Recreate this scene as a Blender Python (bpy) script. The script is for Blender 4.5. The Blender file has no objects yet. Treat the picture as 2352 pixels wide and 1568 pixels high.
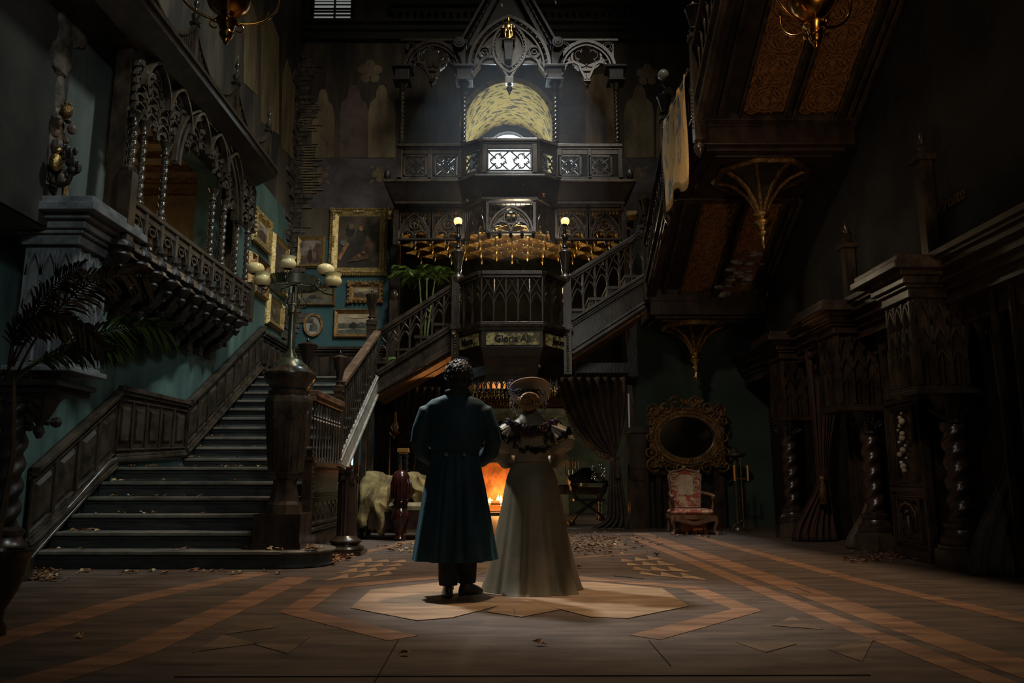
import bpy, bmesh, math, random
from mathutils import Vector, Matrix
random.seed(7)
PI = math.pi
# ------------------------------------------------------------------ camera
FPX, TH, CX, CY, HC = 1800.0, math.radians(9.96), 1168.0, 784.0, 0.92
scn = bpy.context.scene
cam_d = bpy.data.cameras.new('camera'); cam = bpy.data.objects.new('camera', cam_d)
scn.collection.objects.link(cam); scn.camera = cam
cam.location = (0, 0, HC); cam.rotation_euler = (PI/2 + TH, 0, 0)
cam_d.sensor_width = 36; cam_d.lens = FPX/2352*36; cam_d.shift_x = 8/2352
cam_d.clip_start = 0.05; cam_d.clip_end = 200
vs = scn.view_settings
vs.view_transform = 'Standard'; vs.look = 'None'; vs.gamma = 1; vs.use_curve_mapping = False
vs.exposure = 0.3
# ------------------------------------------------------------------ world and lights
w = bpy.data.worlds.new('world'); scn.world = w; w.use_nodes = True
w.node_tree.nodes['Background'].inputs[0].default_value = (0.5, 0.6, 0.65, 1)
w.node_tree.nodes['Background'].inputs[1].default_value = 0.004
def lamp(kind, name, loc, power, color, target=None, **kw):
    d = bpy.data.lights.new(name, kind); o = bpy.data.objects.new(name, d)
    scn.collection.objects.link(o); o.location = loc; d.energy = power; d.color = color
    for k, v in kw.items(): setattr(d, k, v)
    if target is not None:
        o.rotation_euler = (Vector(target) - Vector(loc)).to_track_quat('-Z', 'Y').to_euler()
    return o
# daylight falling through the broken roof onto the middle of the hall
lamp('SPOT', 'roof_daylight', (1.0, 8.6, 13.2), 3300, (1.0, 0.72, 0.47), (1.0, 8.6, 0), spot_size=math.radians(52), spot_blend=1.0, shadow_soft_size=0.35)
# unseen soft spot added to brighten the back wall and canopy
lamp('SPOT', 'back_wall_fill', (1.6, 6.5, 12.8), 1250, (1.0, 0.94, 0.80), (-1.6, 15.5, 5.6), spot_size=math.radians(62), spot_blend=1.0, shadow_soft_size=2.0)
lamp('SPOT', 'left_wall_fill', (2.5, 6.0, 12.0), 2500, (0.82, 0.93, 0.88), (-4.4, 10.5, 4.2), spot_size=math.radians(56), spot_blend=1.0, shadow_soft_size=0.5)  # unseen spot added to lift the left wall
# spot added behind the camera for the left pier, palm and oriel
lamp('SPOT', 'left_front_fill', (2.2, -2.5, 6.5), 620, (0.80, 0.90, 0.92), (-4.0, 7.6, 3.7), spot_size=math.radians(34), spot_blend=1.0, shadow_soft_size=0.5)
lamp('AREA', 'front_area_fill', (2.5, -2.5, 6.0), 36, (0.85, 0.88, 0.80), (-4.5, 12.0, 4.0), shape='RECTANGLE', size=1.2, size_y=2.5)  # general front fill, added; no window stands there
# daylight coming through the arched gallery window
lamp('AREA', 'gallery_window_light', (0, 17.3, 7.2), 42, (0.74, 0.90, 1.0), (0, 12, 7.0), shape='RECTANGLE', size=1.0, size_y=1.3)
# unseen spot added for highlights on the staircase and wainscot
lamp('SPOT', 'stair_fill', (0.5, 12.5, 10.5), 700, (0.85, 0.95, 1.0), (-3.4, 11.0, 1.5), spot_size=math.radians(50), spot_blend=1.0, shadow_soft_size=0.4)

# unseen spot added as edge light on the couple
lamp('SPOT', 'couple_edge_fill', (-3.3, 9.6, 7.6), 2100, (0.90, 0.92, 0.92), (0.0, 6.75, 0.9), spot_size=math.radians(24), spot_blend=0.7, shadow_soft_size=0.25)
# unseen spot added to brighten the paintings and their wall
lamp('SPOT', 'painting_fill', (1.5, 5.0, 9.5), 900, (0.95, 0.96, 0.85), (-3.2, 15.5, 4.4), spot_size=math.radians(24), spot_blend=0.8, shadow_soft_size=0.5)
lamp('SPOT', 'right_wall_fill', (-1.5, 3.0, 8.5), 950, (1.0, 0.80, 0.62), (4.2, 12.2, 1.3), spot_size=math.radians(40), spot_blend=1.0, shadow_soft_size=0.4)  # fill added for highlights on the right columns and armchair
# spot added below the roof hole to light the bay and rail tops
lamp('SPOT', 'roof_hole_fill', (0.4, 12.2, 12.9), 2600, (0.86, 0.94, 1.0), (0.2, 13.4, 4.0), spot_size=math.radians(50), spot_blend=1.0, shadow_soft_size=0.3)
lamp('SPOT', 'newel_fill', (3.0, 4.0, 8.5), 480, (1.0, 0.92, 0.78), (-2.4, 9.8, 1.3), spot_size=math.radians(22), spot_blend=1.0, shadow_soft_size=0.3)  # fill added to lift the big newel and its balustrade
lamp('SPOT', 'bay_fill', (0.6, 2.5, 9.0), 300, (1.0, 0.93, 0.82), (0.1, 13.6, 4.2), spot_size=math.radians(26), spot_blend=1.0, shadow_soft_size=0.4)  # fill added so the bay lattice stands out
# warm uplight added behind the camera for the embossed soffits
lamp('SPOT', 'soffit_fill', (3.2, -2.0, 1.0), 620, (1.0, 0.62, 0.34), (3.9, 11.0, 6.0), spot_size=math.radians(34), spot_blend=1.0, shadow_soft_size=0.4)

# ------------------------------------------------------------------ pixel to place
cT, sT = math.cos(TH), math.sin(TH)
def P(px, py, Y=None, X=None, Z=None):
    r, u = (px-CX)/FPX, (CY-py)/FPX
    d = Vector((r, cT - u*sT, sT + u*cT))
    if Y is not None: t = Y/d.y
    elif X is not None: t = X/d.x
    else: t = (Z-HC)/d.z
    return Vector((0, 0, HC)) + d*t
def ZA(py, Y): return P(CX, py, Y=Y).z
def XA(px, py, Y): return P(px, py, Y=Y).x
def MPP(py, Y):
    d = P(CX, py, Y=Y); return (d.y*cT + (d.z-HC)*sT)/FPX   # metres per pixel there

# ------------------------------------------------------------------ mesh builder
class MB:
    def __init__(s): s.v = []; s.f = []
    def add(s, vs_, fs_):
        n = len(s.v); s.v += [tuple(p) for p in vs_]; s.f += [tuple(n+i for i in f) for f in fs_]; return s
    def box(s, lo, hi, M=None):
        x0, y0, z0 = lo; x1, y1, z1 = hi
        p = [Vector(q) for q in ((x0,y0,z0),(x1,y0,z0),(x1,y1,z0),(x0,y1,z0),(x0,y0,z1),(x1,y0,z1),(x1,y1,z1),(x0,y1,z1))]
        if M is not None: p = [M @ q for q in p]
        return s.add(p, ((0,3,2,1),(4,5,6,7),(0,1,5,4),(1,2,6,5),(2,3,7,6),(3,0,4,7)))
    def cbox(s, c, sz, M=None):
        return s.box([c[i]-sz[i]/2 for i in range(3)], [c[i]+sz[i]/2 for i in range(3)], M)
    def quad8(s, a, b):                      # hexahedron between two quads
        return s.add(list(a)+list(b), ((3,2,1,0),(4,5,6,7),(0,1,5,4),(1,2,6,5),(2,3,7,6),(3,0,4,7)))
    def prism(s, pts, d):                    # polygon pts (3-D, planar) pushed by vector d
        n = len(pts); d = Vector(d); a = [Vector(p) for p in pts]
        fs = [tuple(range(n-1, -1, -1)), tuple(range(n, 2*n))] + [(i, (i+1) % n, n+(i+1) % n, n+i) for i in range(n)]
        return s.add(a+[p+d for p in a], fs)
    def sweep(s, pts, w_, h_, nrm):          # rectangular section: w_ in plane, h_ along nrm
        pts = [Vector(p) for p in pts]; nrm = Vector(nrm).normalized(); R = []
        for i, p in enumerate(pts):
            t = (pts[min(i+1, len(pts)-1)] - pts[max(i-1, 0)]).normalized()
            q = nrm.cross(t).normalized()
            R += [p+q*w_/2+nrm*h_/2, p-q*w_/2+nrm*h_/2, p-q*w_/2-nrm*h_/2, p+q*w_/2-nrm*h_/2]
        fs = []
        for i in range(len(pts)-1):
            for k in range(4):
                a, b = i*4+k, i*4+(k+1) % 4; fs.append((a, b, b+4, a+4))
        fs += [(3,2,1,0), tuple(len(R)-4+k for k in range(4))]
        return s.add(R, fs)
    def tube(s, pts, r, seg=8, cap=True):
        pts = [Vector(p) for p in pts]; n = len(pts)
        rs = r if isinstance(r, (list, tuple)) else [r]*n
        t0 = (pts[1]-pts[0]).normalized(); up = Vector((0,0,1)) if abs(t0.z) < .9 else Vector((1,0,0))
        u = t0.cross(up).normalized(); R = []
        for i, p in enumerate(pts):
            t = (pts[min(i+1, n-1)] - pts[max(i-1, 0)]).normalized()
            u = (u - t*u.dot(t)).normalized(); v = t.cross(u)
            for k in range(seg):
                a = 2*PI*k/seg; R.append(p + (u*math.cos(a)+v*math.sin(a))*rs[i])
        fs = [(i*seg+k, i*seg+(k+1) % seg, (i+1)*seg+(k+1) % seg, (i+1)*seg+k) for i in range(n-1) for k in range(seg)]
        if cap: fs += [tuple(range(seg-1, -1, -1)), tuple((n-1)*seg+k for k in range(seg))]
        return s.add(R, fs)
    def lathe(s, prof, o=(0,0,0), seg=16, M=None, a0=0.0, fn=None):   # prof [(r,z)]
        o = Vector(o); R = []
        for (r, z) in prof:
            for k in range(seg):
                a = a0+2*PI*k/seg; rr = r if fn is None else fn(r, z, a)
                p = Vector((rr*math.cos(a), rr*math.sin(a), z))
                R.append((M @ p if M is not None else p) + o)
        n = len(prof)
        fs = [(i*seg+k, i*seg+(k+1) % seg, (i+1)*seg+(k+1) % seg, (i+1)*seg+k) for i in range(n-1) for k in range(seg)]
        fs += [tuple(range(seg-1, -1, -1)), tuple((n-1)*seg+k for k in range(seg))]
        return s.add(R, fs)
    def ball(s, c, r, seg=10, sc=(1,1,1), M=None):
        n = max(4, seg//2+1)
        S = Matrix.Diagonal((sc[0], sc[1], sc[2])); S = M.to_3x3() @ S if M is not None else S
        return s.lathe([(max(1e-4, r*math.sin(PI*i/n)), -r*math.cos(PI*i/n)) for i in range(n+1)], c, seg, S)
    def loft(s, secs, seg=24, fn=None):      # secs (cx,cy,z,rx,ry[,power]); fn(i,a)->scale
        R = []
        for i, q in enumerate(secs):
            cx, cy, z, rx, ry = q[:5]
            for k in range(seg):
                a = 2*PI*k/seg; m = 1 if fn is None else fn(i, a, z)
                R.append((cx+rx*m*math.cos(a), cy+ry*m*math.sin(a), z))
        n = len(secs)
        fs = [(i*seg+k, i*seg+(k+1) % seg, (i+1)*seg+(k+1) % seg, (i+1)*seg+k) for i in range(n-1) for k in range(seg)]
        fs += [tuple(range(seg-1, -1, -1)), tuple((n-1)*seg+k for k in range(seg))]
        return s.add(R, fs)
    def build(s, name, mat, parent=None, smooth=None, loc=None):
        me = bpy.data.meshes.new(name); me.from_pydata(s.v, [], s.f)
        bm = bmesh.new(); bm.from_mesh(me); bmesh.ops.recalc_face_normals(bm, faces=bm.faces); bm.to_mesh(me); bm.free()
        o = bpy.data.objects.new(name, me); scn.collection.objects.link(o)
        me.materials.append(mat)
        if smooth:
            for p in me.polygons: p.use_smooth = True
            try: me.set_sharp_from_angle(angle=math.radians(smooth if smooth is not True else 40))
            except Exception: pass
        if parent is not None:
            o.parent = parent
            if parent.location.length > 0 or parent.rotation_euler.z != 0:
                bpy.context.view_layer.update(); o.matrix_parent_inverse = parent.matrix_world.inverted()
        if loc is not None: o.location = loc
        return o
def tag(o, label, cat, group=None, kind=None):
    if label: o['label'] = label
    if cat: o['category'] = cat
    if group: o['group'] = group
    if kind: o['kind'] = kind
    return o
def thing(name, label, cat, loc=(0,0,0), group=None):
    o = bpy.data.objects.new(name, None); scn.collection.objects.link(o); o.location = loc
    o.empty_display_size = 0.1
    return tag(o, label, cat, group)
def struct(name, mb, m, parent=None, smooth=None):
    o = mb.build(name, m, parent, smooth)
    if parent is None: o['kind'] = 'structure'
    return o
def dup(root, loc, label=None, group=None, rotz=None, sc=None):
    def cp(o, par):
        c = o.copy(); scn.collection.objects.link(c)
        if par is not None: c.parent = par
        for ch in o.children: cp(ch, c)
        return c
    r = cp(root, None); r.location = loc
    if rotz is not None: r.rotation_euler.z = rotz
    if sc: r.scale = sc
    if label: r['label'] = label
    if group: r['group'] = group
    return r
def arch(w_, h_, n=8):                       # pointed arch outline, (x,z) from left foot over apex to right foot
    R = (h_*h_+w_*w_/4)/w_; a1 = math.asin(min(1, h_/R)); out = []
    for i in range(n+1):
        a = a1*i/n; out.append((-w_/2+R-R*math.cos(a), R*math.sin(a)))
    return out+[(-x, z) for x, z in reversed(out[:-1])]
def circ(r, n=16, a0=0, a1=2*PI): return [(r*math.cos(a0+(a1-a0)*i/n), r*math.sin(a0+(a1-a0)*i/n)) for i in range(n+1)]

# ------------------------------------------------------------------ materials
def mat(name, c1, rough=.5, metal=0, c2=None, sc=4, bump=0, bsc=20, st=(1,1,1), emit=None, es=0, det=6, ramp=(.38,.62), spec=None):
    m = bpy.data.materials.new(name); m.use_nodes = True; nt = m.node_tree; b = nt.nodes['Principled BSDF']
    b.inputs['Base Color'].default_value = (*c1, 1); b.inputs['Roughness'].default_value = rough; b.inputs['Metallic'].default_value = metal
    if spec is not None: b.inputs['Specular IOR Level'].default_value = spec
    if c2 or bump:
        tc = nt.nodes.new('ShaderNodeTexCoord'); mp = nt.nodes.new('ShaderNodeMapping'); mp.inputs['Scale'].default_value = st
        nt.links.new(tc.outputs['Object'], mp.inputs[0])
    if c2:
        n = nt.nodes.new('ShaderNodeTexNoise'); n.inputs['Scale'].default_value = sc; n.inputs['Detail'].default_value = det; n.inputs['Roughness'].default_value = .65
        r = nt.nodes.new('ShaderNodeValToRGB'); nt.links.new(mp.outputs[0], n.inputs['Vector']); nt.links.new(n.outputs[0], r.inputs[0])
        r.color_ramp.elements[0].position = ramp[0]; r.color_ramp.elements[1].position = ramp[1]
        r.color_ramp.elements[0].color = (*c1, 1); r.color_ramp.elements[1].color = (*c2, 1)
        nt.links.new(r.outputs[0], b.inputs['Base Color'])
    if bump:
        n2 = nt.nodes.new('ShaderNodeTexNoise'); n2.inputs['Scale'].default_value = bsc; n2.inputs['Detail'].default_value = 4
        bp = nt.nodes.new('ShaderNodeBump'); bp.inputs['Strength'].default_value = bump; bp.inputs['Distance'].default_value = .02
        nt.links.new(mp.outputs[0], n2.inputs['Vector']); nt.links.new(n2.outputs[0], bp.inputs['Height']); nt.links.new(bp.outputs[0], b.inputs['Normal'])
    if emit: b.inputs['Emission Color'].default_value = (*emit, 1); b.inputs['Emission Strength'].default_value = es
    return m
WOOD = mat('dark_carved_wood', (.014,.0095,.0065), .26, c2=(.046,.031,.020), sc=5, bump=.08, bsc=22, st=(1,1,.5))
WOODG = mat('worn_grey_wood', (.018,.013,.009), .25, c2=(.062,.045,.031), sc=4, bump=.08, bsc=20, st=(1,1,.5))
WOODR = mat('reddish_dark_wood', (.015,.0085,.006), .3, c2=(.040,.023,.015), sc=5, bump=.08, bsc=20, st=(1,1,.5))
PANELW = mat('raised_panel_wood', (.016,.012,.008), .4, c2=(.050,.036,.025), sc=4, bump=.08, bsc=20, spec=.08)
MATTE = mat('matte_brown_boards', (.016,.012,.008), 1, c2=(.035,.026,.016), sc=3, spec=0)
WOODB = mat('black_wood', (.009,.007,.006), .45, c2=(.022,.016,.012), sc=6, bump=.1, bsc=24, spec=.3)
STEP = mat('stair_paint', (.020,.024,.023), .55, c2=(.055,.062,.058), sc=3, bump=.2, bsc=18, st=(1,3,6))
TREAD = mat('worn_tread', (.09,.08,.065), .5, c2=(.17,.15,.12), sc=4, bump=.2)
RAILW = mat('worn_handrail', (.07,.035,.02), .35, c2=(.16,.10,.06), sc=6)
TEAL = mat('teal_plaster', (.022,.048,.044), .75, c2=(.085,.150,.130), sc=1.6, bump=.25, bsc=9, st=(1.5,1.5,.45), ramp=(.35,.7))
TEALB = mat('teal_back_plaster', (.012,.048,.057), .75, c2=(.034,.095,.102), sc=1.4, bump=.2, bsc=9, ramp=(.35,.7))
MURAL = mat('faded_mural_plaster', (.018,.013,.009), .8, c2=(.090,.066,.040), sc=1.1, bump=.4, bsc=7, st=(1.8,1.8,.35), ramp=(.42,.68))
MURALT = mat('tan_mural_plaster', (.07,.05,.028), .8, c2=(.34,.25,.14), sc=1.3, bump=.3, bsc=8, st=(1.5,1.5,.5), ramp=(.3,.7))
DARKW = mat('dark_plaster', (.010,.010,.008), .85, c2=(.028,.024,.018), sc=1.5, bump=.3, bsc=8)
GREENW = mat('dark_green_plaster', (.012,.028,.020), .8, c2=(.022,.042,.030), sc=1.5, bump=.2, bsc=8)
STONE = mat('exposed_stone', (.020,.015,.011), .9, c2=(.105,.08,.058), sc=6, bump=1.0, bsc=9)
GREYP = mat('grey_painted_wood', (.09,.097,.10), .5, c2=(.19,.20,.205), sc=5, bump=.2)
GILT = mat('gilt', (.55,.38,.14), .33, 1, c2=(.25,.15,.05), sc=9, bump=.5, bsc=45)
GILTD = mat('dull_gilt', (.20,.11,.035), .45, .7, c2=(.07,.04,.015), sc=9, bump=.8, bsc=40)
GOLD = mat('polished_gold', (.85,.52,.13), .18, 1)
BRASS = mat('aged_brass', (.42,.20,.045), .25, 1, c2=(.20,.09,.02), sc=7)
IRON = mat('dark_green_bronze', (.05,.06,.045), .3, .6, c2=(.10,.10,.06), sc=8)
BLACK = mat('black_metal', (.02,.02,.02), .3, .5)
SHADE = mat('amber_glass_shade', (.72,.56,.24), .12, c2=(.82,.70,.40), sc=3)
GLOBE = mat('lit_lamp_globe', (.9,.6,.3), .3, emit=(1,.55,.22), es=1.3)
EMBOSS = mat('embossed_gilt_leather', (.13,.060,.022), .42, .3, c2=(.26,.13,.05), sc=14, bump=1.0, bsc=12)
PALM = mat('palm_green', (.05,.10,.015), .5, c2=(.16,.25,.04), sc=6); PALML = mat('light_raised_palm_green', (.07,.11,.02), .5, c2=(.17,.24,.05), sc=6)  # second green is lightened in colour to make up for missing light
PALMD = mat('palm_dry', (.05,.033,.014), .6, c2=(.12,.06,.025), sc=5)
LEAF = mat('dry_leaf', (.20,.085,.025), .7, c2=(.42,.25,.10), sc=3, bump=.3)
RED = mat('dark_velvet_curtain', (.040,.022,.016), .9, c2=(.070,.042,.030), sc=6, bump=.3, bsc=60)
REDC = mat('faded_red_curtain', (.030,.012,.009), .9, c2=(.05,.021,.016), sc=6)
CLOTH = mat('grey_dust_sheet', (.045,.036,.026), .9, c2=(.085,.07,.052), sc=5)
# ================================================================== THE SETTING
def fl(pts): return [P(x, y, Z=0) for x, y in pts]
FLOORM = mat('stained_floor_boards', (.036,.026,.021), .55, c2=(.155,.112,.084), sc=2.6, bump=.14, bsc=12, st=(.6,2.6,1), ramp=(.3,.72), det=9)
INLO = mat('ochre_inlay', (.13,.068,.038), .55, c2=(.29,.16,.09), sc=2.5, st=(.6,2.6,1), bump=.1)
INLP = mat('pale_maple_inlay', (.20,.125,.068), .55, c2=(.38,.25,.145), sc=2.2, st=(.6,2.6,1), bump=.1)
floor = struct('floor', MB().box((-6.5, 0.6, -.2), (7.5, 24, 0)), FLOORM)
INLL = mat('worn_lozenge_inlay', (.08,.055,.035), .55, c2=(.20,.14,.09), sc=2.4, st=(.6,2.6,1), bump=.1)
EPS = .004
def inlay(name, pts, m, lift=EPS):
    mb = MB(); p = fl(pts); mb.prism([Vector((q.x, q.y, -.01)) for q in p], (0, 0, .01+lift)); return mb.build(name, m, floor)
def band(pts, wd, m=INLO, name='inlay_band'):
    mb = MB(); mb.sweep([Vector((q.x, q.y, -.004)) for q in fl(pts)], wd, .014, (0,0,1)); return mb.build(name, m, floor)
inlay('inlay_octagon', [(805,1397),(852,1355),(1012,1338),(1371,1338),(1521,1352),(1582,1393),(1442,1421),(1357,1418),(1242,1389),(1286,1401),(1198,1418),(1118,1406),(1145,1392),(1040,1419),(958,1426)], INLP, .006)
band([(1010,1325),(760,1349),(676,1404),(925,1466)], .21); band([(1290,1324),(1585,1349),(1715,1401),(1480,1464)], .21)
band([(-60,1487),(300,1378),(600,1315)], .26); band([(-40,1600),(300,1500),(690,1325)], .26)
band([(1450,1232),(1950,1437),(2380,1600)], .17); band([(1470,1224),(1950,1394),(2420,1560)], .27); band([(1600,1232),(1950,1328),(2420,1440)], .18)
band([(1300,1282),(1400,1275),(1480,1272)], .12); band([(760,1290),(830,1270),(960,1240)], .14)
for s_ in (0, 1):
    C = [(745,1334),(832,1280),(944,1285),(900,1320)] if s_ == 0 else [(1626,1333),(1500,1273),(1415,1284),(1470,1320)]
    q = fl(C)
    def L(u, v): return q[0].lerp(q[1], v).lerp(q[3].lerp(q[2], v), u)
    for j in range(4):
        mb = MB()
        for i in range(3):
            a = [(i/3, j/4), ((i+1)/3, j/4+.02), (i/3+.2, (j+.9)/4)]
            pp = [L(*t) for t in a]; mb.prism([Vector((p.x, p.y, -.01)) for p in pp], (0,0,.015))
        mb.build('inlay_zigzag', INLP, floor)
for pts in ([(516,1457),(573,1426),(638,1441)], [(440,1499),(512,1459),(590,1478)], [(584,1480),(713,1462),(662,1502)],
            [(1820,1416),(1772,1437),(1890,1446)], [(1690,1475),(1830,1479),(1760,1499)], [(1900,1492),(2010,1462),(1980,1520)],
            [(1450,1265),(1320,1250),(1240,1236),(1420,1232)], [(1030,1270),(1160,1262),(1140,1310),(1050,1330)]):
    inlay('inlay_lozenge', pts, INLL)
# plank seams: dark thin strips
mb = MB()
for a, b in (((1120,1318),(1168,1318)), ((1410,1323),(1480,1330)), ((1180,1400),(1184,1418)), ((860,1568),(915,1470)), ((1490,1472),(1540,1530)), ((400,1556),(2000,1552)), ((1825,1350),(1862,1362))):
    A, B = fl([a, b]); mb.sweep([A+Vector((0,0,.004)), B+Vector((0,0,.004))], .003, .005, (0,0,1))
mb.build('floor_seam', WOODB, floor)

# ---- left wall : low recessed part, splayed return, upper part with the gallery opening
XL = -4.45
mb = MB()
mb.box((-5.3, 0.6, 0), (-5.0, 9.9, 3.3))
mb.prism([(-5.3,9.9,0),(-5.0,9.9,0),(XL,10.75,0),(-4.75,10.75,0)], (0,0,3.3))
mb.box((-4.75, 10.75, 0), (XL, 15.6, 3.3))
mb.box((-5.0, 0.6, 3.3), (XL, 8.55, 5.5)); mb.box((-4.75, 11.35, 3.3), (XL, 15.6, 5.5)); mb.box((-4.75, .6, 5.5), (XL, 15.6, 6.2))
wl = struct('wall_left', mb, TEAL)
mb = MB().box((-4.75, 0.6, 6.2), (XL, 15.6, 13.5)); struct('wall_left_upper', mb, MURAL)
mb = MB().box((XL-.02, .6, 3.3), (XL+.025, 7.32, 13.4)); struct('wall_left_near', mb, DARKW)  # dark slab laid over the near end of the left wall
mb = MB().box((XL-.02, 7.32, 3.3), (XL+.012, 8.5, 8.2)); struct('trim_19', mb, mat('grey_green_plaster', (.030,.036,.032), .8, c2=(.072,.082,.072), sc=1.2, bump=.3, st=(1,1,.4)))
# gallery room behind the oriel
mb = MB(); mb.box((-8.2, 8.0, 3.2), (-4.8, 12.2, 3.3)); struct('floor_gallery', mb, WOOD)
BRN = mat('stained_brown_plaster', (.12,.075,.030), .8, c2=(.22,.15,.07), sc=2, bump=.5)
mb = MB(); mb.box((-8.2, 7.9, 5.55), (-4.76, 12.3, 5.65)); gc = struct('ceiling_gallery', mb, BRN)
mb = MB()
for i in range(9): mb.box((-8.1, 8.1+i*.5, 5.47), (-4.76, 8.17+i*.5, 5.55))
mb.box((-6.4, 8, 5.4), (-6.2, 12.2, 5.55)); mb.build('ceiling_beam', GILTD, gc)
mb = MB(); mb.box((-8.3, 7.9, 3.2), (-8.2, 12.3, 5.65)); mb.box((-8.2, 12.2, 3.2), (-4.8, 12.3, 5.65)); mb.box((-8.2, 7.85, 3.2), (-5.05, 7.95, 5.65))
struct('wall_gallery', mb, BRN)
lamp('POINT', 'gallery_room_fill', (-6.3, 9.9, 4.3), 16, (1.0,.72,.40), shadow_soft_size=.3)  # point light added behind the arcade, without a fixture

# ---- back wall: left part (paintings), central recess above, opening below, right part
YB = 15.5
def boxes(name, L_, m):
    mb = MB()
    for lo, hi in L_: mb.box(lo, hi)
    return struct(name, mb, m)
xL, xR = XA(902, 600, YB), XA(1452, 600, YB)          # recess edges (about -2.4 .. 2.5)
boxes('wall_back_left', [((-4.75, YB, 0), (xL, YB+.3, 5.75))], TEALB)
bl = boxes('wall_back_upper', [((-4.75, YB, 5.75), (xL, YB+.3, 13.5)), ((xL, YB, 6.1), (-.99, YB+.3, 13.5)), ((.99, YB, 6.1), (7, YB+.3, 13.5))], MURAL)
mb = MB()
pts = [(-.99, YB, 13.5), (-.99, YB, 8.25)] + [(.98*math.cos(PI-PI*i/20), YB, 8.25+1.05*math.sin(PI-PI*i/20)) for i in range(21)] + [(.99, YB, 13.5)]
mb.prism(pts, (0,.3,0)); mb.build('arch_spandrel', MURAL, bl)
boxes('wall_back_right', [((xR, YB, 0), (7, YB+.3, 6.1))], GREENW)
boxes('wall_recess', [((xL-.2, 17.4, 2.9), (xR+.2, 17.6, 6.1)), ((xL-.25, YB+.3, 2.9), (xL, 17.5, 6.1)), ((xR, YB+.3, 2.9), (xR+.25, 17.5, 6.1))], mat('recess_shade_black', (.004,.004,.003), 1, c2=(.009,.008,.006), sc=3, spec=0))  # near-black colour stands in for shade behind the lattice
boxes('floor_upper_landing', [((XL, 13.75, 2.52), (-2.35, YB, 2.72)), ((xL, YB-.1, 2.75), (xR, 17.5, 2.9))], MATTE)
boxes('ceiling', [((-4.75, -1, 13.5), (7, 18, 13.7))], DARKW)
# fireplace room behind, under the recess
boxes('wall_parlour', [((-5, 22.15, 0), (6, 22.3, 3.2)), ((-3.6, YB+.3, 0), (-3.4, 22.1, 3.2)), ((4.4, YB+.3, 0), (4.6, 22.1, 3.2))], mat('parlour_panelling', (.05,.055,.025), .6, c2=(.13,.12,.06), sc=2, bump=.3))
boxes('ceiling_parlour', [((-3.6, YB+.3, 2.75), (4.6, 20.6, 2.88))], MATTE)
boxes('wall_right', [((5.3, 0.6, 0), (5.6, YB+.3, 13.5))], DARKW)
boxes('wall_front', [((-5.3, -4.2, 0), (5.6, -4.0, 13.7))], DARKW)

# ---- mural patches, stone, flower motifs on the walls
def wallpoly(par, name, pts, m, Y=YB, t=.006):
    mb = MB(); mb.prism([P(x, y, Y=Y) for x, y in pts], (0, -t, 0)); return mb.build(name, m, par)
def figure_pts(cx, y0, y1, hw):      # arched niche figure silhouette
    h = y1-y0
    return [(cx-hw,y1),(cx-hw,y0+.38*h),(cx-.85*hw,y0+.24*h),(cx-.45*hw,y0+.17*h),(cx-.38*hw,y0+.07*h),(cx-.15*hw,y0),(cx+.15*hw,y0),(cx+.38*hw,y0+.07*h),(cx+.45*hw,y0+.17*h),(cx+.85*hw,y0+.24*h),(cx+hw,y0+.38*h),(cx+hw,y1)]
PINK = mat('pinkish_mural', (.06,.038,.032), .8, c2=(.15,.10,.075), sc=4, bump=.3, ramp=(.3,.7))
wallpoly(bl, 'mural_figure', figure_pts(813, 196, 362, 33), PINK)
wallpoly(bl, 'mural_figure', figure_pts(877, 196, 362, 31), MURALT)
wallpoly(bl, 'mural_figure', figure_pts(742, 205, 362, 26), MURALT, t=.004)
wallpoly(bl, 'mural_figure', figure_pts(1468, 196, 362, 34), MURALT)
wallpoly(bl, 'mural_figure', figure_pts(1535, 200, 362, 28), MURALT)
wallpoly(bl, 'mural_panel', [(1285,332),(1285,200),(1345,165),(1345,332)], mat('brown_mural', (.05,.038,.027), .8, c2=(.12,.09,.06), sc=3))
wallpoly(bl, 'mural_panel', [(1345,332),(1345,175),(1420,165),(1420,332)], MURALT)
SLATE = mat('mauve_grey_mural', (.045,.038,.040), .8, c2=(.10,.085,.085), sc=2.2, bump=.3)
wallpoly(bl, 'mural_band', [(680,478),(680,364),(912,364),(912,478)], SLATE, t=.003)
wallpoly(bl, 'mural_band', [(1432,440),(1432,364),(1560,364),(1560,440)], SLATE, t=.003)
def flower(par, cx, cy, r, n, m):
    mb = MB()
    for i in range(n):
        a = PI/2+2*PI*i/n; c = P(cx+r*.62*math.cos(a), cy-r*.62*math.sin(a), Y=YB-.004)
        rr = r*.42*MPP(cy, YB); mb.prism([c+Vector((rr*x, 0, rr*z)) for x, z in circ(1, 12)[:-1]], (0,-.006,0))
    c = P(cx, cy, Y=YB-.004); rr = r*.3*MPP(cy, YB); mb.prism([c+Vector((rr*x, 0, rr*z)) for x, z in circ(1, 12)[:-1]], (0,-.007,0))
    mb.build('mural_flower', m, par)
flower(bl, 850, 165, 28, 5, MURALT); flower(bl, 1487, 172, 26, 5, MURALT)
for x, y in ((735,402),(872,400),(1465,402)):
    flower(bl, x, y, 18, 4, MURALT)
    mb = MB()
    for sx in (-1,1):
        for sy in (-1,1):
            c = P(x+sx*19, y+sy*17, Y=YB-.004); k = MPP(y, YB)
            mb.prism([c+Vector((dx*k*sx, 0, dz*k*sy)) for dx, dz in ((-9,2),(0,5),(6,-6),(2,-4))], (0,-.005,0))
    mb.build('mural_leaf', MURALT, bl)
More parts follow.
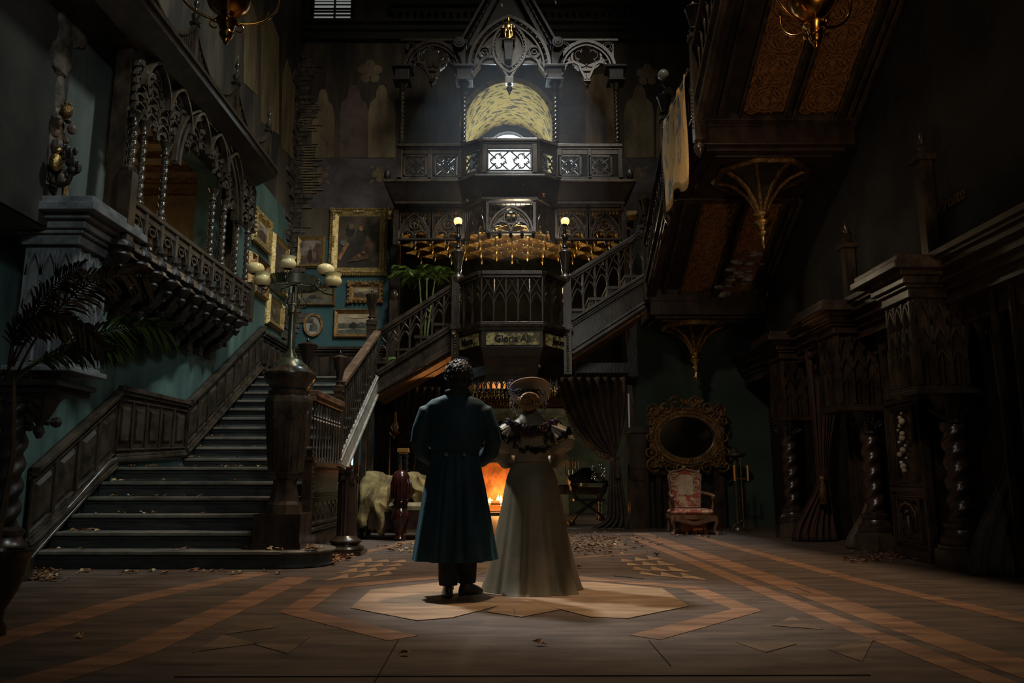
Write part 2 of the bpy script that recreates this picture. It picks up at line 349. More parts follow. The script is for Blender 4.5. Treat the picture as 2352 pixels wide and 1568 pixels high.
# exposed masonry down the corner
mb = MB(); random.seed(3)
for i in range(60):
    z = 3.6+i*.105; wd = (.10+.26*abs(math.sin(i*.37))*random.uniform(.2,1))
    x = -4.45
    while x < -4.45+wd:
        l = random.uniform(.1,.26); mb.box((x, YB-.02-random.uniform(0,.03), z), (x+l-.012, YB+.05, z+.092)); x += l
struct('trim_1', mb, STONE)
mb = MB()
for i in range(60):
    z = 3.55+i*.105; wd = (.08+.38*abs(math.sin(i*.31+1))*random.uniform(.2,1)); y = YB
    while y > YB-wd:
        l = random.uniform(.1,.3); mb.box((XL-.05, y-l+.012, z), (XL+.012+random.uniform(0,.03), y, z+.092)); y -= l
struct('trim_2', mb, STONE)
# lath strips, broken plaster
mb = MB()
for i in range(34):
    y = 238+i*6.2; x0 = 688+random.uniform(0,8); x1 = x0+random.uniform(18,50)
    if 300 < y < 330: continue
    a, b = P(x0, y, Y=YB-.03), P(x1, y, Y=YB-.03); mb.box((a.x, YB-.035, a.z), (b.x, YB, a.z+.028))
struct('trim_3', mb, MURALT)
# peeled broken plaster high on the left wall (thick ragged edge)
mb = MB(); random.seed(11)
for k in range(26):
    y = k*17; x = 148 - k*.9 + random.uniform(-6,6)
    a = P(x, y, X=XL+.02); r = random.uniform(.05,.12)*(1.6 if k < 9 else 1)
    mb.ball(a, r, 7, (.35, 1, random.uniform(.8,1.6)))
    if k < 8:
        for j in range(4):
            a = P(x+25+j*22+random.uniform(-8,8), y*.55, X=XL+.02); mb.ball(a, random.uniform(.08,.16), 7, (.3,1,1.5))
struct('trim_4', mb, STONE, smooth=30)
# ochre mural strips on the upper left wall
mb = MB(); OCH = mat('ochre_mural', (.09,.06,.025), .8, c2=(.20,.145,.07), sc=1.5, st=(2,2,.4), bump=.3)
for (x0, x1, y0, y1) in ((648,676,170,360),(600,640,60,300),(560,590,20,210)):
    pts = [P(x0, y0, X=XL), P(x0+.4*(x1-x0), y0-35, X=XL), P(x1, y0+25, X=XL), P(x1, y1+10, X=XL), P(x0, y1-20, X=XL)]
    mb.prism(pts, (.008,0,0))
struct('trim_5', mb, OCH)

# ---- wainscot runs : (A bottom, B bottom, A top, B top) in plan order, n panels
def wainscot(name, pb, pt, n, nrm, mA=WOOD, mB=WOODG):
    A, B = Vector(pb[0]), Vector(pb[1]); C, D = Vector(pt[0]), Vector(pt[1]); nrm = Vector(nrm).normalized()
    mb = MB(); mb.quad8([A,B,D,C], [A+nrm*.03, B+nrm*.03, D+nrm*.03, C+nrm*.03])
    r = struct(name, mb, mA)
    def L(u, v): return A.lerp(B, u).lerp(C.lerp(D, u), v)
    def strip(v0, v1, d, u0=0, u1=1):
        a, b, c, e = L(u0,v0), L(u1,v0), L(u1,v1), L(u0,v1); return [a,b,c,e], [a+nrm*d, b+nrm*d, c+nrm*d, e+nrm*d]
    rail = MB()
    rail.quad8(*strip(.93, 1.0, .12)); rail.quad8(*strip(.88,.93,.09)); rail.quad8(*strip(.80,.83,.06))
    rail.quad8(*strip(.0,.05,.11)); rail.quad8(*strip(.05,.09,.08)); rail.quad8(*strip(.13,.16,.055))
    rail.build('rail', mB, r)
    st = MB(); pn = MB()
    for i in range(n+1):
        u = i/n; st.quad8(*strip(.12, .84, .055, max(0, u-.06/n), min(1, u+.06/n)))
    for i in range(n):
        u0, u1 = (i+.18)/n, (i+.82)/n
        a, b, c, e = L(u0,.21), L(u1,.21), L(u1,.75), L(u0,.75)
        ctr = (a+b+c+e)/4; o = [a,b,c,e]; q = [p.lerp(ctr, .22)+nrm*.065 for p in o]
        pn.quad8([p+nrm*.02 for p in o], q)
    st.build('stile', mA, r); pn.build('raised_panel', PANELW, r)
    return r
w1b = [Vector((-4.98,8.15,.12)), Vector((-4.98,9.92,1.16))]
wainscot('trim_6', [(-4.98,8.25,.22),(-4.98,9.92,1.10)], [(-4.98,8.25,ZA(1072,8.25)),(-4.98,9.92,ZA(893,9.92))], 4, (1,0,0))
wainscot('trim_7', [(-4.96,9.92,1.14),(-4.43,10.75,1.24)], [(-4.96,9.92,ZA(885,9.92)),(-4.43,10.75,ZA(922,10.75))], 5, (.85,-.53,0))
wainscot('trim_8', [(XL+.02,10.75,1.28),(XL+.02,13.75,2.85)], [(XL+.02,10.75,ZA(918,10.75)),(XL+.02,13.75,ZA(748,13.75))], 9, (1,0,0))
wainscot('trim_9', [(XL+.02,13.75,2.75),(XL+.02,15.48,2.75)], [(XL+.02,13.75,3.52),(XL+.02,15.48,3.52)], 5, (1,0,0))
wainscot('trim_10', [(-4.45,YB-.02,2.72),(-2.3,YB-.02,2.72)], [(-4.45,YB-.02,3.52),(-2.3,YB-.02,3.52)], 7, (0,-1,0))

# slatted window high in the back wall
wf = MB()
a, b = P(722, 52, Y=YB), P(806, 52, Y=YB); zt = ZA(-30, YB)
mbg = MB(); mbg.box((a.x, YB-.03, a.z), (b.x, YB-.01, zt)); wn = struct('window_1', mbg, mat('dull_daylight_pane', (.3,.3,.3), .5, emit=(.62,.66,.62), es=.20))
mb = MB(); random.seed(5)
for i in range(9): mb.box((a.x-.05, YB-.07, a.z+.02+i*.085+random.uniform(-.01,.02)), (b.x+.05, YB-.04, a.z+.05+i*.085+random.uniform(-.01,.02)))
xm = (a.x+b.x)/2+.05; mb.box((xm-.02, YB-.08, a.z), (xm+.02, YB-.03, zt)); mb.box((a.x-.08, YB-.07, a.z), (a.x, YB, zt)); mb.box((b.x, YB-.07, a.z), (b.x+.08, YB, zt)); mb.box((a.x-.1,YB-.09,a.z-.08),(b.x+.1,YB,a.z))
mb.build('slats', WOOD, wn)
# dark timber cornice high on the back wall
mb = MB()
zc_ = ZA(78, YB)
for i, (dy, dz, th) in enumerate(((.30, .12, .06), (.2, 0, .12), (.12, -.18, .18), (.26, .55, .08), (.14, .42, .13))):
    mb.box((-4.4 if dz < .3 else -2.55, YB-dy, zc_+dz), (4.9, YB, zc_+dz+th))
for i in range(12, 60): mb.box((-4.3+i*.155, YB-.19, zc_+.2), (-4.22+i*.155, YB, zc_+.40))
struct('trim_11', mb, DARKW)
# ================================================================== MAIN STAIRCASE
stair = thing('staircase', 'wide dark wooden staircase rising from the hall floor along the teal wall', 'staircase', (-3.6, 8.5, 0))
RX = -2.36                                              # right edge of the flight
nose = [1264,1221.5,1180.7,1140.8,1105.7,1072,1051.5,1026,1003,980,958.4,937.7,918.5,900,882,864]
lefts = [108,134,172,210,245,277]
SY, SZ = [], []
for k, ny in enumerate(nose):
    X0 = -4.95 if k < 6 else XL+.03
    if k < 6: y_ = P(lefts[k], ny, X=-4.93).y if k else 8.42
    else: y_ = 10.85+(k-6)*.3
    SY.append(y_); SZ.append(ZA(ny, y_))
for k in range(6): SY[k] = 8.42+k*.31; SZ[k] = .18*(k+1)
for k in range(1, 6): SZ[k] = ZA(nose[k], SY[k])
SZ[0] = .185
for k in range(16):
    X0 = -4.96 if k < 6 else XL+.02
    y1 = SY[k+1]+.05 if k < 15 else SY[k]+.3
    z0 = 0 if k == 0 else SZ[k-1]-.03
    x1 = RX
    rs = MB(); rs.box((X0, SY[k], z0), (x1, y1, SZ[k]-.04))
    rs.box((X0, SY[k]-.018, SZ[k]-.075), (x1, SY[k], SZ[k]-.055))
    if k == 0:
        c = Vector((-2.36, 8.86, 0))
        rs.lathe([(.42,0),(.44,.01),(.44,.03),(.42,.04),(.42,.145)], c, 40)
    r = rs.build('step', STEP, stair, smooth=30)
    td = MB(); td.box((X0, SY[k]-.045, SZ[k]-.04), (x1, y1, SZ[k]))
    if k == 0: td.lathe([(.42,.14),(.455,.148),(.462,.165),(.455,.182),(.43,.186)], c, 40)
    td.build('tread', TREAD, r, smooth=30)
# rounded skirting mould along the wall
mb = MB(); mb.tube([(-4.93,8.2,.10),(-4.93,8.45,.28),(-4.93,9.55,.98),(-4.92,9.75,1.12),(-4.90,9.92,1.16),(-4.44,10.66,1.22),(-4.41,10.85,1.30),(-4.41,13.6,2.82)], .045, 8)
mb.tube([(-4.9,8.2,.05),(-4.9,8.45,.22),(-4.9,9.6,.93),(-4.88,9.9,1.07)], .025, 8)
mb.build('skirting_mould', WOODG, stair, smooth=60)
for ob in stair.children: pass

def turned(mb, x, y, z0, z1, r=.028, seg=10, shape=None):
    shape = shape or [(.9,0),(.9,.06),(.5,.08),(1,.12),(.45,.2),(.5,.4),(1,.66),(.9,.74),(.45,.78),(.85,.81),(.45,.84),(.9,.88),(.9,1)]
    mb.lathe([(r*a, z0+(z1-z0)*b) for a, b in shape], (x, y, 0), seg)

# ---- the big octagonal newel carrying the bronze lamp
ny_ = 8.80; nx_ = XA(655, 1100, ny_)
newel = thing('newel_post', 'massive dark octagonal newel post with a saucer top at the foot of the staircase', 'newel post', (nx_, ny_, SZ[0]))
def prof(L_, Y): return [(max(.002, h*MPP(y, Y)), ZA(y, Y)) for y, h in L_]
mb = MB(); zb = SZ[0]; k8 = PI/8
mb.box((nx_-.25, ny_-.25, zb), (nx_+.25, ny_+.25, ZA(1180, ny_-.2))); mb.box((nx_-.265, ny_-.265, zb), (nx_+.265, ny_+.265, zb+.06))
mb.build('plinth', WOOD, newel)
mb = MB(); mb.lathe(prof([(1180,44),(1170,42),(1158,40),(1150,34),(1112,26),(1102,27),(1098,33),(1090,36)], ny_), (nx_,ny_,0), 8, a0=k8); mb.build('foot', WOOD, newel)
mb = MB(); mb.lathe(prof([(1092,33),(1084,39),(1070,41),(940,52),(925,53),(915,50),(905,42)], ny_), (nx_,ny_,0), 8, a0=k8)
for i in range(8):                                        # carved ribs and little arches
    a = 2*PI*i/8
    M = Matrix.Rotation(a, 4, 'Z')
    rr = 50*MPP(930, ny_)*math.cos(k8)
    for s_ in (-1, 1):
        mb.sweep([Vector((nx_,ny_,0))+M@Vector((rr*.80, s_*.035, ZA(1075,ny_))), Vector((nx_,ny_,0))+M@Vector((rr*.99, s_*.05, ZA(950,ny_)))], .012, .02, M@Vector((1,0,0)))
    mb.sweep([Vector((nx_,ny_,0))+M@Vector((rr*.995, x, ZA(965,ny_)+z)) for x, z in arch(.15,.11,6)], .016, .02, M@Vector((1,0,0)))
mb.build('shaft', WOOD, newel)
mb = MB(); mb.lathe(prof([(912,40),(906,46),(900,47),(897,38),(890,44),(884,46),(880,52),(868,57),(864,59),(858,58),(852,50),(846,42),(842,40)], ny_), (nx_,ny_,0), 28); mb.build('saucer', WOOD, newel, smooth=40)
# ---- bronze lamp standard
lx = XA(672, 750, ny_)
st = thing('lamp_standard', 'tall bronze lamp standard with a ring of amber glass shades on the big newel', 'lamp', (nx_, ny_, ZA(842, ny_)))
o3 = Vector(((nx_+lx)/2, ny_, 0)); o3 = Vector((XA(668,800,ny_), ny_, 0))
mb = MB(); mb.lathe(prof([(848,42),(840,40),(832,30),(828,28),(822,16),(815,14),(806,9),(800,8),(722,7.5),(718,11),(710,11),(704,8),(700,9),(696,5),(670,3.5),(664,4),(655,3)], ny_), o3, 20); mb.build('stem', IRON, st, smooth=40)
mb = MB(); zr = ZA(650, ny_); rR = 57*MPP(650, ny_); R0 = []
mb2 = mb; n = 40
R = []
for (r, z) in ((rR, zr-.055), (rR+.01, zr+.05), (rR-.012, zr+.05), (rR-.02, zr-.055)):
    for k in range(n): a = 2*PI*k/n; R.append(o3+Vector((r*math.cos(a), r*math.sin(a), z)))
fs = [(i*n+k, i*n+(k+1) % n, ((i+1) % 4)*n+(k+1) % n, ((i+1) % 4)*n+k) for i in range(4) for k in range(n)]
mb.add(R, fs)
for k in range(48): a = 2*PI*k/48; mb.ball(o3+Vector((rR*math.cos(a), rR*math.sin(a), zr+.056)), .009, 6)
for k in range(6):
    a = 2*PI*k/6+.3; d = Vector((math.cos(a), math.sin(a), 0)); mb.tube([o3+Vector((0,0,zr-.02)), o3+d*rR+Vector((0,0,zr-.02))], .008, 6)
    mb.tube([o3+Vector((0,0,zr-.28))+d*.02, o3+d*.10+Vector((0,0,zr-.30)), o3+d*.15+Vector((0,0,zr-.22)), o3+d*.09+Vector((0,0,zr-.16)), o3+d*.10+Vector((0,0,zr-.06))], .007, 6)
mb.build('ring', IRON, st, smooth=40)
def globe_prof(r, ruffle=False):
    L_ = [(.55*r,-.62*r),(.85*r,-.45*r),(1.0*r,-.1*r),(.98*r,.2*r),(.8*r,.5*r),(.5*r,.66*r)] if not ruffle else [(.55*r,-.62*r),(.85*r,-.45*r),(1.0*r,-.1*r),(.98*r,.2*r),(.85*r,.42*r),(.82*r,.55*r),(.98*r,.85*r),(1.0*r,.9*r),(.9*r,.86*r)]
    return L_
for (gx, gy, dyy, ruf) in ((587,617,-.02,0),(603,644,-.22,1),(661,606,-.30,1),(748,620,.05,0),(765,646,-.2,1)):
    Y = ny_+dyy; c = P(gx, gy, Y=Y); k = 20*MPP(gy, Y)
    if gx == 661: k *= .95
    sh = MB(); sh.lathe(globe_prof(k, ruf), c, 20, fn=(lambda r, z, a, k=k: r*(1+(.05*math.sin(9*a) if z > .8*k else 0))))
    sh.build('lamp_shade', SHADE, st, smooth=50)
    dd = Vector((c.x-o3.x, c.y-o3.y, 0)); D = dd.length; dd.normalize(); zb2 = c.z-.62*k
    ar = MB(); e = Vector((c.x, c.y, zb2)); s0 = o3+dd*rR*.98+Vector((0,0,zr-.02))
    ar.tube([s0, s0+dd*(D-rR)*.2+Vector((0,0,-.07)), s0.lerp(e,.55)+Vector((0,0,-.10)), e+Vector((0,0,-.10)), e+Vector((0,0,-.05)), e], .008, 8)
    ar.lathe([(.5*k,0),(.62*k,.006),(.62*k,.014),(.3*k,.012)], e, 16)
    ar.tube([s0+Vector((0,0,.0))]+[s0+dd*(.05-.045*math.cos(t*.7))+Vector((0,0,-.02-.045*math.sin(t*.7))) for t in range(9)], .006, 6)
    ar.build('arm', IRON, st, smooth=50)

# ---- finial newels
def post(label, cx, Y, ytop, ybase, shaft_hw, base_z, vase=None, name='finial_newel', m=WOOD):
    x = XA(cx, ytop+60, Y); t = thing(name, label, 'newel post', (x, Y, base_z))
    hw = shaft_hw*MPP(ybase, Y); zt = ZA(ybase, Y)
    mb = MB(); mb.box((x-hw, Y-hw, base_z), (x+hw, Y+hw, zt))
    mb.box((x-hw*1.25, Y-hw*1.25, zt-.04), (x+hw*1.25, Y+hw*1.25, zt+.02)); mb.box((x-hw*1.15, Y-hw*1.15, zt-.12), (x+hw*1.15, Y+hw*1.15, zt-.10)); mb.build('shaft', m, t)
    H_ = ZA(ytop, Y)-zt; W_ = hw*1.5
    mb = MB(); mb.lathe([(.9*W_,0.02),(.95*W_,.06*H_),(.5*W_,.11*H_),(.45*W_,.14*H_),(.7*W_,.17*H_),(.42*W_,.2*H_),(.5*W_,.3*H_),(1.0*W_,.72*H_),(1.15*W_,.76*H_),(1.2*W_,.8*H_),(.9*W_,.84*H_),(.3*W_,.88*H_),(.15*W_,.9*H_),(.22*W_,.93*H_),(.1*W_,.97*H_),(.02*W_,H_)], (x,Y,zt), 14); mb.build('finial', m, t, smooth=35)
    return t
post('dark newel with an urn finial standing behind the bronze lamp standard', 705, 11.2, 775, 862, 13, 1.2)
post('dark newel with a pointed urn finial between lower rail and climbing rail', 780, 10.75, 804, 893, 10, 1.2)
post('tall slim urn-topped newel where the staircase turns under the landscape paintings', 854, 13.72, 662, 742, 9, 2.3)
tn = XA(905, 700, 15.0)
pn_ = thing('finial_newel', 'short post with an acorn finial beside the potted palm', 'newel post', (tn, 15.0, 2.75))
mb = MB(); mb.box((tn-.08, 14.92, 2.75), (tn+.08, 15.08, ZA(690,15))); mb.build('shaft', WOOD, pn_)
mb = MB(); k = MPP(670, 15)/1; mb.lathe([(.08,-.02),(.1,0),(.04,.03),(.06,.06),(.075,.12),(.06,.19),(.01,.23)], (tn,15,ZA(690,15)), 12); mb.build('finial', WOOD, pn_, smooth=40)

# ---- low balustrade beside the newel (level rail, tall turned bars over a panelled dado)
lb = thing('balustrade', 'carved side balustrade of slim bars over a panelled dado behind the big newel', 'balustrade', (RX+.06, 9.8, 0))
bx = RX+.06; Y0, Y1 = 9.15, 10.65
zt = lambda y: 2.30-.02*(y-9.1)
Ztop = ZA(908, 9.4); Zmid = ZA(1062, 9.4)
mb = MB(); mb.box((bx-.06, Y0, Ztop-.03), (bx+.08, Y1, Ztop+.04)); mb.box((bx-.04, Y0, Ztop-.09), (bx+.05, Y1, Ztop-.03)); mb.build('handrail', RAILW, lb)
mb = MB(); mb.box((bx-.03, Y0, 0), (bx+.02, Y1, Zmid-.05)); mb.box((bx-.05, Y0, Zmid-.06), (bx+.09, Y1, Zmid)); mb.box((bx-.03, Y0, Zmid-.12), (bx+.06, Y1, Zmid-.07))
mb.box((bx, Y0, Zmid-.36), (bx+.06, Y1, Zmid-.31)); mb.box((bx, Y0, 0), (bx+.055, Y1, .30)); mb.box((bx, Y0, .33), (bx+.07, Y1, .37)); mb.box((bx,Y0,.40),(bx+.05,Y1,.43)); mb.box((bx, Y0, Zmid-.42), (bx+.05, Y1, Zmid-.40))
mb.build('dado', WOODG, lb)
for i in range(6):
    y = Y0+.14+i*.24; mb = MB(); a, b = .50, Zmid-.46
    mb.prism([(bx+.02,y,a),(bx+.02,y+.15,a),(bx+.02,y+.15,b),(bx+.02,y,b)], (.02,0,0)); mb.prism([(bx+.03,y+.045,a+.07),(bx+.03,y+.105,a+.07),(bx+.03,y+.105,b-.04),(bx+.03,y+.045,b-.04)], (.03,0,0)); mb.build('raised_panel', WOODG, lb)
for i in range(10):
    y = Y0+.08+i*.15; mb = MB(); H_ = Ztop-.09-Zmid
    turned(mb, bx+.02, y, Zmid, Zmid+H_, .022, 8, [(.9,0),(.9,.03),(.45,.05),(.5,.5),(.8,.62),(1.3,.70),(.6,.73),(1.1,.76),(.5,.8),(.8,.9),(1,.93),(1,1)])
    mb.build('baluster', WOODG, lb, smooth=40)
mb = MB(); mb.box((bx-.05, Y0-.1, 0), (bx+.06, Y0, Zmid+.02)); mb.box((bx-.06,Y0-.12,Zmid+.02),(bx+.08,Y0+.01,Zmid+.06)); 
for i in range(14): mb.ball((bx+.06, Y0-.05, .55+i*.055), .018, 6)
mb.build('end_post', WOODR, lb)

# ---- broken fluted column
cyl = 10.05; cxn = XA(793, 1270, cyl)
bc = thing('broken_column', 'broken reddish fluted column stump with leaves on top beside the sofa', 'column', (cxn, cyl, 0))
def flute(n, d): return lambda r, z, a: r*(1-d*abs(math.sin(n*a/2)))
mb = MB(); k = MPP(1200, cyl)
mb.lathe([(r*k, ZA(y, cyl)) for y, r in ((1240,23),(1225,22),(1100,21.5),(1082,22),(1078,21),(1076,12))], (cxn, cyl, 0), 48, fn=flute(16, .07)); mb.build('shaft', WOODR, bc)
mb = MB(); mb.box((cxn-43*k, cyl-43*k, 0), (cxn+43*k, cyl+43*k, .05)); mb.lathe([(42*k,.05),(43*k,.075),(40*k,.1),(33*k,.11),(32*k,.13),(36*k,.15),(36*k,.17),(30*k,.19),(26*k,.21),(23*k,.23)], (cxn,cyl,0), 28); mb.build('base', WOOD, bc, smooth=35)
mb = MB(); random.seed(4)
for i in range(16): a = random.uniform(0, 2*PI); mb.cbox((cxn+math.cos(a)*22*k, cyl+math.sin(a)*22*k, ZA(random.choice((1078,1100)), cyl)+random.uniform(-.03,.03)), (.05,.05,random.uniform(.03,.08)))
mb.build('splinter', WOODR, bc)

# ---- climbing balustrade of the upper half of the staircase
cb = thing('balustrade', 'climbing side balustrade with worn brown handrail and pale stepped string', 'balustrade', (RX+.03, 12, 1.5))
def rail_pt(px, py, X): return P(px, py, X=X)
A0, A1 = Vector((RX+.04, 10.8, ZA(880, 10.8))), Vector((RX+.04, 13.68, ZA(762, 13.68)))
mb = MB(); mb.sweep([A0+Vector((0,0,.0)), A1], .07, .13, (1,0,0)); mb.sweep([A0-Vector((0,0,.06)), A1-Vector((0,0,.06))], .05, .08, (1,0,0)); mb.build('handrail', RAILW, cb)
B0, B1 = Vector((RX+.04, 10.8, 1.18)), Vector((RX+.04, 13.68, 2.72))
sb = MB(); sb.sweep([B0-Vector((0,0,.17)), B1-Vector((0,0,.17))], .36, .05, (1,0,0)); sb.sweep([B0-Vector((0,0,.02)), B1-Vector((0,0,.02))], .03, .09, (1,0,0)); sb.sweep([B0-Vector((0,0,.34)), B1-Vector((0,0,.34))], .05, .10, (1,0,0))
for k in range(6, 16): sb.box((RX, SY[k]-.03, SZ[k]-.16), (RX+.06, SY[k]+.3, SZ[k]+.01))
sb.build('string', mat('pale_worn_string', (.16,.14,.11), .5, c2=(.30,.27,.22), sc=6), cb)
for i in range(19):
    t = (i+.5)/19; a = B0.lerp(B1, t); b = A0.lerp(A1, t); mb = MB(); turned(mb, a.x, a.y, a.z-.02, b.z-.05, .022, 8); mb.build('baluster', WOOD, cb, smooth=40)
mb = MB()
for i in range(5):
    y = 10.9+i*.62; t = (y-10.8)/2.88; z = B0.lerp(B1, t).z-.36; mb.box((RX-.02, y, 0), (RX+.06, y+.08, z))
mb.box((RX-.02, 10.8, 0), (RX+.02, 13.7, .25)); mb.build('stud', WOODG, cb)

# ================================================================== GOTHIC LATTICE RAILS
def lattice(par, A, B, H_, n, nrm, m=WOOD, t=.05, hand=.09, low=0):
    A, B = Vector(A), Vector(B); nrm = Vector(nrm)
    mb = MB(); mb.sweep([A+Vector((0,0,H_)), B+Vector((0,0,H_))], .07, .16, nrm); mb.sweep([A+Vector((0,0,H_-.06)), B+Vector((0,0,H_-.06))], .05, .10, nrm); mb.build('handrail', m, par)
    w1 = 1.0/n
    def Q(u, v): return A.lerp(B, u)+Vector((0,0,v*H_))
    for i in range(n):
        mb = MB(); u0 = i*w1; u1 = u0+w1
        mb.sweep([Q(u0, low), Q(u0, .92)], .035, t, nrm)
        if i == n-1: mb.sweep([Q(u1, low), Q(u1, .92)], .035, t, nrm)
        ap = [(u0+w1*(.5+x), v) for x, v in arch(1.0, 1, 6)]
        mb.sweep([Q(u, .28+.34*v) for u, v in ap], .028, t*.9, nrm)            # lower arch
        for s_ in (0, 1):                                                      # crossing curves
            pts = []
            for q in range(7):
                f = q/6; uu = f if s_ == 0 else 1-f; pts.append(Q(u0+w1*uu, .55+.37*math.sin(f*PI/2)))
            mb.sweep(pts, .026, t*.8, nrm)
        mb.build('lattice_bay', m, par)
# ---- second flight, left half (rises to the right towards the bay)
YF = 13.7
def flight(label, p0, p1, n, name='balustrade'):
    # p0,p1: (px, y_rail, y_stringtop, y_stringbottom)
    t = thing('stair_flight', label, 'staircase', tuple(P(p0[0], p0[3], Y=YF)))
    A = P(p0[0], p0[2], Y=YF); B = P(p1[0], p1[2], Y=YF); H_ = ZA(p0[1], YF)-A.z
    H2 = ZA(p1[1], YF)-B.z; H_ = (H_+H2)/2
    lattice(t, A, B, H_, n, (0,1,0))
    dA = A.z-ZA(p0[3], YF); dB = B.z-ZA(p1[3], YF); up = Vector((0,0,1))
    mb = MB(); mb.prism([A-up*dA, B-up*dB, B, A], (0,.06,0)); mb.build('string', WOODG, t)
    mb = MB(); d = Vector((0,-.04,0))
    for f, s_ in ((.02,.05),(.12,.03),(.18,.03),(.80,.04),(.92,.05)):
        mb.sweep([A-up*dA*f+d, B-up*dB*f+d], s_, .09 if f in (.02,.92) else .06, (0,1,0))
    mb.build('moulding', WOODG, t)
    ns = max(4, int(abs(B.x-A.x)/.3)); st_ = MB()
    for i in range(ns):
        xa = A.x+(B.x-A.x)*i/ns; xb = A.x+(B.x-A.x)*(i+1)/ns; z = A.z+(B.z-A.z)*(i+1)/ns
        st_.box((xa, YF+.05, z-.25), (xb+.02, YF+1.2, z-.02)); st_.box((xa-.02, YF-.03, z-.05), (xb-.06, YF+1.2, z+.0))
    st_.build('step', WOOD, t)
    mb = MB()
    for j in range(2): mb.prism([A-up*dA+Vector((0,.08+j*.6,0)), B-up*dB+Vector((0,.08+j*.6,0)), B-up*(dB+.05)+Vector((0,.08+j*.6,0)), A-up*(dA+.05)+Vector((0,.08+j*.6,0))], (0,.5,0))
    mb.build('soffit', EMBOSS, t)
    return t
flight('first half of the cross flight, gothic lattice rail rising to the central bay', (862, 768, 858, 908), (1044, 652, 742, 805), 7)
flight('second half of the cross flight, gothic lattice rail rising right of the central bay', (1312, 640, 735, 820), (1478, 528, 632, 712), 6)
# curled top end of the right rail
mb = MB(); pts = [P(x, y, Y=YF) for x, y in ((1440,560),(1455,548),(1463,538),(1466,524),(1478,522))]; mb.sweep(pts, .07, .16, (0,1,0))
o = mb.build('rail_ramp', WOOD); tag(o, 'curled end of the dark handrail at the top of the cross flight', 'handrail')

# ================================================================== CENTRAL BAY (projecting landing between the flights)
bay = thing('bay_balcony', 'projecting gothic bay balcony at mid height with a gilt lettered frieze', 'balcony', (0, 13.2, 3))
xa, xb = XA(1047, 700, YF), XA(1308, 700, YF); YC = 13.0; xc, xd = XA(1106, 700, YC), XA(1246, 700, YC)
zr0 = ZA(628, YC); zf = ZA(752, YC)         # rail top, deck edge
plan = [Vector((xa,YF,0)), Vector((xc,YC,0)), Vector((xd,YC,0)), Vector((xb,YF,0))]
for (a, b, n) in ((plan[0],plan[1],3),(plan[1],plan[2],5),(plan[2],plan[3],3)):
    d = (b-a).normalized(); nr = Vector((d.y, -d.x, 0)); up = Vector((0,0,1))
    lattice(bay, a+up*(zf+.08), b+up*(zf+.08), zr0-zf-.08, n, nr)
def ring(zlo, zhi, g0, g1, name, m, par=bay):
    # g0,g1: outward growth at bottom, top
    def pl(g, z):
        c = Vector((0, YF+.3, 0)); out = []
        for p in plan:
            q = Vector((p.x*(1+g*.5), p.y-g*.9, z)); out.append(q)
        return out
    a = pl(g0, zlo)+[Vector((xb*(1+g0*.5), 14.3, zlo)), Vector((xa*(1+g0*.5), 14.3, zlo))]
    b = pl(g1, zhi)+[Vector((xb*(1+g1*.5), 14.3, zhi)), Vector((xa*(1+g1*.5), 14.3, zhi))]
    mb = MB(); n = len(a); mb.add(a+b, [tuple(range(n-1,-1,-1)), tuple(range(n,2*n))]+[(i,(i+1)%n,n+(i+1)%n,n+i) for i in range(n)])
    return mb.build(name, m, par)
ring(zf, zf+.05, .10, .12, 'deck', WOODG); ring(zf+.05, zf+.10, .06, .06, 'deck', WOOD)
ring(zf-.05, zf, .02, .08, 'cornice', WOODG); zt1, zt2 = ZA(764, YC), ZA(792, YC)
ring(zt2-.04, zf-.05, .0, .0, 'frieze', WOODR)
ring(ZA(815,YC), zt2-.04, -.12, .01, 'cove', WOODR); ring(ZA(835,YC), ZA(815,YC), -.2, -.13, 'cove', WOODR); ring(ZA(858,YC), ZA(835,YC), -.32, -.22, 'cove', WOOD); ring(ZA(872,YC), ZA(858,YC), -.28, -.27, 'cove', WOODR)
FR = mat('gilt_frieze_leaf', (.10,.085,.03), .5, c2=(.50,.45,.20), sc=9, ramp=(.45,.55), bump=.3)
def text_mesh(name, body, size, mw, m, par):
    cu = bpy.data.curves.new(name, 'FONT'); cu.body = body; cu.size = size; cu.extrude = .006; cu.align_x = 'CENTER'; cu.align_y = 'CENTER'; cu.offset = .004
    to = bpy.data.objects.new(name, cu); scn.collection.objects.link(to); bpy.context.view_layer.update()
    me = bpy.data.meshes.new_from_object(to.evaluated_get(bpy.context.evaluated_depsgraph_get())); bpy.data.objects.remove(to)
    me.transform(mw); me.materials.clear(); me.materials.append(m); o = bpy.data.objects.new(name, me); scn.collection.objects.link(o)
    if par is not None:
        o.parent = par; bpy.context.view_layer.update(); o.matrix_parent_inverse = par.matrix_world.inverted()
    return o
for (a, b, s_, sz) in ((plan[0],plan[1],'Mors',.17),(plan[1],plan[2],'Gloria All',.155),(plan[2],plan[3],'Jesum',.15)):
    d = (b-a).normalized(); nr = Vector((d.y, -d.x, 0)); L_ = (b-a).length; up = Vector((0,0,1))
    p, q = a+d*L_*.08+nr*.012, b-d*L_*.06+nr*.012
    mb = MB(); mb.prism([p+up*zt2, q+up*zt2, q+up*zt1, p+up*zt1], nr*.012); pan = mb.build('lettered_panel', FR, bay)
    c = (p+q)/2+up*(zt1+zt2)/2+nr*.016
    text_mesh('lettering', s_, sz, Matrix.Translation(c) @ Matrix(((d.x, 0, nr.x, 0),(d.y, 0, nr.y, 0),(0,1,0,0),(0,0,0,1))), BLACK, pan)
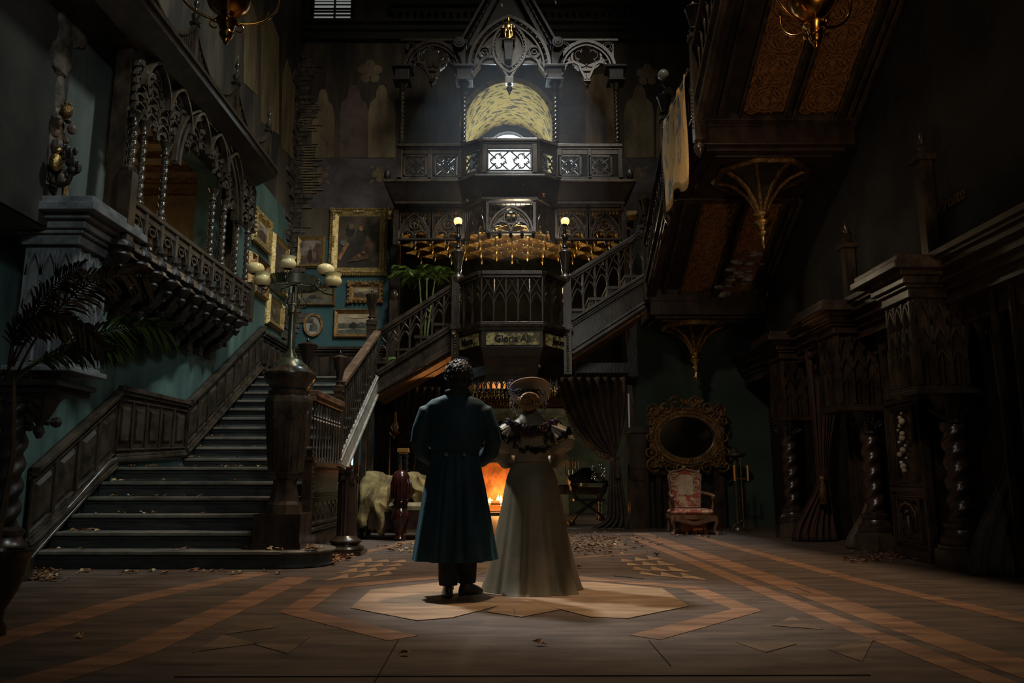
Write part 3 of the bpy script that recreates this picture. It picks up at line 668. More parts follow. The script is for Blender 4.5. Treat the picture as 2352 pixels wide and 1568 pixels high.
# hanging posts with bosses
for px in (1047, 1302):
    x = XA(px, 800, YF); mb = MB(); mb.box((x-.07, YF-.2, ZA(862,YF)), (x+.07, YF-.06, ZA(640,YF))); mb.box((x-.09, YF-.22, ZA(760,YF)), (x+.09, YF-.04, ZA(750,YF))); mb.build('corner_post', WOODG, bay)
    mb = MB()
    for i in range(13): mb.ball((x, YF-.21, ZA(778+i*6.4, YF)), .024, 6)
    mb.ball((x-.03, YF-.22, ZA(772,YF)), .035, 7); mb.build('boss', GILTD, bay, smooth=True)
# fringe of little pendants beneath the bay, and the gilt ones further back
mb = MB(); mg = MB()
for j, (yy, z0, n) in enumerate(((13.25,2.44,17),(13.8,2.46,20),(14.6,2.56,22),(15.3,2.70,22),(16.2,2.68,22),(17.4,2.68,24),(18.6,2.68,26))):
    for i in range(n):
        x = -.82+1.64*i/(n-1); tgt = mb if j == 0 else mg
        tgt.lathe([(.012,.2),(.012,.06),(.03,.03),(.012,.0),(.022,-.03),(.004,-.07)], (x, yy, z0-.05), 6)
        if j == 0 and i < n-1: tgt.sweep([Vector((x+.82/(n-1)+u, yy, z0+.0+v)) for u, v in arch(1.5/(n-1), .11, 5)], .016, .03, (0,1,0))
mb.build('pendant_fringe', WOOD, bay, smooth=40); o = mg.build('gilt_pendant_fringe', GILT, bay, smooth=40)

# ---- two newel lamps flanking the bay
for px, lb_ in ((1052, 'lit amber globe lamp on the tall newel left of the central bay'), (1298, 'lit amber globe lamp on the tall newel right of the central bay')):
    Y = YF-.1; x = XA(px, 600, Y)
    t = thing('finial_newel', 'tall urn-shaped newel carrying a globe lamp at the %s end of the central bay' % ('left' if px < 1100 else 'right'), 'newel post', (x, Y, ZA(650,Y)))
    mb = MB(); mb.lathe(prof([(650,15),(640,17),(636,16),(630,8),(625,7),(620,9),(615,8),(585,14),(580,15),(576,12),(572,6)], Y), (x,Y,0), 14); mb.build('urn', WOOD, t, smooth=40)
    t = thing('globe_lamp', lb_, 'lamp', (x, Y, ZA(572,Y)))
    mb = MB(); mb.lathe(prof([(573,5),(568,7),(562,3),(552,4),(548,7),(543,7),(538,3),(530,4),(522,2.5),(517,6),(515,6)], Y), (x,Y,0), 12)
    for s_ in (-1,1): c = Vector((x, Y, ZA(545,Y))); mb.tube([c+Vector((s_*(.03+.035*math.sin(q*.6)), 0, .05-.035*q*.4)) for q in range(7)], .007, 6)
    mb.build('stem', BLACK, t, smooth=40)
    k = MPP(508, Y); mb = MB(); c = P(px, 508, Y=Y); mb.lathe([(6*k,-8*k),(9*k,-5*k),(10*k,0),(9.5*k,4*k),(7*k,7*k),(4*k,8*k)], c, 18); g = mb.build('globe', GLOBE, t, smooth=60)
    lamp('POINT', 'globe_flame', (c.x, c.y-.02, c.z+.12), 1.6, (1,.62,.3), shadow_soft_size=.06)
# ================================================================== RECESS BEHIND THE BAY: gilded coffered ceiling, tracery screen, palm
gcl = thing('coffered_ceiling', 'gilded lozenge-coffered ceiling with hanging bosses behind the tracery screen', 'ceiling', (0, 16.2, 5.9))
ZC = 5.90; xA_, xB_ = xL+.05, xR-.05; y0_, y1_ = 14.45, 17.35
mb = MB(); mb.box((xA_, y0_, ZC+.04), (xB_, y1_, ZC+.12)); mb.build('backing', mat('brown_gilt_boards', (.20,.13,.05), .4, .4, c2=(.38,.25,.10), sc=6), gcl)
nx, ny2 = 7, 5; dx, dy = (xB_-xA_)/nx, (y1_-y0_)/ny2
mb = MB(); bo = MB()
for i in range(nx):
    for j in range(ny2):
        x, y = xA_+i*dx, y0_+j*dy
        for w_, o_ in ((.07, 0), (.03, .05)):
            mb.sweep([(x, y, ZC+.02-o_*.3), (x+dx, y+dy, ZC+.02-o_*.3)], w_, .05+o_, (0,0,1)); mb.sweep([(x, y+dy, ZC+.02-o_*.3), (x+dx, y, ZC+.02-o_*.3)], w_, .05+o_, (0,0,1))
mb.build('rib', GILT, gcl)
for i in range(nx):
    for j in range(ny2):
        for (u, v) in ((.5,.5), (0, 0)):
            x, y = xA_+(i+u)*dx, y0_+(j+v)*dy; b = MB()
            if i == 0 and u == 0: continue
            b.lathe([(.02,.0),(.05,-.02),(.055,-.05),(.02,-.07),(.018,-.12),(.045,-.15),(.04,-.19),(.01,-.24)], (x, y, ZC), 8)
            for s_ in (-1,1): b.ball((x+s_*.1, y, ZC-.02), .03, 6)
            b.build('hanging_boss', GILT, gcl, smooth=50)
lamp('POINT', 'recess_fill', (.2, 15.9, 5.0), 62, (1,.82,.52), shadow_soft_size=.25)  # fixtureless point light added to bring out the gilded ceiling

# tracery screen below the balcony : five pointed arches
scr = thing('tracery_screen', 'dark gothic arch screen hanging beneath the upper balcony', 'screen', (0, 14.4, 6))
def bayarch(mb, c0, wd, ztop, zs, Y, nrm=(0,1,0), tr=None):
    h = ztop-zs; T = tr or (lambda x, z: Vector((c0+x, Y, z)))
    mb.sweep([T(x, zs+z) for x, z in arch(wd*.96, h*.86, 8)], .045, .09, nrm)
    mb.sweep([T(x, zs+z) for x, z in arch(wd*.84, h*.76, 8)], .025, .06, nrm)
    r = wd*.2
    for s_ in (-1, 1):
        mb.sweep([T(s_*r*1.05+x, zs+.04+z) for x, z in circ(r, 10, 0, PI)], .035, .06, nrm)
    mb.sweep([T(x, zs+h*.50+z) for x, z in circ(wd*.155, 14)], .032, .06, nrm)
    for a in range(4):
        mb.sweep([T(wd*.07*math.cos(a*PI/2+PI/4)+x, zs+h*.50+wd*.07*math.sin(a*PI/2+PI/4)+z) for x, z in circ(wd*.06, 8)], .014, .04, nrm)
    for x, z in ((-.27*wd, h*.30), (.27*wd, h*.30), (0, h*.24)): mb.ball(T(x, zs+z), .035, 7)
    # web: filled plate between circle and arches
    for s_ in (-1,1):
        mb.prism([T(s_*wd*.42, zs+.0), T(s_*wd*.47, zs+.0), T(s_*wd*.47, zs+h*.2), T(s_*wd*.42, zs+h*.15)], Vector(nrm)*.04)
        mb.prism([T(0, zs+.05), T(s_*wd*.07, zs+wd*.2), T(s_*wd*.05, zs+h*.36), T(0, zs+h*.36)], Vector(nrm)*.04)
        mb.prism([T(s_*wd*.22, zs+h*.26), T(s_*wd*.38, zs+h*.22), T(s_*wd*.34, zs+h*.42), T(s_*wd*.17, zs+h*.58), T(s_*wd*.16,zs+h*.42)], Vector(nrm)*.04)
    n = 9
    for i in range(n):
        x = -wd/2+wd*(i+.5)/n; y_top = ztop; u = abs(x)/(wd/2); za = zs+h*.86*math.sqrt(max(0, 1-u**1.6))
        mb.sweep([T(x, za), T(x, ztop)], .014, .04, nrm)
    mb.sweep([T(-wd/2, ztop), T(wd/2, ztop)], .05, .08, nrm); mb.sweep([T(-wd/2-.02, zs), T(-wd/2-.02, ztop)], .06, .08, nrm); mb.sweep([T(wd/2+.02, zs), T(wd/2+.02, ztop)], .06, .08, nrm)
YS = 14.4; zS = ZA(549, YS); zT = ZA(482, YS)
for (x0, x1) in ((912,991),(991,1066),(1276,1351),(1351,1430)):
    a, b = XA(x0,520,YS), XA(x1,520,YS); mb = MB(); bayarch(mb, (a+b)/2, b-a-.06, zT, zS, YS); mb.build('tracery_arch', WOODG, scr)
YS2 = 13.75; a, b = XA(1122,520,YS2), XA(1225,520,YS2); mb = MB(); zS2 = ZA(534,YS2); zT2 = ZA(466, YS2); bayarch(mb, (a+b)/2, b-a, zT2, zS2, YS2); mb.build('tracery_arch', WOODG, scr)
for s_, (pa, pb) in ((-1, (Vector((XA(1070,520,YS),YS,0)), Vector((a-.02,YS2,0)))), (1, (Vector((b+.02,YS2,0)), Vector((XA(1272,520,YS),YS,0))))):
    d = (pb-pa); L_ = d.length; d.normalize(); nr = Vector((-d.y, d.x, 0)); mid = (pa+pb)/2
    mb = MB(); bayarch(mb, 0, L_*.9, (zT+zT2)/2, (zS+zS2)/2, 0, nr, lambda x, z: mid+d*x+Vector((0,0,z))); mb.build('tracery_arch', WOOD, scr)
for px in (914,952,991,1028,1066,1276,1313,1351,1391,1428): x = XA(px,550,YS); mb = MB(); mb.lathe([(.03,.06),(.045,.03),(.02,0),(.04,-.03),(.025,-.06),(.008,-.1)], (x,YS,zS-.02), 8); mb.build('drop_finial', WOODB, scr, smooth=40)
for px in (1122,1148,1173,1199,1225): x = XA(px,540,YS2); mb = MB(); mb.lathe([(.03,.06),(.06,.03),(.02,0),(.04,-.03),(.025,-.06),(.008,-.1)], (x,YS2,zS2-.02), 8); mb.build('drop_finial', WOODB, scr, smooth=40)
for lo_, hi_ in (((XA(912,549,YS),YS-.05,zS-.03),(XA(1066,549,YS),YS+.05,zS+.01)), ((XA(1276,549,YS),YS-.05,zS-.03),(XA(1430,549,YS),YS+.05,zS+.01)), ((a-.05,YS2-.05,zS2-.03),(b+.05,YS2+.05,zS2+.01))): mb = MB(); mb.box(lo_, hi_); mb.build('sill', WOODB, scr)
mb = MB()
for px in (911, 1432): x = XA(px, 520, YS); mb.box((x-.05, YS-.1, 5.3), (x+.05, YS+.1, 6.1))
mb.build('end_post', WOOD, scr)
boxes('trim_12', [((xL-.03, YB-.12, 2.92), (xL+.16, YB+.02, 6.05)), ((xR-.16, YB-.12, 2.92), (xR+.03, YB+.02, 6.05))], WOOD)

# ================================================================== UPPER BALCONY with gothic canopy
bal = thing('gallery_balcony', 'dark carved gallery balcony with quatrefoil panels below the arched window', 'balcony', (0, 14.3, 6.1))
YW = 14.15; YBW = 13.9
def PB(px, py, Y=YW): return P(px, py, Y=Y)
wl0, wr0 = XA(912, 380, YW), XA(1430, 380, YW); il, ir = XA(1062, 380, YW), XA(1278, 380, YW); fl_, fr_ = XA(1108, 380, YBW), XA(1234, 380, YBW)
zb0, zb1 = ZA(415, YW), ZA(335, YW)
plan2 = [Vector((wl0,YW,0)), Vector((il,YW,0)), Vector((fl_,YBW,0)), Vector((fr_,YBW,0)), Vector((ir,YW,0)), Vector((wr0,YW,0))]
def slab(g, zlo, zhi, name, m, par=bal, g2=None):
    g2 = g if g2 is None else g2
    def pl(g, z):
        out = [Vector((wl0-g, YW-g, z)), Vector((il-g*.3, YW-g, z)), Vector((fl_-g*.6, YBW-g, z)), Vector((fr_+g*.6, YBW-g, z)), Vector((ir+g*.3, YW-g, z)), Vector((wr0+g, YW-g, z)), Vector((wr0+g, YB, z)), Vector((wl0-g, YB, z))]
        return out
    a, b = pl(g, zlo), pl(g2, zhi); n = 8; mb = MB(); mb.add(a+b, [tuple(range(n-1,-1,-1)), tuple(range(n,2*n))]+[(i,(i+1)%n,n+(i+1)%n,n+i) for i in range(n)]); return mb.build(name, m, par)
slab(.22, zb0-.10, zb0-.05, 'cornice', WOODG); slab(.1, zb0-.05, zb0+.0, 'cornice', WOOD)
slab(-.02, zb0-.42, zb0-.10, 'cove', WOODB, g2=.2); slab(.02, zb0-.46, zb0-.42, 'cove', WOOD)
def qpanel(par, a, b, z0, z1, nr, m=WOODG, two=1):
    a, b = Vector(a), Vector(b); d = (b-a).normalized(); L_ = (b-a).length; up = Vector((0,0,1)); nr = Vector(nr)
    fr = MB(); t = .035
    for (u0,u1,v0,v1) in ((0,L_,0,t),(0,L_,z1-z0-t,z1-z0),(0,t,0,z1-z0),(L_-t,L_,0,z1-z0)):
        p = [a+d*u0+up*(z0+v0), a+d*u1+up*(z0+v0), a+d*u1+up*(z0+v1), a+d*u0+up*(z0+v1)]; fr.prism(p, nr*.05)
    nb = 16
    for i in range(nb):
        for v in (t*1.4, z1-z0-t*1.4): fr.ball(a+d*(t+(L_-2*t)*(i+.5)/nb)+up*(z0+v)+nr*.045, .008, 5)
    w_ = L_/two
    for q in range(two):
        c = a+d*(w_*(q+.5))+up*((z0+z1)/2); R_ = min(w_, z1-z0)*.5
        T = lambda x, z: c+d*x+up*z+nr*.02
        for k in range(4):
            an = PI/2*k
            fr.sweep([T(R_*.36*math.cos(an)+x, R_*.36*math.sin(an)+z) for x, z in circ(R_*.30, 10, an-2.2, an+2.2)], .022, .03, nr)
            an2 = an+PI/4; ex = (w_/2-t*.8)/math.cos(PI/4) if True else 1
            fr.sweep([T(R_*.38*math.cos(an2), R_*.38*math.sin(an2)), T(w_*.47*(1 if math.cos(an2) > 0 else -1), (z1-z0)*.45*(1 if math.sin(an2) > 0 else -1))], .024, .03, nr)
            fr.ball(T(R_*.40*math.cos(an2), R_*.40*math.sin(an2)), .018, 6)
            fr.sweep([T(R_*.62*math.cos(an2+.45*s_)+x, R_*.62*math.sin(an2+.45*s_)+z) for s_ in (1,) for x, z in circ(R_*.15, 8, an2, an2+4)], .014, .02, nr)
    return fr.build('quatrefoil_panel', m, par)
up = Vector((0,0,1)); nf = Vector((0,-1,0))
zq0, zq1 = zb0+.07, ZA(358, YW)
for s_, xa_, xb_ in ((0, wl0, il), (1, ir, wr0)):
    L_ = (xb_-xa_)
    for q in range(2):
        u0 = xa_+L_*(.10 if s_ == 0 else .02)+q*L_*.46; qpanel(bal, (u0,YW,0), (u0+L_*.36,YW,0), zq0, zq1, nf)
segs = [(plan2[0],plan2[1]),(plan2[1],plan2[2]),(plan2[2],plan2[3]),(plan2[3],plan2[4]),(plan2[4],plan2[5])]
for i, (a, b) in enumerate(segs):
    d = (b-a).normalized(); nr = Vector((d.y,-d.x,0)); zz = zb1
    mb = MB()
    mb.prism([a+up*(zq1+.02), b+up*(zq1+.02), b+up*(zz-.05), a+up*(zz-.05)], nr*.035)
    mb.prism([a+up*zb0, b+up*zb0, b+up*(zq0-.01), a+up*(zq0-.01)], nr*.05)
    mb.sweep([a+up*(zz-.02), b+up*(zz-.02)], .06, .2, nr); mb.sweep([a+up*(zz-.07), b+up*(zz-.07)], .035, .12, nr)
    L_ = (b-a).length
    for u in ((0,.08),(.47,.53),(.93,1)) if i in (0,4) else ((0,.1),(.9,1)): mb.prism([a+d*L_*u[0]+up*zb0, a+d*L_*u[1]+up*zb0, a+d*L_*u[1]+up*zz, a+d*L_*u[0]+up*zz], nr*.05)
    mb.build('rail', WOODG, bal)
a, b = segs[2]; d = Vector((1,0,0)); L_ = (b-a).length; qpanel(bal, a+d*.08, b-d*.08, zq0, zq1, nf, two=2)
for i in (1, 3): a, b = segs[i]; d = (b-a).normalized(); L_ = (b-a).length; qpanel(bal, a+d*L_*.14, b-d*L_*.14, zq0, zq1, (d.y,-d.x,0))
for px in (890, 1447):
    x = XA(px, 405, YW-.1); mb = MB(); mb.lathe([(.05,0),(.03,.03),(.065,.08),(.07,.14),(.05,.2),(.01,.25)], (x, YW-.1, zb0-.05), 12); mb.build('pinecone', WOODB, bal, smooth=40)
# canopy : four twisted columns, arches, central gable
can = thing('gothic_canopy', 'carved gothic canopy with steep gable and twisted columns over the gallery', 'canopy', (0, 14.2, 7))
YK = 14.2
def twist(mb, x, y, z0, z1, r, pitch, lobes=2, amp=.22, seg=16, per=14):
    n = max(6, int((z1-z0)/pitch*per)); R = []
    for i in range(n+1):
        z = z0+(z1-z0)*i/n
        for k in range(seg):
            a = 2*PI*k/seg; rr = r*(1+amp*math.cos(lobes*(a-2*PI*(z-z0)/(pitch*lobes)))); R.append((x+rr*math.cos(a), y+rr*math.sin(a), z))
    mb.add(R, [(i*seg+k, i*seg+(k+1)%seg, (i+1)*seg+(k+1)%seg, (i+1)*seg+k) for i in range(n) for k in range(seg)]+[tuple(range(seg-1,-1,-1)), tuple(n*seg+k for k in range(seg))])
for px in (922, 1065, 1275, 1417):
    x = XA(px, 300, YK); mb = MB(); twist(mb, x, YK, zb1+.12, ZA(212, YK), .045, .09); col = mb.build('twisted_column', WOOD, can, smooth=60)
    mb = MB(); mb.lathe([(.09,0),(.09,.03),(.06,.06),(.07,.09),(.04,.13)], (x,YK,zb1), 12); mb.build('column_base', WOODB, can); mb = MB(); mb.lathe([(.04,0),(.07,.03),(.05,.06),(.09,.14),(.12,.18)], (x,YK,ZA(213,YK)), 10)
    zc0, zc1 = ZA(192,YK), ZA(158,YK); mb.box((x-.17,YK-.17,zc0),(x+.17,YK+.17,zc0+.04)); mb.box((x-.14,YK-.14,zc0+.04),(x+.14,YK+.14,zc1-.05)); mb.box((x-.2,YK-.2,zc1-.05),(x+.2,YK+.2,zc1)); mb.build('capital', WOODB, can)
def canopy_arch(xa_, xb_, zs, h, mid=None):
    w_ = xb_-xa_; c = (xa_+xb_)/2; T = lambda x, z: Vector((c+x, YK, zs+z)); N = (0,1,0); mb = MB()
    for k, q in ((1.0,.07),(.86,.04)): mb.sweep([T(x, z) for x, z in arch(w_*k, h*k, 10)], q, .16, N)
    ap = arch(w_*.93, h*.93, 10)
    for x, z in ap[1:-1]: mb.ball(T(x, z)+Vector((0,-.07,0)), .022, 6)
    return mb, T, w_
def lobed(mb, T, w_, s_):            # trefoil half arch with cusp
    c = s_*w_*.25; r = w_*.14
    pts = [T(c+s_*w_*.23, -.16), T(c+s_*w_*.17, -.02)]+[T(c+s_*x, .02+z) for x, z in circ(r, 8, 0.1, PI-.1)]+[T(c-s_*w_*.17, -.04), T(c-s_*w_*.23, -.20)]
    mb.sweep(pts, .05, .12, (0,1,0))
# side arches
for (p0, p1, hole) in ((928, 1060, 1), (1282, 1412, 1)):
    xa_, xb_ = XA(p0,150,YK), XA(p1,150,YK); zs = ZA(165, YK); mb, T, w_ = canopy_arch(xa_, xb_, zs, ZA(98,YK)-zs)
    for s_ in (-1,1): lobed(mb, T, w_, s_)
    R_ = w_*.20; C = ZA(132,YK)-zs
    for k in range(5):
        an = PI/2+2*PI*k/5; mb.sweep([T(R_*.62*math.cos(an)+x, C+R_*.62*math.sin(an)+z) for x, z in circ(R_*.42, 8, an-1.9, an+1.9)], .018, .05, (0,1,0))
    mb.sweep([T(x, C+z) for x, z in circ(R_*1.3, 18)], .05, .08, (0,1,0))
    for s_ in (-1,1):
        mb.prism([T(s_*w_*.08, -.12), T(s_*w_*.12, .12), T(s_*w_*.33, .20), T(s_*w_*.42, .06), T(s_*w_*.45, .10), T(s_*w_*.36, .30), T(s_*w_*.27, .34), T(s_*w_*.24, .26), T(0,.14), T(0,-.14)], (0,.05,0))
        mb.sweep([T(s_*w_*.35+x, .17+z) for x, z in circ(.05, 10)], .02, .12, (0,1,0))
    mb.lathe([(.05,0),(.06,-.02),(.03,-.04),(.045,-.08),(.02,-.12),(.005,-.16)], T(0,-.22), 8)
    mb.cbox(T(0,-.2), (.14,.12,.05))
    # spandrel frame
    zt = ZA(92,YK); mb.sweep([Vector((xa_-.08,YK+.03,zt)), Vector((xb_+.08,YK+.03,zt))], .05, .1, (0,1,0))
    for s_, xe in ((-1, xa_), (1, xb_)):
        c0 = Vector((xe-s_*.13, YK, zt-.16))
        for r in (.09, .05): mb.sweep([c0+Vector((x,0,z)) for x, z in circ(r, 12)], .02, .1, (0,1,0))
        mb.prism([Vector((xe-s_*0,YK+.05,zs-.1)), Vector((xe-s_*.03,YK+.05,zs-.1)), Vector((xe-s_*.25,YK+.05,zs+.45)), Vector((c.x if False else (xa_+xb_)/2, YK+.05, zt-.02)), Vector((xe,YK+.05,zt))], (0,.04,0))
    mb.build('side_arch', WOOD, can)
# central gable
zs = ZA(158, YK); xa_, xb_ = XA(1078,150,YK), XA(1262,150,YK); apx = ZA(42, YK); mb, T, w_ = canopy_arch(xa_, xb_, zs, apx-zs)
for s_ in (-1,1): lobed(mb, T, w_*.96, s_)
def vesica(w2, h2, zc): return [(x, zc+z) for x, z in arch(w2, h2, 8)]+[(x, zc-z) for x, z in reversed(arch(w2, h2, 8))][1:]
zc_ = ZA(112,YK)-zs
for k, q in ((.66,.05),(.54,.025)): mb.sweep([T(x, z) for x, z in vesica(k, k*.80, zc_)], q, .14, (0,1,0))
for x, z in vesica(.60,.48,zc_): mb.ball(T(x, z)+Vector((0,-.06,0)), .016, 6)
mb.prism([T(x, z)+Vector((0,.03,0)) for x, z in vesica(.55,.43,zc_)[:-1]], (0,.03,0))
for s_ in (-1,1):
    c0 = (s_*w_*.31, zc_-.10)
    for r in (.125,.10,.045): mb.sweep([T(c0[0]+x, c0[1]+z) for x, z in circ(r, 16)], .02, .14, (0,1,0))
    mb.prism([T(s_*.02,-.28), T(s_*.1,-.08), T(s_*.2,.10), T(s_*.5*w_*.8,.12), T(s_*w_*.46,.02), T(s_*w_*.42,.3), T(s_*w_*.3,.62), T(s_*w_*.1,.95), T(0,1.0), T(0,-.3)], (0,.05,0))
    mb.sweep([T(s_*w_*.44+x, .08+z) for x, z in circ(.05, 10)], .02, .14, (0,1,0))
mb.cbox(T(0,-.26), (.16,.14,.14)); mb.lathe([(.05,0),(.03,-.03),(.065,-.08),(.05,-.13),(.02,-.16),(.025,-.18),(.004,-.23)], T(0,-.33), 10)
mb.build('central_arch', WOOD, can)
mb = MB(); top = P(1168, -90, Y=YK)
for s_ in (-1,1):
    e = P(1168+s_*112, 108, Y=YK)
    for off, q, dd in ((0,.06,.28),(.12,.035,.2),(.2,.1,.12)):
        dv = (top-e).normalized(); pr = Vector((-dv.z*-1*0, 0, 0)); sh = Vector((-s_*off, 0, 0)); mb.sweep([e+sh, top+Vector((0,0,-off*1.6))+Vector((0,0,0))], q, dd, (0,1,0))
    for i in range(13): mb.ball((e+Vector((-s_*.13,0,0))).lerp(top-Vector((0,0,.2)), i/13)+Vector((0,-.1,0)), .03, 6)
    for r in (.13,.08,.03): mb.lathe([(r*.9,-.02),(r,0),(r*.9,.03)], e+Vector((0,-.16-(.13-r)*.3,0)), 16, Matrix.Rotation(PI/2, 3, 'X'))
    mb.box((e.x-.12, YK-.08, ZA(160,YK)), (e.x+.12, YK+.1, e.z))
mb.prism([P(1085,158,Y=YK+.12), P(1085,108,Y=YK+.12), P(1168,-60,Y=YK+.12), P(1252,108,Y=YK+.12), P(1252,158,Y=YK+.12), P(1240,100,Y=YK+.12), P(1168,38,Y=YK+.12), P(1096,100,Y=YK+.12)], (0,.05,0))
mb.build('gable', WOODB, can, smooth=30)
# corbel and gilded figurine
mb = MB(); z0, z1 = ZA(150,YK), ZA(103,YK); mb.lathe([(.05,z0),(.085,z0+.03),(.13,z1-.03),(.16,z1-.02),(.16,z1)], (0,YK-.12,0), 4, a0=PI/4); mb.build('corbel', WOODB, can)
sg = MB(); k = MPP(80, YK); zb_ = z1; S = lambda y: ZA(y, YK)
sg.loft([(0,YK-.14,zb_,.13,.11),(0,YK-.14,S(98),.125,.11),(0,YK-.16,S(88),.11,.12),(0,YK-.13,S(80),.11,.09),(0,YK-.12,S(72),.10,.07),(0,YK-.12,S(67),.10,.06),(0,YK-.12,S(64),.035,.035),(0,YK-.12,S(62),.03,.03)], 16, lambda i, a, z: 1+.12*math.sin(5*a+i*1.3))
sg.ball((0,YK-.13,S(57)), .05, 10, (1,1,1.2)); sg.ball((0,YK-.13,S(52)), .04, 8, (1,1,.6)); sg.ball((.06,YK-.2,S(73)), .035, 8); sg.ball((.05,YK-.2,S(80)), .05, 8, (1,1,1.3))
for s_ in (-1,1): sg.tube([(s_*.09,YK-.12,S(68)),(s_*.13,YK-.14,S(76)),(s_*.05,YK-.22,S(80))], [.03,.028,.018], 8); sg.tube([(s_*.05,YK-.2,S(86)),(s_*.07,YK-.23,S(92)),(s_*.06,YK-.22,S(101))], [.05,.04,.03], 8)
tag(sg.build('figurine', GOLD, smooth=50), 'small gilded seated mother and child figure on the gable corbel', 'figurine')

# ---- barrel vault and bright window behind the balcony
VM = mat('flaking_gold_vault', (.52,.38,.10), .6, 0, c2=(.03,.02,.006), sc=5, bump=.4, bsc=12, st=(1,2.4,1.2), ramp=(.51,.58), det=9, spec=.08)
mb = MB(); r0 = .92; n = 20; Y0_, Y1_ = YB-.02, 17.6; R = []
for (yy, rr) in ((Y0_, 0), (Y1_, 0)):
    for i in range(n+1): a = PI*i/n; R.append((-r0*math.cos(a), yy, 8.25+.99*math.sin(a)))
for (yy, rr) in ((Y0_, 0), (Y1_, 0)):
    for i in range(n+1): a = PI*i/n; R.append((-(r0+.12)*math.cos(a), yy, 8.25+1.11*math.sin(a)))
N = n+1; fs = [(i, i+1, N+i+1, N+i) for i in range(n)]+[(2*N+i, 2*N+i+1, 3*N+i+1, 3*N+i) for i in range(n)]+[(i, i+1, 2*N+i+1, 2*N+i) for i in range(n)]
mb.add(R, fs); mb.box((-r0-.12, Y0_+.05, 6.1), (-r0, Y1_, 8.25)); mb.box((r0, Y0_+.05, 6.1), (r0+.12, Y1_, 8.25))
va = struct('ceiling_vault', mb, VM, smooth=30)
mb = MB(); mb.box((-1.1, 15.4, 5.98), (1.1, 17.7, 6.1)); struct('floor_window_passage', mb, WOOD)
# end wall with round-headed window
YE = 17.6; wz = ZA(305, YE); wr = .52; wc = wz-wr; wb = 6.5
pts = [(-1.1, 6.0), (-1.1, 9.5), (1.1, 9.5), (1.1, 6.0), (wr, 6.0), (wr, wc)]+[(wr*math.cos(PI*i/14), wc+wr*math.sin(PI*i/14)) for i in range(1, 14)]+[(-wr, wc), (-wr, 6.0)]
mb = MB(); mb.prism([(x, YE, z) for x, z in pts], (0,.2,0)); struct('wall_window_end', mb, DARKW)
mb = MB()
for q, w_ in ((wr+.05,.1),(wr+.16,.06)): mb.sweep([(q*math.cos(PI*i/16), YE-.03, wc+q*math.sin(PI*i/16)) for i in range(17)], w_, .1, (0,1,0))
wf_ = struct('window_2', mb, WOODB)
mb = MB(); mb.prism([(x, YE+.1, z) for x, z in [(wr, 6.0), (wr, wc)]+[(wr*math.cos(PI*i/14), wc+wr*math.sin(PI*i/14)) for i in range(1,14)]+[(-wr, wc), (-wr, 6.0)]], (0,.03,0))
mb.build('pane', mat('daylight_pane', (.8,.9,1), .5, emit=(.80,.93,1.0), es=2.6), wf_)

# ---- potted palm in the recess
def frond(mb, base, az, L_, elev, droop, nl, lw, ll, tw=0, stem=.006):
    pts = []; p = Vector(base); e = elev; d = Vector((math.cos(az), math.sin(az), 0)); n = 14
    for i in range(n+1):
        pts.append(p.copy()); p = p+(d*math.cos(e)+Vector((0,0,1))*math.sin(e))*L_/n; e -= droop/n
    mb.tube(pts, [stem*(1-.8*i/n) for i in range(n+1)], 5)
    side = Vector((-d.y, d.x, 0))
    for i in range(nl):
        t = .22+.76*i/nl; f = t*n; k = int(f); q = pts[k].lerp(pts[min(k+1, n)], f-k); tg = (pts[min(k+1,n)]-pts[k]).normalized(); upv = side.cross(tg)
        for s_ in (-1,1):
            l = ll*(1-.55*abs(t-.45)*1.6)*random.uniform(.8,1.1); dd = (side*s_*.75+tg*.75-Vector((0,0,.15))+upv*random.uniform(-.1,.25)).normalized()
            a = q; b = q+dd*l*.5+upv*.01; c = q+dd*l-Vector((0,0,l*.22)); wv = tg*lw
            mb.add([a-wv*.3, a+wv*.3, b+wv*.5, b-wv*.5, c], ((0,1,2,3),(3,2,4)))
random.seed(21)
px_ = XA(975, 690, 14.9); pp = thing('potted_palm', 'green palm in a pot behind the lattice rail on the landing', 'plant', (px_, 14.9, 2.9))
mb = MB(); mb.lathe([(.14,2.9),(.18,3.0),(.2,3.2),(.17,3.3),(.19,3.34),(.16,3.34)], (px_,14.9,0), 18); mb.build('pot', WOODB, pp, smooth=40)
zf_ = ZA(640, 14.9)
for i in range(3):
    x = px_+(-.06,.04,.12)[i]; mb = MB(); mb.tube([(px_+(-.03,0,.03)[i],14.9,3.3),(x,14.9,3.3+(zf_-3.3)*.6),(x+(-.05,0,.08)[i],14.88,zf_)], [.02,.016,.012], 7); mb.build('stem', PALM, pp, smooth=True)
    for j in range(6):
        mb = MB(); frond(mb, (x+(-.05,0,.08)[i],14.88,zf_-.05), random.uniform(0,2*PI) if j > 1 else (PI+.1 if j else -.1)+random.uniform(-.3,.3), random.uniform(.55,.8), random.uniform(.7,1.25), random.uniform(1.3,2.0), 15, .03, .3); mb.build('frond', PALM, pp)
mb = MB()
for j in range(7): frond(mb, (px_-.3,14.6,3.1), .5+j*.38, .45, .6, .8, 10, .03, .2)
mb.build('low_frond', PALM, pp)
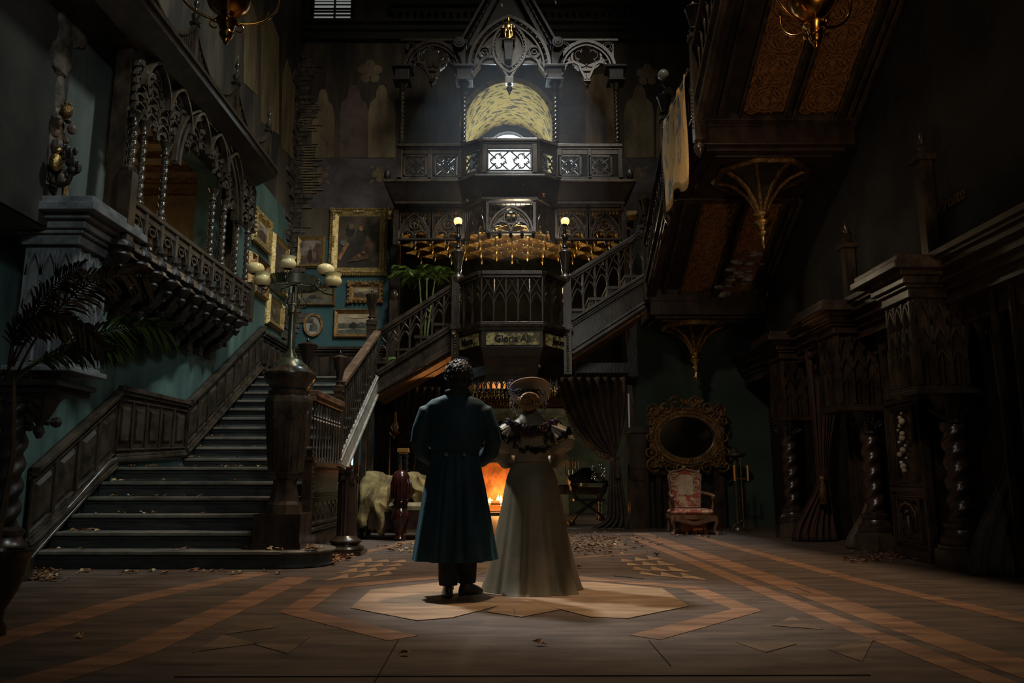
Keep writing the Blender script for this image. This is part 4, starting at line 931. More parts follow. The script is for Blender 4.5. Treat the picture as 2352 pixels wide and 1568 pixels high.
# ================================================================== PAINTINGS
GFR = mat('gold_frame', (.34,.23,.08), .38, .7, c2=(.58,.43,.19), sc=14, bump=.6, bsc=50)
GFD = mat('brown_gold_frame', (.22,.12,.045), .42, .6, c2=(.42,.25,.10), sc=14, bump=.5, bsc=40)
def canvas(c1, c2, sc=3, ramp=(.4,.6), st=(1,1,1)): return mat('painted_canvas', c1, .75, c2=c2, sc=sc, ramp=ramp, st=st)
def blob(par, T, pts, m, name='painted_shape', lift=0):
    mb = MB(); mb.prism([T(u, v, .006+lift) for u, v in pts], T(0,0,.003)-T(0,0,.0)); return mb.build(name, m, par)
def oval(cu, cv, ru, rv, n=18, j=.10): return [(cu+ru*(1+random.uniform(-j,j))*math.cos(2*PI*i/n), cv+rv*(1+random.uniform(-j,j))*math.sin(2*PI*i/n)) for i in range(n)]
def painting(label, q, nrm, fw, can_m, shapes=(), fm=None, ornate=0, group=None, tilt=0):
    """q: four wall points bl, br, tr, tl; fw frame width in m"""
    fm = fm or GFR; nrm = Vector(nrm); bl_, br_, tr_, tl_ = [Vector(p) for p in q]
    ux = (br_-bl_).normalized(); uz = (tl_-bl_).normalized(); W_ = (br_-bl_).length; H_ = (tl_-bl_).length
    t = thing('painting', label, 'painting', bl_, group)
    T = lambda u, v, d: bl_+ux*(fw*.8+(W_-1.6*fw)*u)+uz*(fw*.8+(H_-1.6*fw)*v)+nrm*(.02+d)
    mb = MB(); mb.prism([T(0,0,0),T(1,0,0),T(1,1,0),T(0,1,0)], nrm*.006); cv = mb.build('canvas', can_m, t)
    mb = MB()
    def F(a, b, d0, d1, w0, w1):         # mitred strip between inset w0 and w1 on one side
        pass
    def ringq(i0, i1, d0, d1):
        def R4(i, d): return [bl_+ux*i+uz*i+nrm*d, br_-ux*i+uz*i+nrm*d, tr_-ux*i-uz*i+nrm*d, tl_+ux*i-uz*i+nrm*d]
        a, b, c, e = R4(i0, 0), R4(i0, d0), R4(i1, d1), R4(i1, 0); n = 4
        vs_ = a+b+c+e; fs = []
        for k in range(4):
            k2 = (k+1) % 4; fs += [(k,k2,4+k2,4+k),(4+k,4+k2,8+k2,8+k),(8+k,8+k2,12+k2,12+k),(12+k,12+k2,k2,k)]
        mb.add(vs_, fs)
    ringq(0, fw*.35, .03, .09); ringq(fw*.35, fw*.7, .075, .05); ringq(fw*.7, fw, .055, .03)
    if ornate:
        per = [(bl_,br_),(br_,tr_),(tr_,tl_),(tl_,bl_)]; inw = [uz, -ux, -uz, ux]
        for (a, b), iw in zip(per, inw):
            L_ = (b-a).length; n = int(L_/(.045 if ornate > 1 else .08))
            for i in range(n+1):
                p = a.lerp(b, i/max(1,n)); mb.ball(p+iw*fw*.1+nrm*.075, .02 if ornate > 1 else .03, 6)
            for c_ in (0,.5,1): 
                for j in range(7): mb.ball(a.lerp(b, min(1-.8*fw/L_,max(.8*fw/L_,c_)))+(b-a).normalized()*(j-3)*fw*.2+iw*fw*.45+nrm*.07, random.uniform(.02,.035), 6)
    mb.build('frame', fm, t)
    for q_, (pts, m) in enumerate(shapes): blob(cv, T, pts, m, lift=.0025*q_)
    return t
random.seed(2)
def qb(x0, y0, x1, y1, x0b=None, x1b=None):
    x0b = x0 if x0b is None else x0b; x1b = x1 if x1b is None else x1b
    return [P(x0b,y1,Y=YB), P(x1b,y1,Y=YB), P(x1,y0,Y=YB), P(x0,y0,Y=YB)]
def rectq(x0, y0, x1, y1):           # true rectangle on the back wall through the box centre
    a, b = P((x0+x1)/2, y0, Y=YB), P((x0+x1)/2, y1, Y=YB); xa_, xb_ = P(x0,(y0+y1)/2,Y=YB).x, P(x1,(y0+y1)/2,Y=YB).x
    return [(xa_,YB,b.z),(xb_,YB,b.z),(xb_,YB,a.z),(xa_,YB,a.z)]
SK = mat('painted_flesh', (.12,.05,.02), .8, c2=(.34,.15,.06), sc=7); SKD = mat('painted_brown', (.035,.02,.012), .8, c2=(.11,.06,.03), sc=7); DK = mat('painted_dark', (.007,.007,.006), .8, c2=(.03,.022,.014), sc=7)
OCP = mat('painted_ochre', (.08,.05,.022), .8, c2=(.22,.14,.06), sc=7); CLD = mat('painted_cloud', (.24,.18,.10), .8, c2=(.46,.35,.20), sc=5); GRN = mat('painted_grey_green', (.035,.04,.03), .8, c2=(.11,.11,.08), sc=6)
NF = (0,-1,0)
painting('large dark figure painting of seated people in a wide bright gold frame', rectq(758,480,891,634), NF, .17, canvas((.022,.016,.010),(.07,.045,.022)),
    [(oval(.30,.70,.10,.12),DK),(oval(.33,.78,.05,.05),OCP),([(.05,.20),(.10,.16),(.26,.42),(.30,.46),(.22,.52)],SK),(oval(.55,.62,.11,.16),DK),(oval(.55,.75,.045,.05),SK),(oval(.72,.38,.12,.16),SKD),(oval(.70,.56,.05,.04),OCP),([(.25,.12),(.70,.18),(.78,.24),(.45,.26)],SKD),(oval(.52,.25,.04,.03),SK),(oval(.62,.30,.03,.03),SK),(oval(.17,.48,.07,.06),GRN)], ornate=2)
painting('small portrait-format painting of two standing people in a plain gold frame', rectq(682,543,747,616), NF, .09, canvas((.10,.075,.06),(.22,.17,.14)),
    [([(.0,.0),(1,.0),(1,.30),(.6,.38),(0,.35)],SKD),([(.60,.60),(.75,.85),(1,.80),(1,.35),(.6,.3)],SKD),(oval(.47,.35,.12,.26),DK),(oval(.48,.66,.06,.07),OCP),(oval(.68,.36,.10,.16),mat('painted_red_brown',(.16,.07,.05),.6))])
painting('small ornate gilt landscape hanging under the large figure painting', rectq(800,648,880,696), NF, .11, canvas((.10,.08,.05),(.30,.22,.12), 5),
    [([(0,0),(1,0),(1,.38),(.6,.3),(.3,.42),(0,.3)],SKD),(oval(.5,.68,.3,.12),CLD),(oval(.85,.6,.12,.1),CLD),(oval(.2,.45,.2,.08),GRN)], ornate=1, fm=GFD)
painting('wide lake landscape in a brown gilt frame, lowest on the back wall', rectq(766,710,866,778), NF, .10, canvas((.20,.17,.12),(.36,.29,.19), 4),
    [([(0,.28),(1,.30),(1,.42),(.7,.58),(.45,.45),(.2,.55),(0,.5)],GRN),([(0,0),(1,0),(1,.2),(.5,.26),(0,.2)],GRN),(oval(.45,.42,.12,.14),DK),(oval(.6,.82,.3,.08),CLD)], fm=GFD)
painting('brown landscape with cattle half hidden behind the bronze lamp standard', rectq(675,655,771,703), NF, .06, canvas((.07,.055,.028),(.16,.12,.06), 4),
    [([(0,0),(1,0),(1,.3),(0,.35)],GRN),(oval(.45,.4,.12,.12),DK),(oval(.62,.38,.08,.1),SKD)], fm=GFD)
# oval portrait
c = P(721, 747, Y=YB); kw = MPP(747, YB); t = thing('painting', 'oval portrait of a seated figure in a narrow gilt oval frame', 'painting', (c.x, YB, c.z))
def ovs(ru, rv, n=32): return [Vector((c.x+ru*math.cos(2*PI*i/n), YB, c.z+rv*math.sin(2*PI*i/n))) for i in range(n+1)]
mb = MB(); mb.sweep([p+Vector((0,-.03,0)) for p in ovs(19.5*kw, 24.5*kw)], .045, .06, (0,1,0)); mb.sweep([p+Vector((0,-.045,0)) for p in ovs(21*kw, 26*kw)], .02, .05, (0,1,0)); mb.build('frame', GFD, t)
mb = MB(); mb.prism([p+Vector((0,-.02,0)) for p in ovs(18.5*kw, 23.5*kw)[:-1]], (0,-.005,0)); cv = mb.build('canvas', canvas((.22,.21,.19),(.34,.32,.28)), t)
mb = MB(); mb.prism([c+Vector((x*kw, -.026, z*kw)) for x, z in ((-10,-14),(10,-14),(9,0),(3,4),(3,8),(-3,8),(-3,4),(-8,0))], (0,-.004,0)); mb.build('painted_shape', GRN, cv)
mb = MB(); mb.prism([c+Vector((x*3.4*kw, -.028, z*4.2*kw+11*kw)) for x, z in circ(1, 12)[:-1]], (0,-.004,0)); mb.build('painted_shape', CLD, cv)
# left wall ones (on plane X = XL), near edge / far edge in pixels
def ql(x0, yt, yb, x1): 
    a, b = P(x0,(yt+yb)/2,X=XL), P(x1,(yt+yb)/2+0,X=XL); zt = P(x0,yt,X=XL).z; zb = P(x0,yb,X=XL).z
    return [(XL, a.y, zb), (XL, b.y, zb), (XL, b.y, zt), (XL, a.y, zt)]
NL = (1,0,0)
painting('ornate gilt landscape high on the left wall beside the carved arcade', ql(578,474,552,616), NL, .13, canvas((.10,.09,.08),(.32,.28,.22),3), [([(0,0),(1,0),(1,.5),(.6,.62),(.3,.45),(0,.6)],SKD),(oval(.5,.85,.25,.1),CLD)], ornate=1)
painting('tall narrow dark picture in a gilt frame near the corner of the left wall', ql(620,528,662,656), NL, .12, canvas((.05,.035,.030),(.10,.075,.06)), [(oval(.5,.55,.12,.3),SKD),([(.45,.2),(.55,.2),(.53,.4),(.47,.4)],OCP)])
painting('dark upright picture in a brown frame behind the left lamp shades', ql(578,578,672,611), NL, .10, canvas((.04,.032,.028),(.09,.07,.055)), [(oval(.5,.5,.2,.3),SKD)], fm=GFD)
painting('small upright picture in a deep gold frame low on the left wall above the panelling', ql(609,668,744,646), NL, .13, canvas((.05,.042,.02),(.13,.10,.045)), [(oval(.5,.45,.2,.25),SKD),(oval(.45,.6,.1,.12),OCP)])
painting('narrow picture in a brown frame half hidden by the carved arcade end', ql(566,572,668,580), NL, .09, canvas((.16,.10,.06),(.28,.18,.10)), fm=GFD)

# ================================================================== CARVED ORIEL ARCADE ON THE LEFT
ori = thing('oriel_arcade', 'carved dark oriel with barley-twist columns projecting from the left wall', 'balcony', (-4.2, 9.8, 3))
XO = -4.0; up = Vector((0,0,1))
def OL(px, py): return P(px, py, X=XO)
ZR = OL(400, 535).z; ZF = 3.02; Ya = OL(296, 400).y; Yb_ = OL(575, 600).y
mb = MB(); mb.box((XO-.06, Ya, 3.78), (XO+.06, Yb_, 3.84)); mb.box((XO-.03, Ya, 3.70), (XO+.03, Yb_, 3.78)); mb.build('handrail', WOODG, ori)
mb = MB(); mb.box((XO-.45, Ya, 3.34), (XO+.03, Yb_, 3.40)); mb.box((XO-.45, Ya, 3.28), (XO+.07, Yb_, 3.34)); mb.box((XO-.45, Ya, 3.22), (XO+.03, Yb_, 3.28)); mb.build('deck', WOOD, ori)
nb = 10; L_ = (Yb_-Ya)/nb
for i in range(nb):
    y = Ya+i*L_; mb = MB(); mb.box((XO-.04, y-.03, 3.40), (XO+.05, y+.03, 3.78)); T = lambda u, z: Vector((XO, y+L_/2+u, 3.40+z*.6))
    mb.sweep([T(u, .2+z) for u, z in arch(L_*.8, .4, 6)], .03, .05, (1,0,0)); mb.sweep([T(L_*.18*math.cos(a*.7), .38+L_*.18*math.sin(a*.7)) for a in range(10)], .02, .05, (1,0,0))
    mb.lathe([(.02,0),(.035,.03),(.02,.06),(.03,.1),(.015,.14)], (XO, y+L_/2, 3.4), 8); mb.build('arched_panel', WOODG, ori)
    # corbel under each bay : S-bracket with carved figure lumps and a drop
    mb = MB(); random.seed(i); X0 = XO
    mb.lathe([(.04,.22),(.08,.18),(.13,.13),(.14,.08),(.09,.05),(.11,0),(.08,-.06),(.04,-.09),(.06,-.13),(.012,-.20)], (X0-.02, y, 3.20), 10)
    mb.lathe([(.012,.2),(.03,.15),(.045,.1),(.02,.06),(.05,.0)], (X0+.04, y, 3.34), 8)
    mb.sweep([Vector((X0-.05,y,3.2)), Vector((X0-.1,y,3.08)), Vector((X0-.18,y,2.98)), Vector((X0-.32,y,2.90)), Vector((XL+.05,y,2.80)), Vector((XL+.03,y,2.66))], .12, .13, (0,1,0))
    for k in range(9): mb.ball((X0-.08-.03*k+random.uniform(-.03,.03), y+random.uniform(-.07,.07), 3.18-.045*k), random.uniform(.05,.085), 7)
    mb.lathe([(.01,.12),(.035,.08),(.04,.04),(.02,0),(.03,-.03),(.005,-.07)], (XL+.07, y, 2.70), 8)
    mb.build('corbel', WOODB, ori, smooth=35)
for px, y0, y1, k in ((304,268,420,1.1),(325,302,462,1),(375,352,500,1),(485,452,578,1),(511,487,606,1),(541,522,632,1),(566,522,642,1)):
    a = OL(px, y1); yy = OL(px, (y0+y1)/2).y; mb = MB(); twist(mb, XO, yy, 3.94, 4.62, .035*k, .10, lobes=2, amp=.22)
    mb.lathe([(.06,3.84),(.06,3.87),(.035,3.89),(.05,3.92),(.03,3.95)], (XO,yy,0), 10); mb.lathe([(.03,4.60),(.055,4.63),(.035,4.66),(.06,4.74),(.08,4.78)], (XO,yy,0), 10)
    mb.build('barley_twist_column', WOODG, ori, smooth=60)
# end posts
for yy in (Ya, Yb_):
    mb = MB(); mb.box((XO-.22, yy-.05, 3.3), (XO-.05, yy+.05, 5.6)) if yy == Ya else mb.box((XO-.42, yy-.02, 2.9), (XO-.3, yy+.05, 5.6))
    mb.box((XO-.07, yy-.07, 3.30), (XO+.07, yy+.07, 4.1 if yy == Ya else 3.9)); mb.lathe([(.07,4.1),(.08,4.14),(.04,4.18)], (XO,yy,0), 10); mb.build('end_post', WOOD, ori)
# tracery band: rows of bosses and foiled arches
random.seed(8)
for i in range(14):
    y = Ya+.1+i*(Yb_-Ya-.2)/13; mb = MB(); w_ = (Yb_-Ya)/14
    for j in range(7):
        z = 4.76+j*.10; wide = 2.0
        if 3 < i < 10 and j < (4-abs(i-6.5)*.9): continue
        mb.ball((XO+random.uniform(-.02,.03), y+(j % 2)*w_*.5-.25*w_, z), .045, 7, (.7,1,1)); mb.ball((XO, y+((j+1) % 2)*w_*.5-.25*w_, z+.03), .028, 6)
        mb.sweep([Vector((XO, y+u, z-.06+v)) for u, v in arch(w_*1.0, .13, 4)], .018, .05, (1,0,0))
    mb.build('foliate_tracery', WOODG, ori, smooth=40)
mb = MB()
for (c, w_, h_) in (((Ya+Yb_)/2+.1, (Yb_-Ya)*.52, .95),): mb.sweep([Vector((XO+.02, c+u, 4.62+v)) for u, v in arch(w_, h_, 12)], .06, .1, (1,0,0)); mb.sweep([Vector((XO+.05, c+u, 4.62+v)) for u, v in arch(w_*1.12, h_*1.06, 12)], .03, .06, (1,0,0))
for i in range(5): 
    yc_ = Ya+.35+i*.62; mb.sweep([Vector((XO+.06, yc_+u, 5.12+v)) for u, v in arch(.6, .42, 8)], .035, .08, (1,0,0))
mb.build('great_arch', WOODG, ori)
mb = MB(); mb.box((XO-.08, Ya, 5.25), (XO+.0, Yb_, 5.62)); mb.box((XO-.05, Ya, 4.9), (XO-.02, Ya+.35, 5.3)); mb.box((XO-.05, Yb_-.5, 4.7), (XO-.02, Yb_, 5.3)); mb.build('cove_panel', WOODB, ori)
# hood with cove and cresting
mb = MB(); XH = -3.68; HY0, HY1 = 5.2, 11.85; zh = 5.68
mb.prism([(XL, HY0, 5.45),(XO-.02, HY0, 5.5),(XH-.02, HY0, 5.66),(XH, HY0, 5.74),(XH-.06, HY0, 5.80),(XL, HY0, 5.95)], (0, HY1-HY0, 0))
mb.build('hood', WOOD, ori)
mb = MB(); mb.box((XH-.03, HY0, 5.72), (XH+.03, HY1+.03, 5.75)); mb.box((XH-.06, HY0, 5.79), (XH-.0, HY1, 5.81)); mb.box((XH-.12, HY0, 5.84), (XH-.08, HY1, 5.87))
fy = [5.9,7.25,8.65,10.1,11.6]
for i in range(len(fy)-1):
    n = 22
    pts = []
    for k in range(n+1):
        u = k/n; z = 5.90+.42*(abs(2*u-1)**2.2); y = fy[i]+(fy[i+1]-fy[i])*u; pts.append(Vector((XH-.1, y, z)))
        mb.box((XH-.11, y-.008, 5.84), (XH-.09, y+.008, z))
    mb.sweep(pts, .035, .05, (1,0,0))
mb.build('cresting', WOOD, ori)
for y in fy: mb = MB(); mb.box((XH-.14,y-.04,5.8),(XH-.06,y+.04,6.3)); mb.lathe([(.06,0),(.075,.03),(.03,.06),(.05,.1),(.055,.14),(.02,.19),(.015,.24),(.035,.28),(.03,.32),(.008,.36),(.006,.45)], (XH-.1,y,6.3), 10); mb.build('finial', WOOD, ori, smooth=40)

# ================================================================== PIERS (left one grey, right ones dark)
def pier(label, x0, x1, y0, y1, ztop, zbot, m, mt, dirx, name='wall_pier'):
    """gothic panelled pier box hanging above a column; dirx = side of the hall it faces"""
    t = thing(name, label, 'pillar', ((x0+x1)/2, (y0+y1)/2, zbot))
    mb = MB(); mb.box((x0, y0, zbot+.08), (x1, y1, ztop-.42)); mb.build('shaft', m, t)
    mb = MB()
    for g, a, b in ((.26,0,.07),(.30,.07,.15),(.2,.15,.2),(.14,.2,.28),(.10,.28,.32),(.06,.32,.42)): mb.box((x0-g, y0-g, ztop-b), (x1+g, y1+g, ztop-a))
    mb.build('cornice', mt, t)
    mb = MB(); mb.box((x0-.1,y0-.1,zbot),(x1+.1,y1+.1,zbot+.05)); mb.box((x0-.05,y0-.05,zbot+.05),(x1+.05,y1+.05,zbot+.09)); mb.build('base_moulding', mt, t)
    H_ = ztop-.42-zbot-.08
    for face in ('f', 's'):
        mb = MB(); L_ = (x1-x0) if face == 'f' else (y1-y0); n = max(2, round(L_/.17)); w_ = L_/n
        xf = x1 if dirx > 0 else x0
        def T(u, z, d=0): return Vector((x0+u, y0-.02-d, z)) if face == 'f' else Vector((xf+dirx*(.02+d), y0+u, z))
        N = (0,1,0) if face == 'f' else (1,0,0)
        for i in range(n+1): mb.sweep([T(i*w_, zbot+.1), T(i*w_, ztop-.45)], .03, .05, N); mb.sweep([T(i*w_, zbot+.1, .02), T(i*w_, zbot+H_*.55,.02)], .015, .05, N)
        for i in range(n):
            for zz, hh in ((ztop-.42-.30,.24),(zbot+H_*.52,.22),(zbot+H_*.30,.18)):
                mb.sweep([T((i+.5)*w_+u, zz+v) for u, v in arch(w_*.92, hh, 5)], .02, .05, N)
            mb.sweep([T((i+.5)*w_, zbot+.1), T((i+.5)*w_, zbot+H_*.5)], .012, .03, N)
        mb.build('tracery', mt, t)
    return t
ZP = P(170, 462, X=-4.1).z
pier('grey painted gothic pier with heavy moulded capital at the left', -4.65, -4.2, 7.35, 7.85, P(170,466,Y=7.3).z, 1.92, GREYP, GREYP, 1)
def barley(label, x, y, zb, zt, r, m=WOODR, pl=.22, name='twisted_column'):
    t = thing(name, label, 'column', (x, y, 0))
    mb = MB(); mb.lathe([(pl*1.25,0),(pl*1.25,.20),(pl*1.1,.21),(pl*1.1,.24)], (x,y,0), 8, a0=PI/8); mb.build('plinth', STONE if False else WOODG, t)
    mb = MB(); mb.lathe([(pl*.95,.24),(pl*1.0,.27),(pl*.97,.32),(pl*.8,.35),(pl*.72,.40),(pl*.8,.43),(pl*.8,.46),(r*1.1,.49),(r*1.1,zb)], (x,y,0), 24); mb.build('base', WOODR, t, smooth=35)
    mb = MB(); twist(mb, x, y, zb, zt-.28, r, .20, lobes=2, amp=.15, seg=30, per=14); mb.build('shaft', m, t, smooth=60)
    mb = MB(); mb.lathe([(r*1.0,zt-.30),(r*1.15,zt-.28),(r*.95,zt-.25),(r*1.2,zt-.14),(r*1.6,zt-.05),(r*1.8,zt)], (x,y,0), 20, fn=lambda r_, z, a: r_*(1+.09*math.cos(8*a)))
    for k in range(8):
        a = 2*PI*k/8+.4
        mb.tube([(x+math.cos(a)*(r*1.0+.1*q+.02*math.sin(q*3)), y+math.sin(a)*(r*1.0+.1*q), zt-.22+.2*q-.1*q*q*1.2) for q in (0,.3,.6,.9,1.1)], .022, 6)
        if k % 2: mb.tube([(x+math.cos(a)*(r*1.7+.035*math.cos(b)), y+math.sin(a)*(r*1.7+.035*math.cos(b)), zt-.06+.035*math.sin(b)) for b in (0,1,2,3,4,5)], .016, 6)
    mb.build('capital', WOODB, t, smooth=40)
    return t
barley('thick dark spiral column at the far left edge of the hall behind the stone urn', XA(14,1150,7.4), 7.4, .42, 1.92, .115, WOODB)
# carved wall sconce figure on the left
fg = thing('carved_figure', 'dark gilt carved winged figure holding a lamp bracket above the grey pier', 'sculpture', tuple(P(110,440,Y=7.2)))
C = lambda px, py, dy=0: P(px, py, Y=7.2+dy)
mb = MB(); random.seed(12)
mb.tube([C(105,430),C(108,390),C(118,340),C(112,300),C(128,268)], [.10,.09,.11,.13,.05], 10)
for _ in range(60): mb.ball(C(random.gauss(112,22), random.uniform(250,420), random.uniform(-.08,.08)), random.uniform(.025,.06), 7, (1,1,random.uniform(.6,1.6)))
mb.build('body', mat('sooty_brown_carving', (.03,.018,.012), .5, c2=(.11,.06,.035), sc=8, bump=.6), fg, smooth=40)
mb = MB(); mb.ball(C(153,256,-.1), .055, 12, (1,1,1.3))
for k in range(14): a = k*.9; mb.ball(C(153+11*math.cos(a), 250+14*math.sin(a), -.1+.02*math.sin(k)), .016, 6)
mb.tube([C(150,262),C(140,280),C(128,300)], .02, 7); mb.build('head', GILTD, fg, smooth=40)
mb = MB(); mb.ball(C(128,372,-.15), .07, 12, (.8,.9,1.3)); mb.ball(C(134,345,-.16), .035, 8); mb.build('child_head', GILT, fg, smooth=40)
mb = MB(); mb.tube([C(122,385,-.1),C(116,400,-.1),C(122,420,-.1),C(140,427,-.1),C(156,420,-.1),C(164,400,-.1)], .022, 8); mb.ball(C(166,392,-.1), .05, 8)
for k in range(9): mb.ball(C(160+random.uniform(-16,18), 370+random.uniform(-30,30), -.1), random.uniform(.03,.055), 6, (1,.6,1.3))
mb.prism([C(80,438),C(140,458),C(150,476),C(60,446)], (0,.35,0)); mb.build('bracket', WOODB, fg, smooth=40)
mb = MB(); mb.tube([C(149,462,.0),C(150,415,.05)], .03, 8); mb.build('stem', GILTD, fg)
# corbel shelf and urn at far left
mb = MB(); Yq = 7.0; c = P(84, 880, Y=7.25)
t = thing('corbel_bracket', 'dark carved shelf bracket under the grey pier behind the palm', 'bracket', tuple(c))
mb.box((c.x-.42, 7.2, c.z-.02), (c.x+.22, 7.9, c.z+.03)); mb.box((c.x-.36,7.25,c.z-.08),(c.x+.16,7.9,c.z-.02))
mb.build('shelf', WOODB, t); mb = MB(); mb.lathe([(.02,-.5),(.05,-.44),(.03,-.38),(.09,-.28),(.15,-.15),(.2,-.08)], (c.x-.05, 7.45, c.z), 14, fn=lambda r, z, a: r*(1+.12*math.cos(6*a)))
for k in range(12): mb.ball((c.x-.05+random.uniform(-.14,.14), 7.4+random.uniform(-.1,.1), c.z-.1-random.uniform(0,.32)), random.uniform(.03,.055), 7)
mb.build('carving', WOODB, t, smooth=40)
# fluted hanging shaft between x60-130
mb = MB(); c1 = P(100, 880, Y=7.5)
for i in range(6): mb.box((c1.x-.18+i*.065, 7.45, c1.z), (c1.x-.14+i*.065, 7.6, c1.z+.62))
tag(mb.build('reeded_shaft', GREYP), 'grey reeded shaft standing on the dark bracket shelf', 'pillar')
# stone urn with palm
uy = 4.9; ux_ = XA(2, 1300, uy); up_ = thing('potted_palm', 'large palm with dark drooping fronds in a dark urn at the far left edge', 'plant', (ux_, uy, 0))
mb = MB(); mb.lathe([(r*MPP(1300,uy), ZA(y, uy)) for y, r in ((1470,26),(1440,24),(1425,16),(1400,18),(1360,38),(1320,52),(1300,56),(1285,58),(1275,62),(1262,60),(1262,48),(1275,44))], (ux_,uy,0), 24); mb.build('urn', WOODR, up_, smooth=40)
random.seed(31)
b0 = Vector((ux_-.05, uy, ZA(1262, uy)))
mb = MB(); mb.tube([b0-Vector((0,0,.05)), b0.lerp(P(32,860,Y=5.3),.25)+Vector((.03,0,0)), b0.lerp(P(32,860,Y=5.3),.5)+Vector((.05,0,0)), b0.lerp(P(32,860,Y=5.3),.75)+Vector((.03,0,0)), P(32, 860, Y=5.3)], [.022,.02,.017,.015,.012], 8); mb.build('stem', PALMD, up_)
for (p0, p1, p2, p3, m, L) in (((38,860),(180,765),(280,735),(385,752),PALML,.26),((38,860),(110,700),(230,590),(345,640),PALMD,.26),((30,840),(80,720),(160,690),(240,800),PALMD,.20),((20,850),(60,740),(110,640),(190,610),PALMD,.2),((20,860),(20,760),(60,690),(150,740),PALMD,.2),((35,870),(120,800),(190,790),(270,800),PALML,.16)):
    yy = 5.3; q = [P(x, y, Y=yy-.25*i) for i, (x, y) in enumerate((p0,p1,p2,p3))]
    def bz(t): return (q[0]*(1-t)**3+q[1]*3*t*(1-t)**2+q[2]*3*t*t*(1-t)+q[3]*t**3)
    mb = MB(); pts = [bz(i/16) for i in range(17)]; mb.tube(pts, [.010*(1-.8*i/16) for i in range(17)], 5)
    for i in range(34):
        tt = .25+.74*i/34; a = bz(tt); tg = (bz(min(1,tt+.02))-a).normalized(); sd = tg.cross(Vector((0,1,.3))).normalized()
        for s_ in (-1,1):
            l = L*(1.1-.75*abs(tt-.5))*random.uniform(.75,1.15); d = (sd*s_*.55+tg*.85+Vector((0,random.uniform(-.3,.3),-.15-.1*s_))).normalized()
            w_ = (Vector((0,1,0)).cross(d)).normalized()*.010; b = a+d*l*.45; e = a+d*l*.8-Vector((0,0,l*.10)); f = a+d*l-Vector((0,0,l*.26))
            mb.add([a-w_*.4, a+w_*.4, b+w_, b-w_, e+w_*.7, e-w_*.7, f], ((0,1,2,3),(3,2,4,5),(5,4,6)))
    mb.build('frond', m, up_)

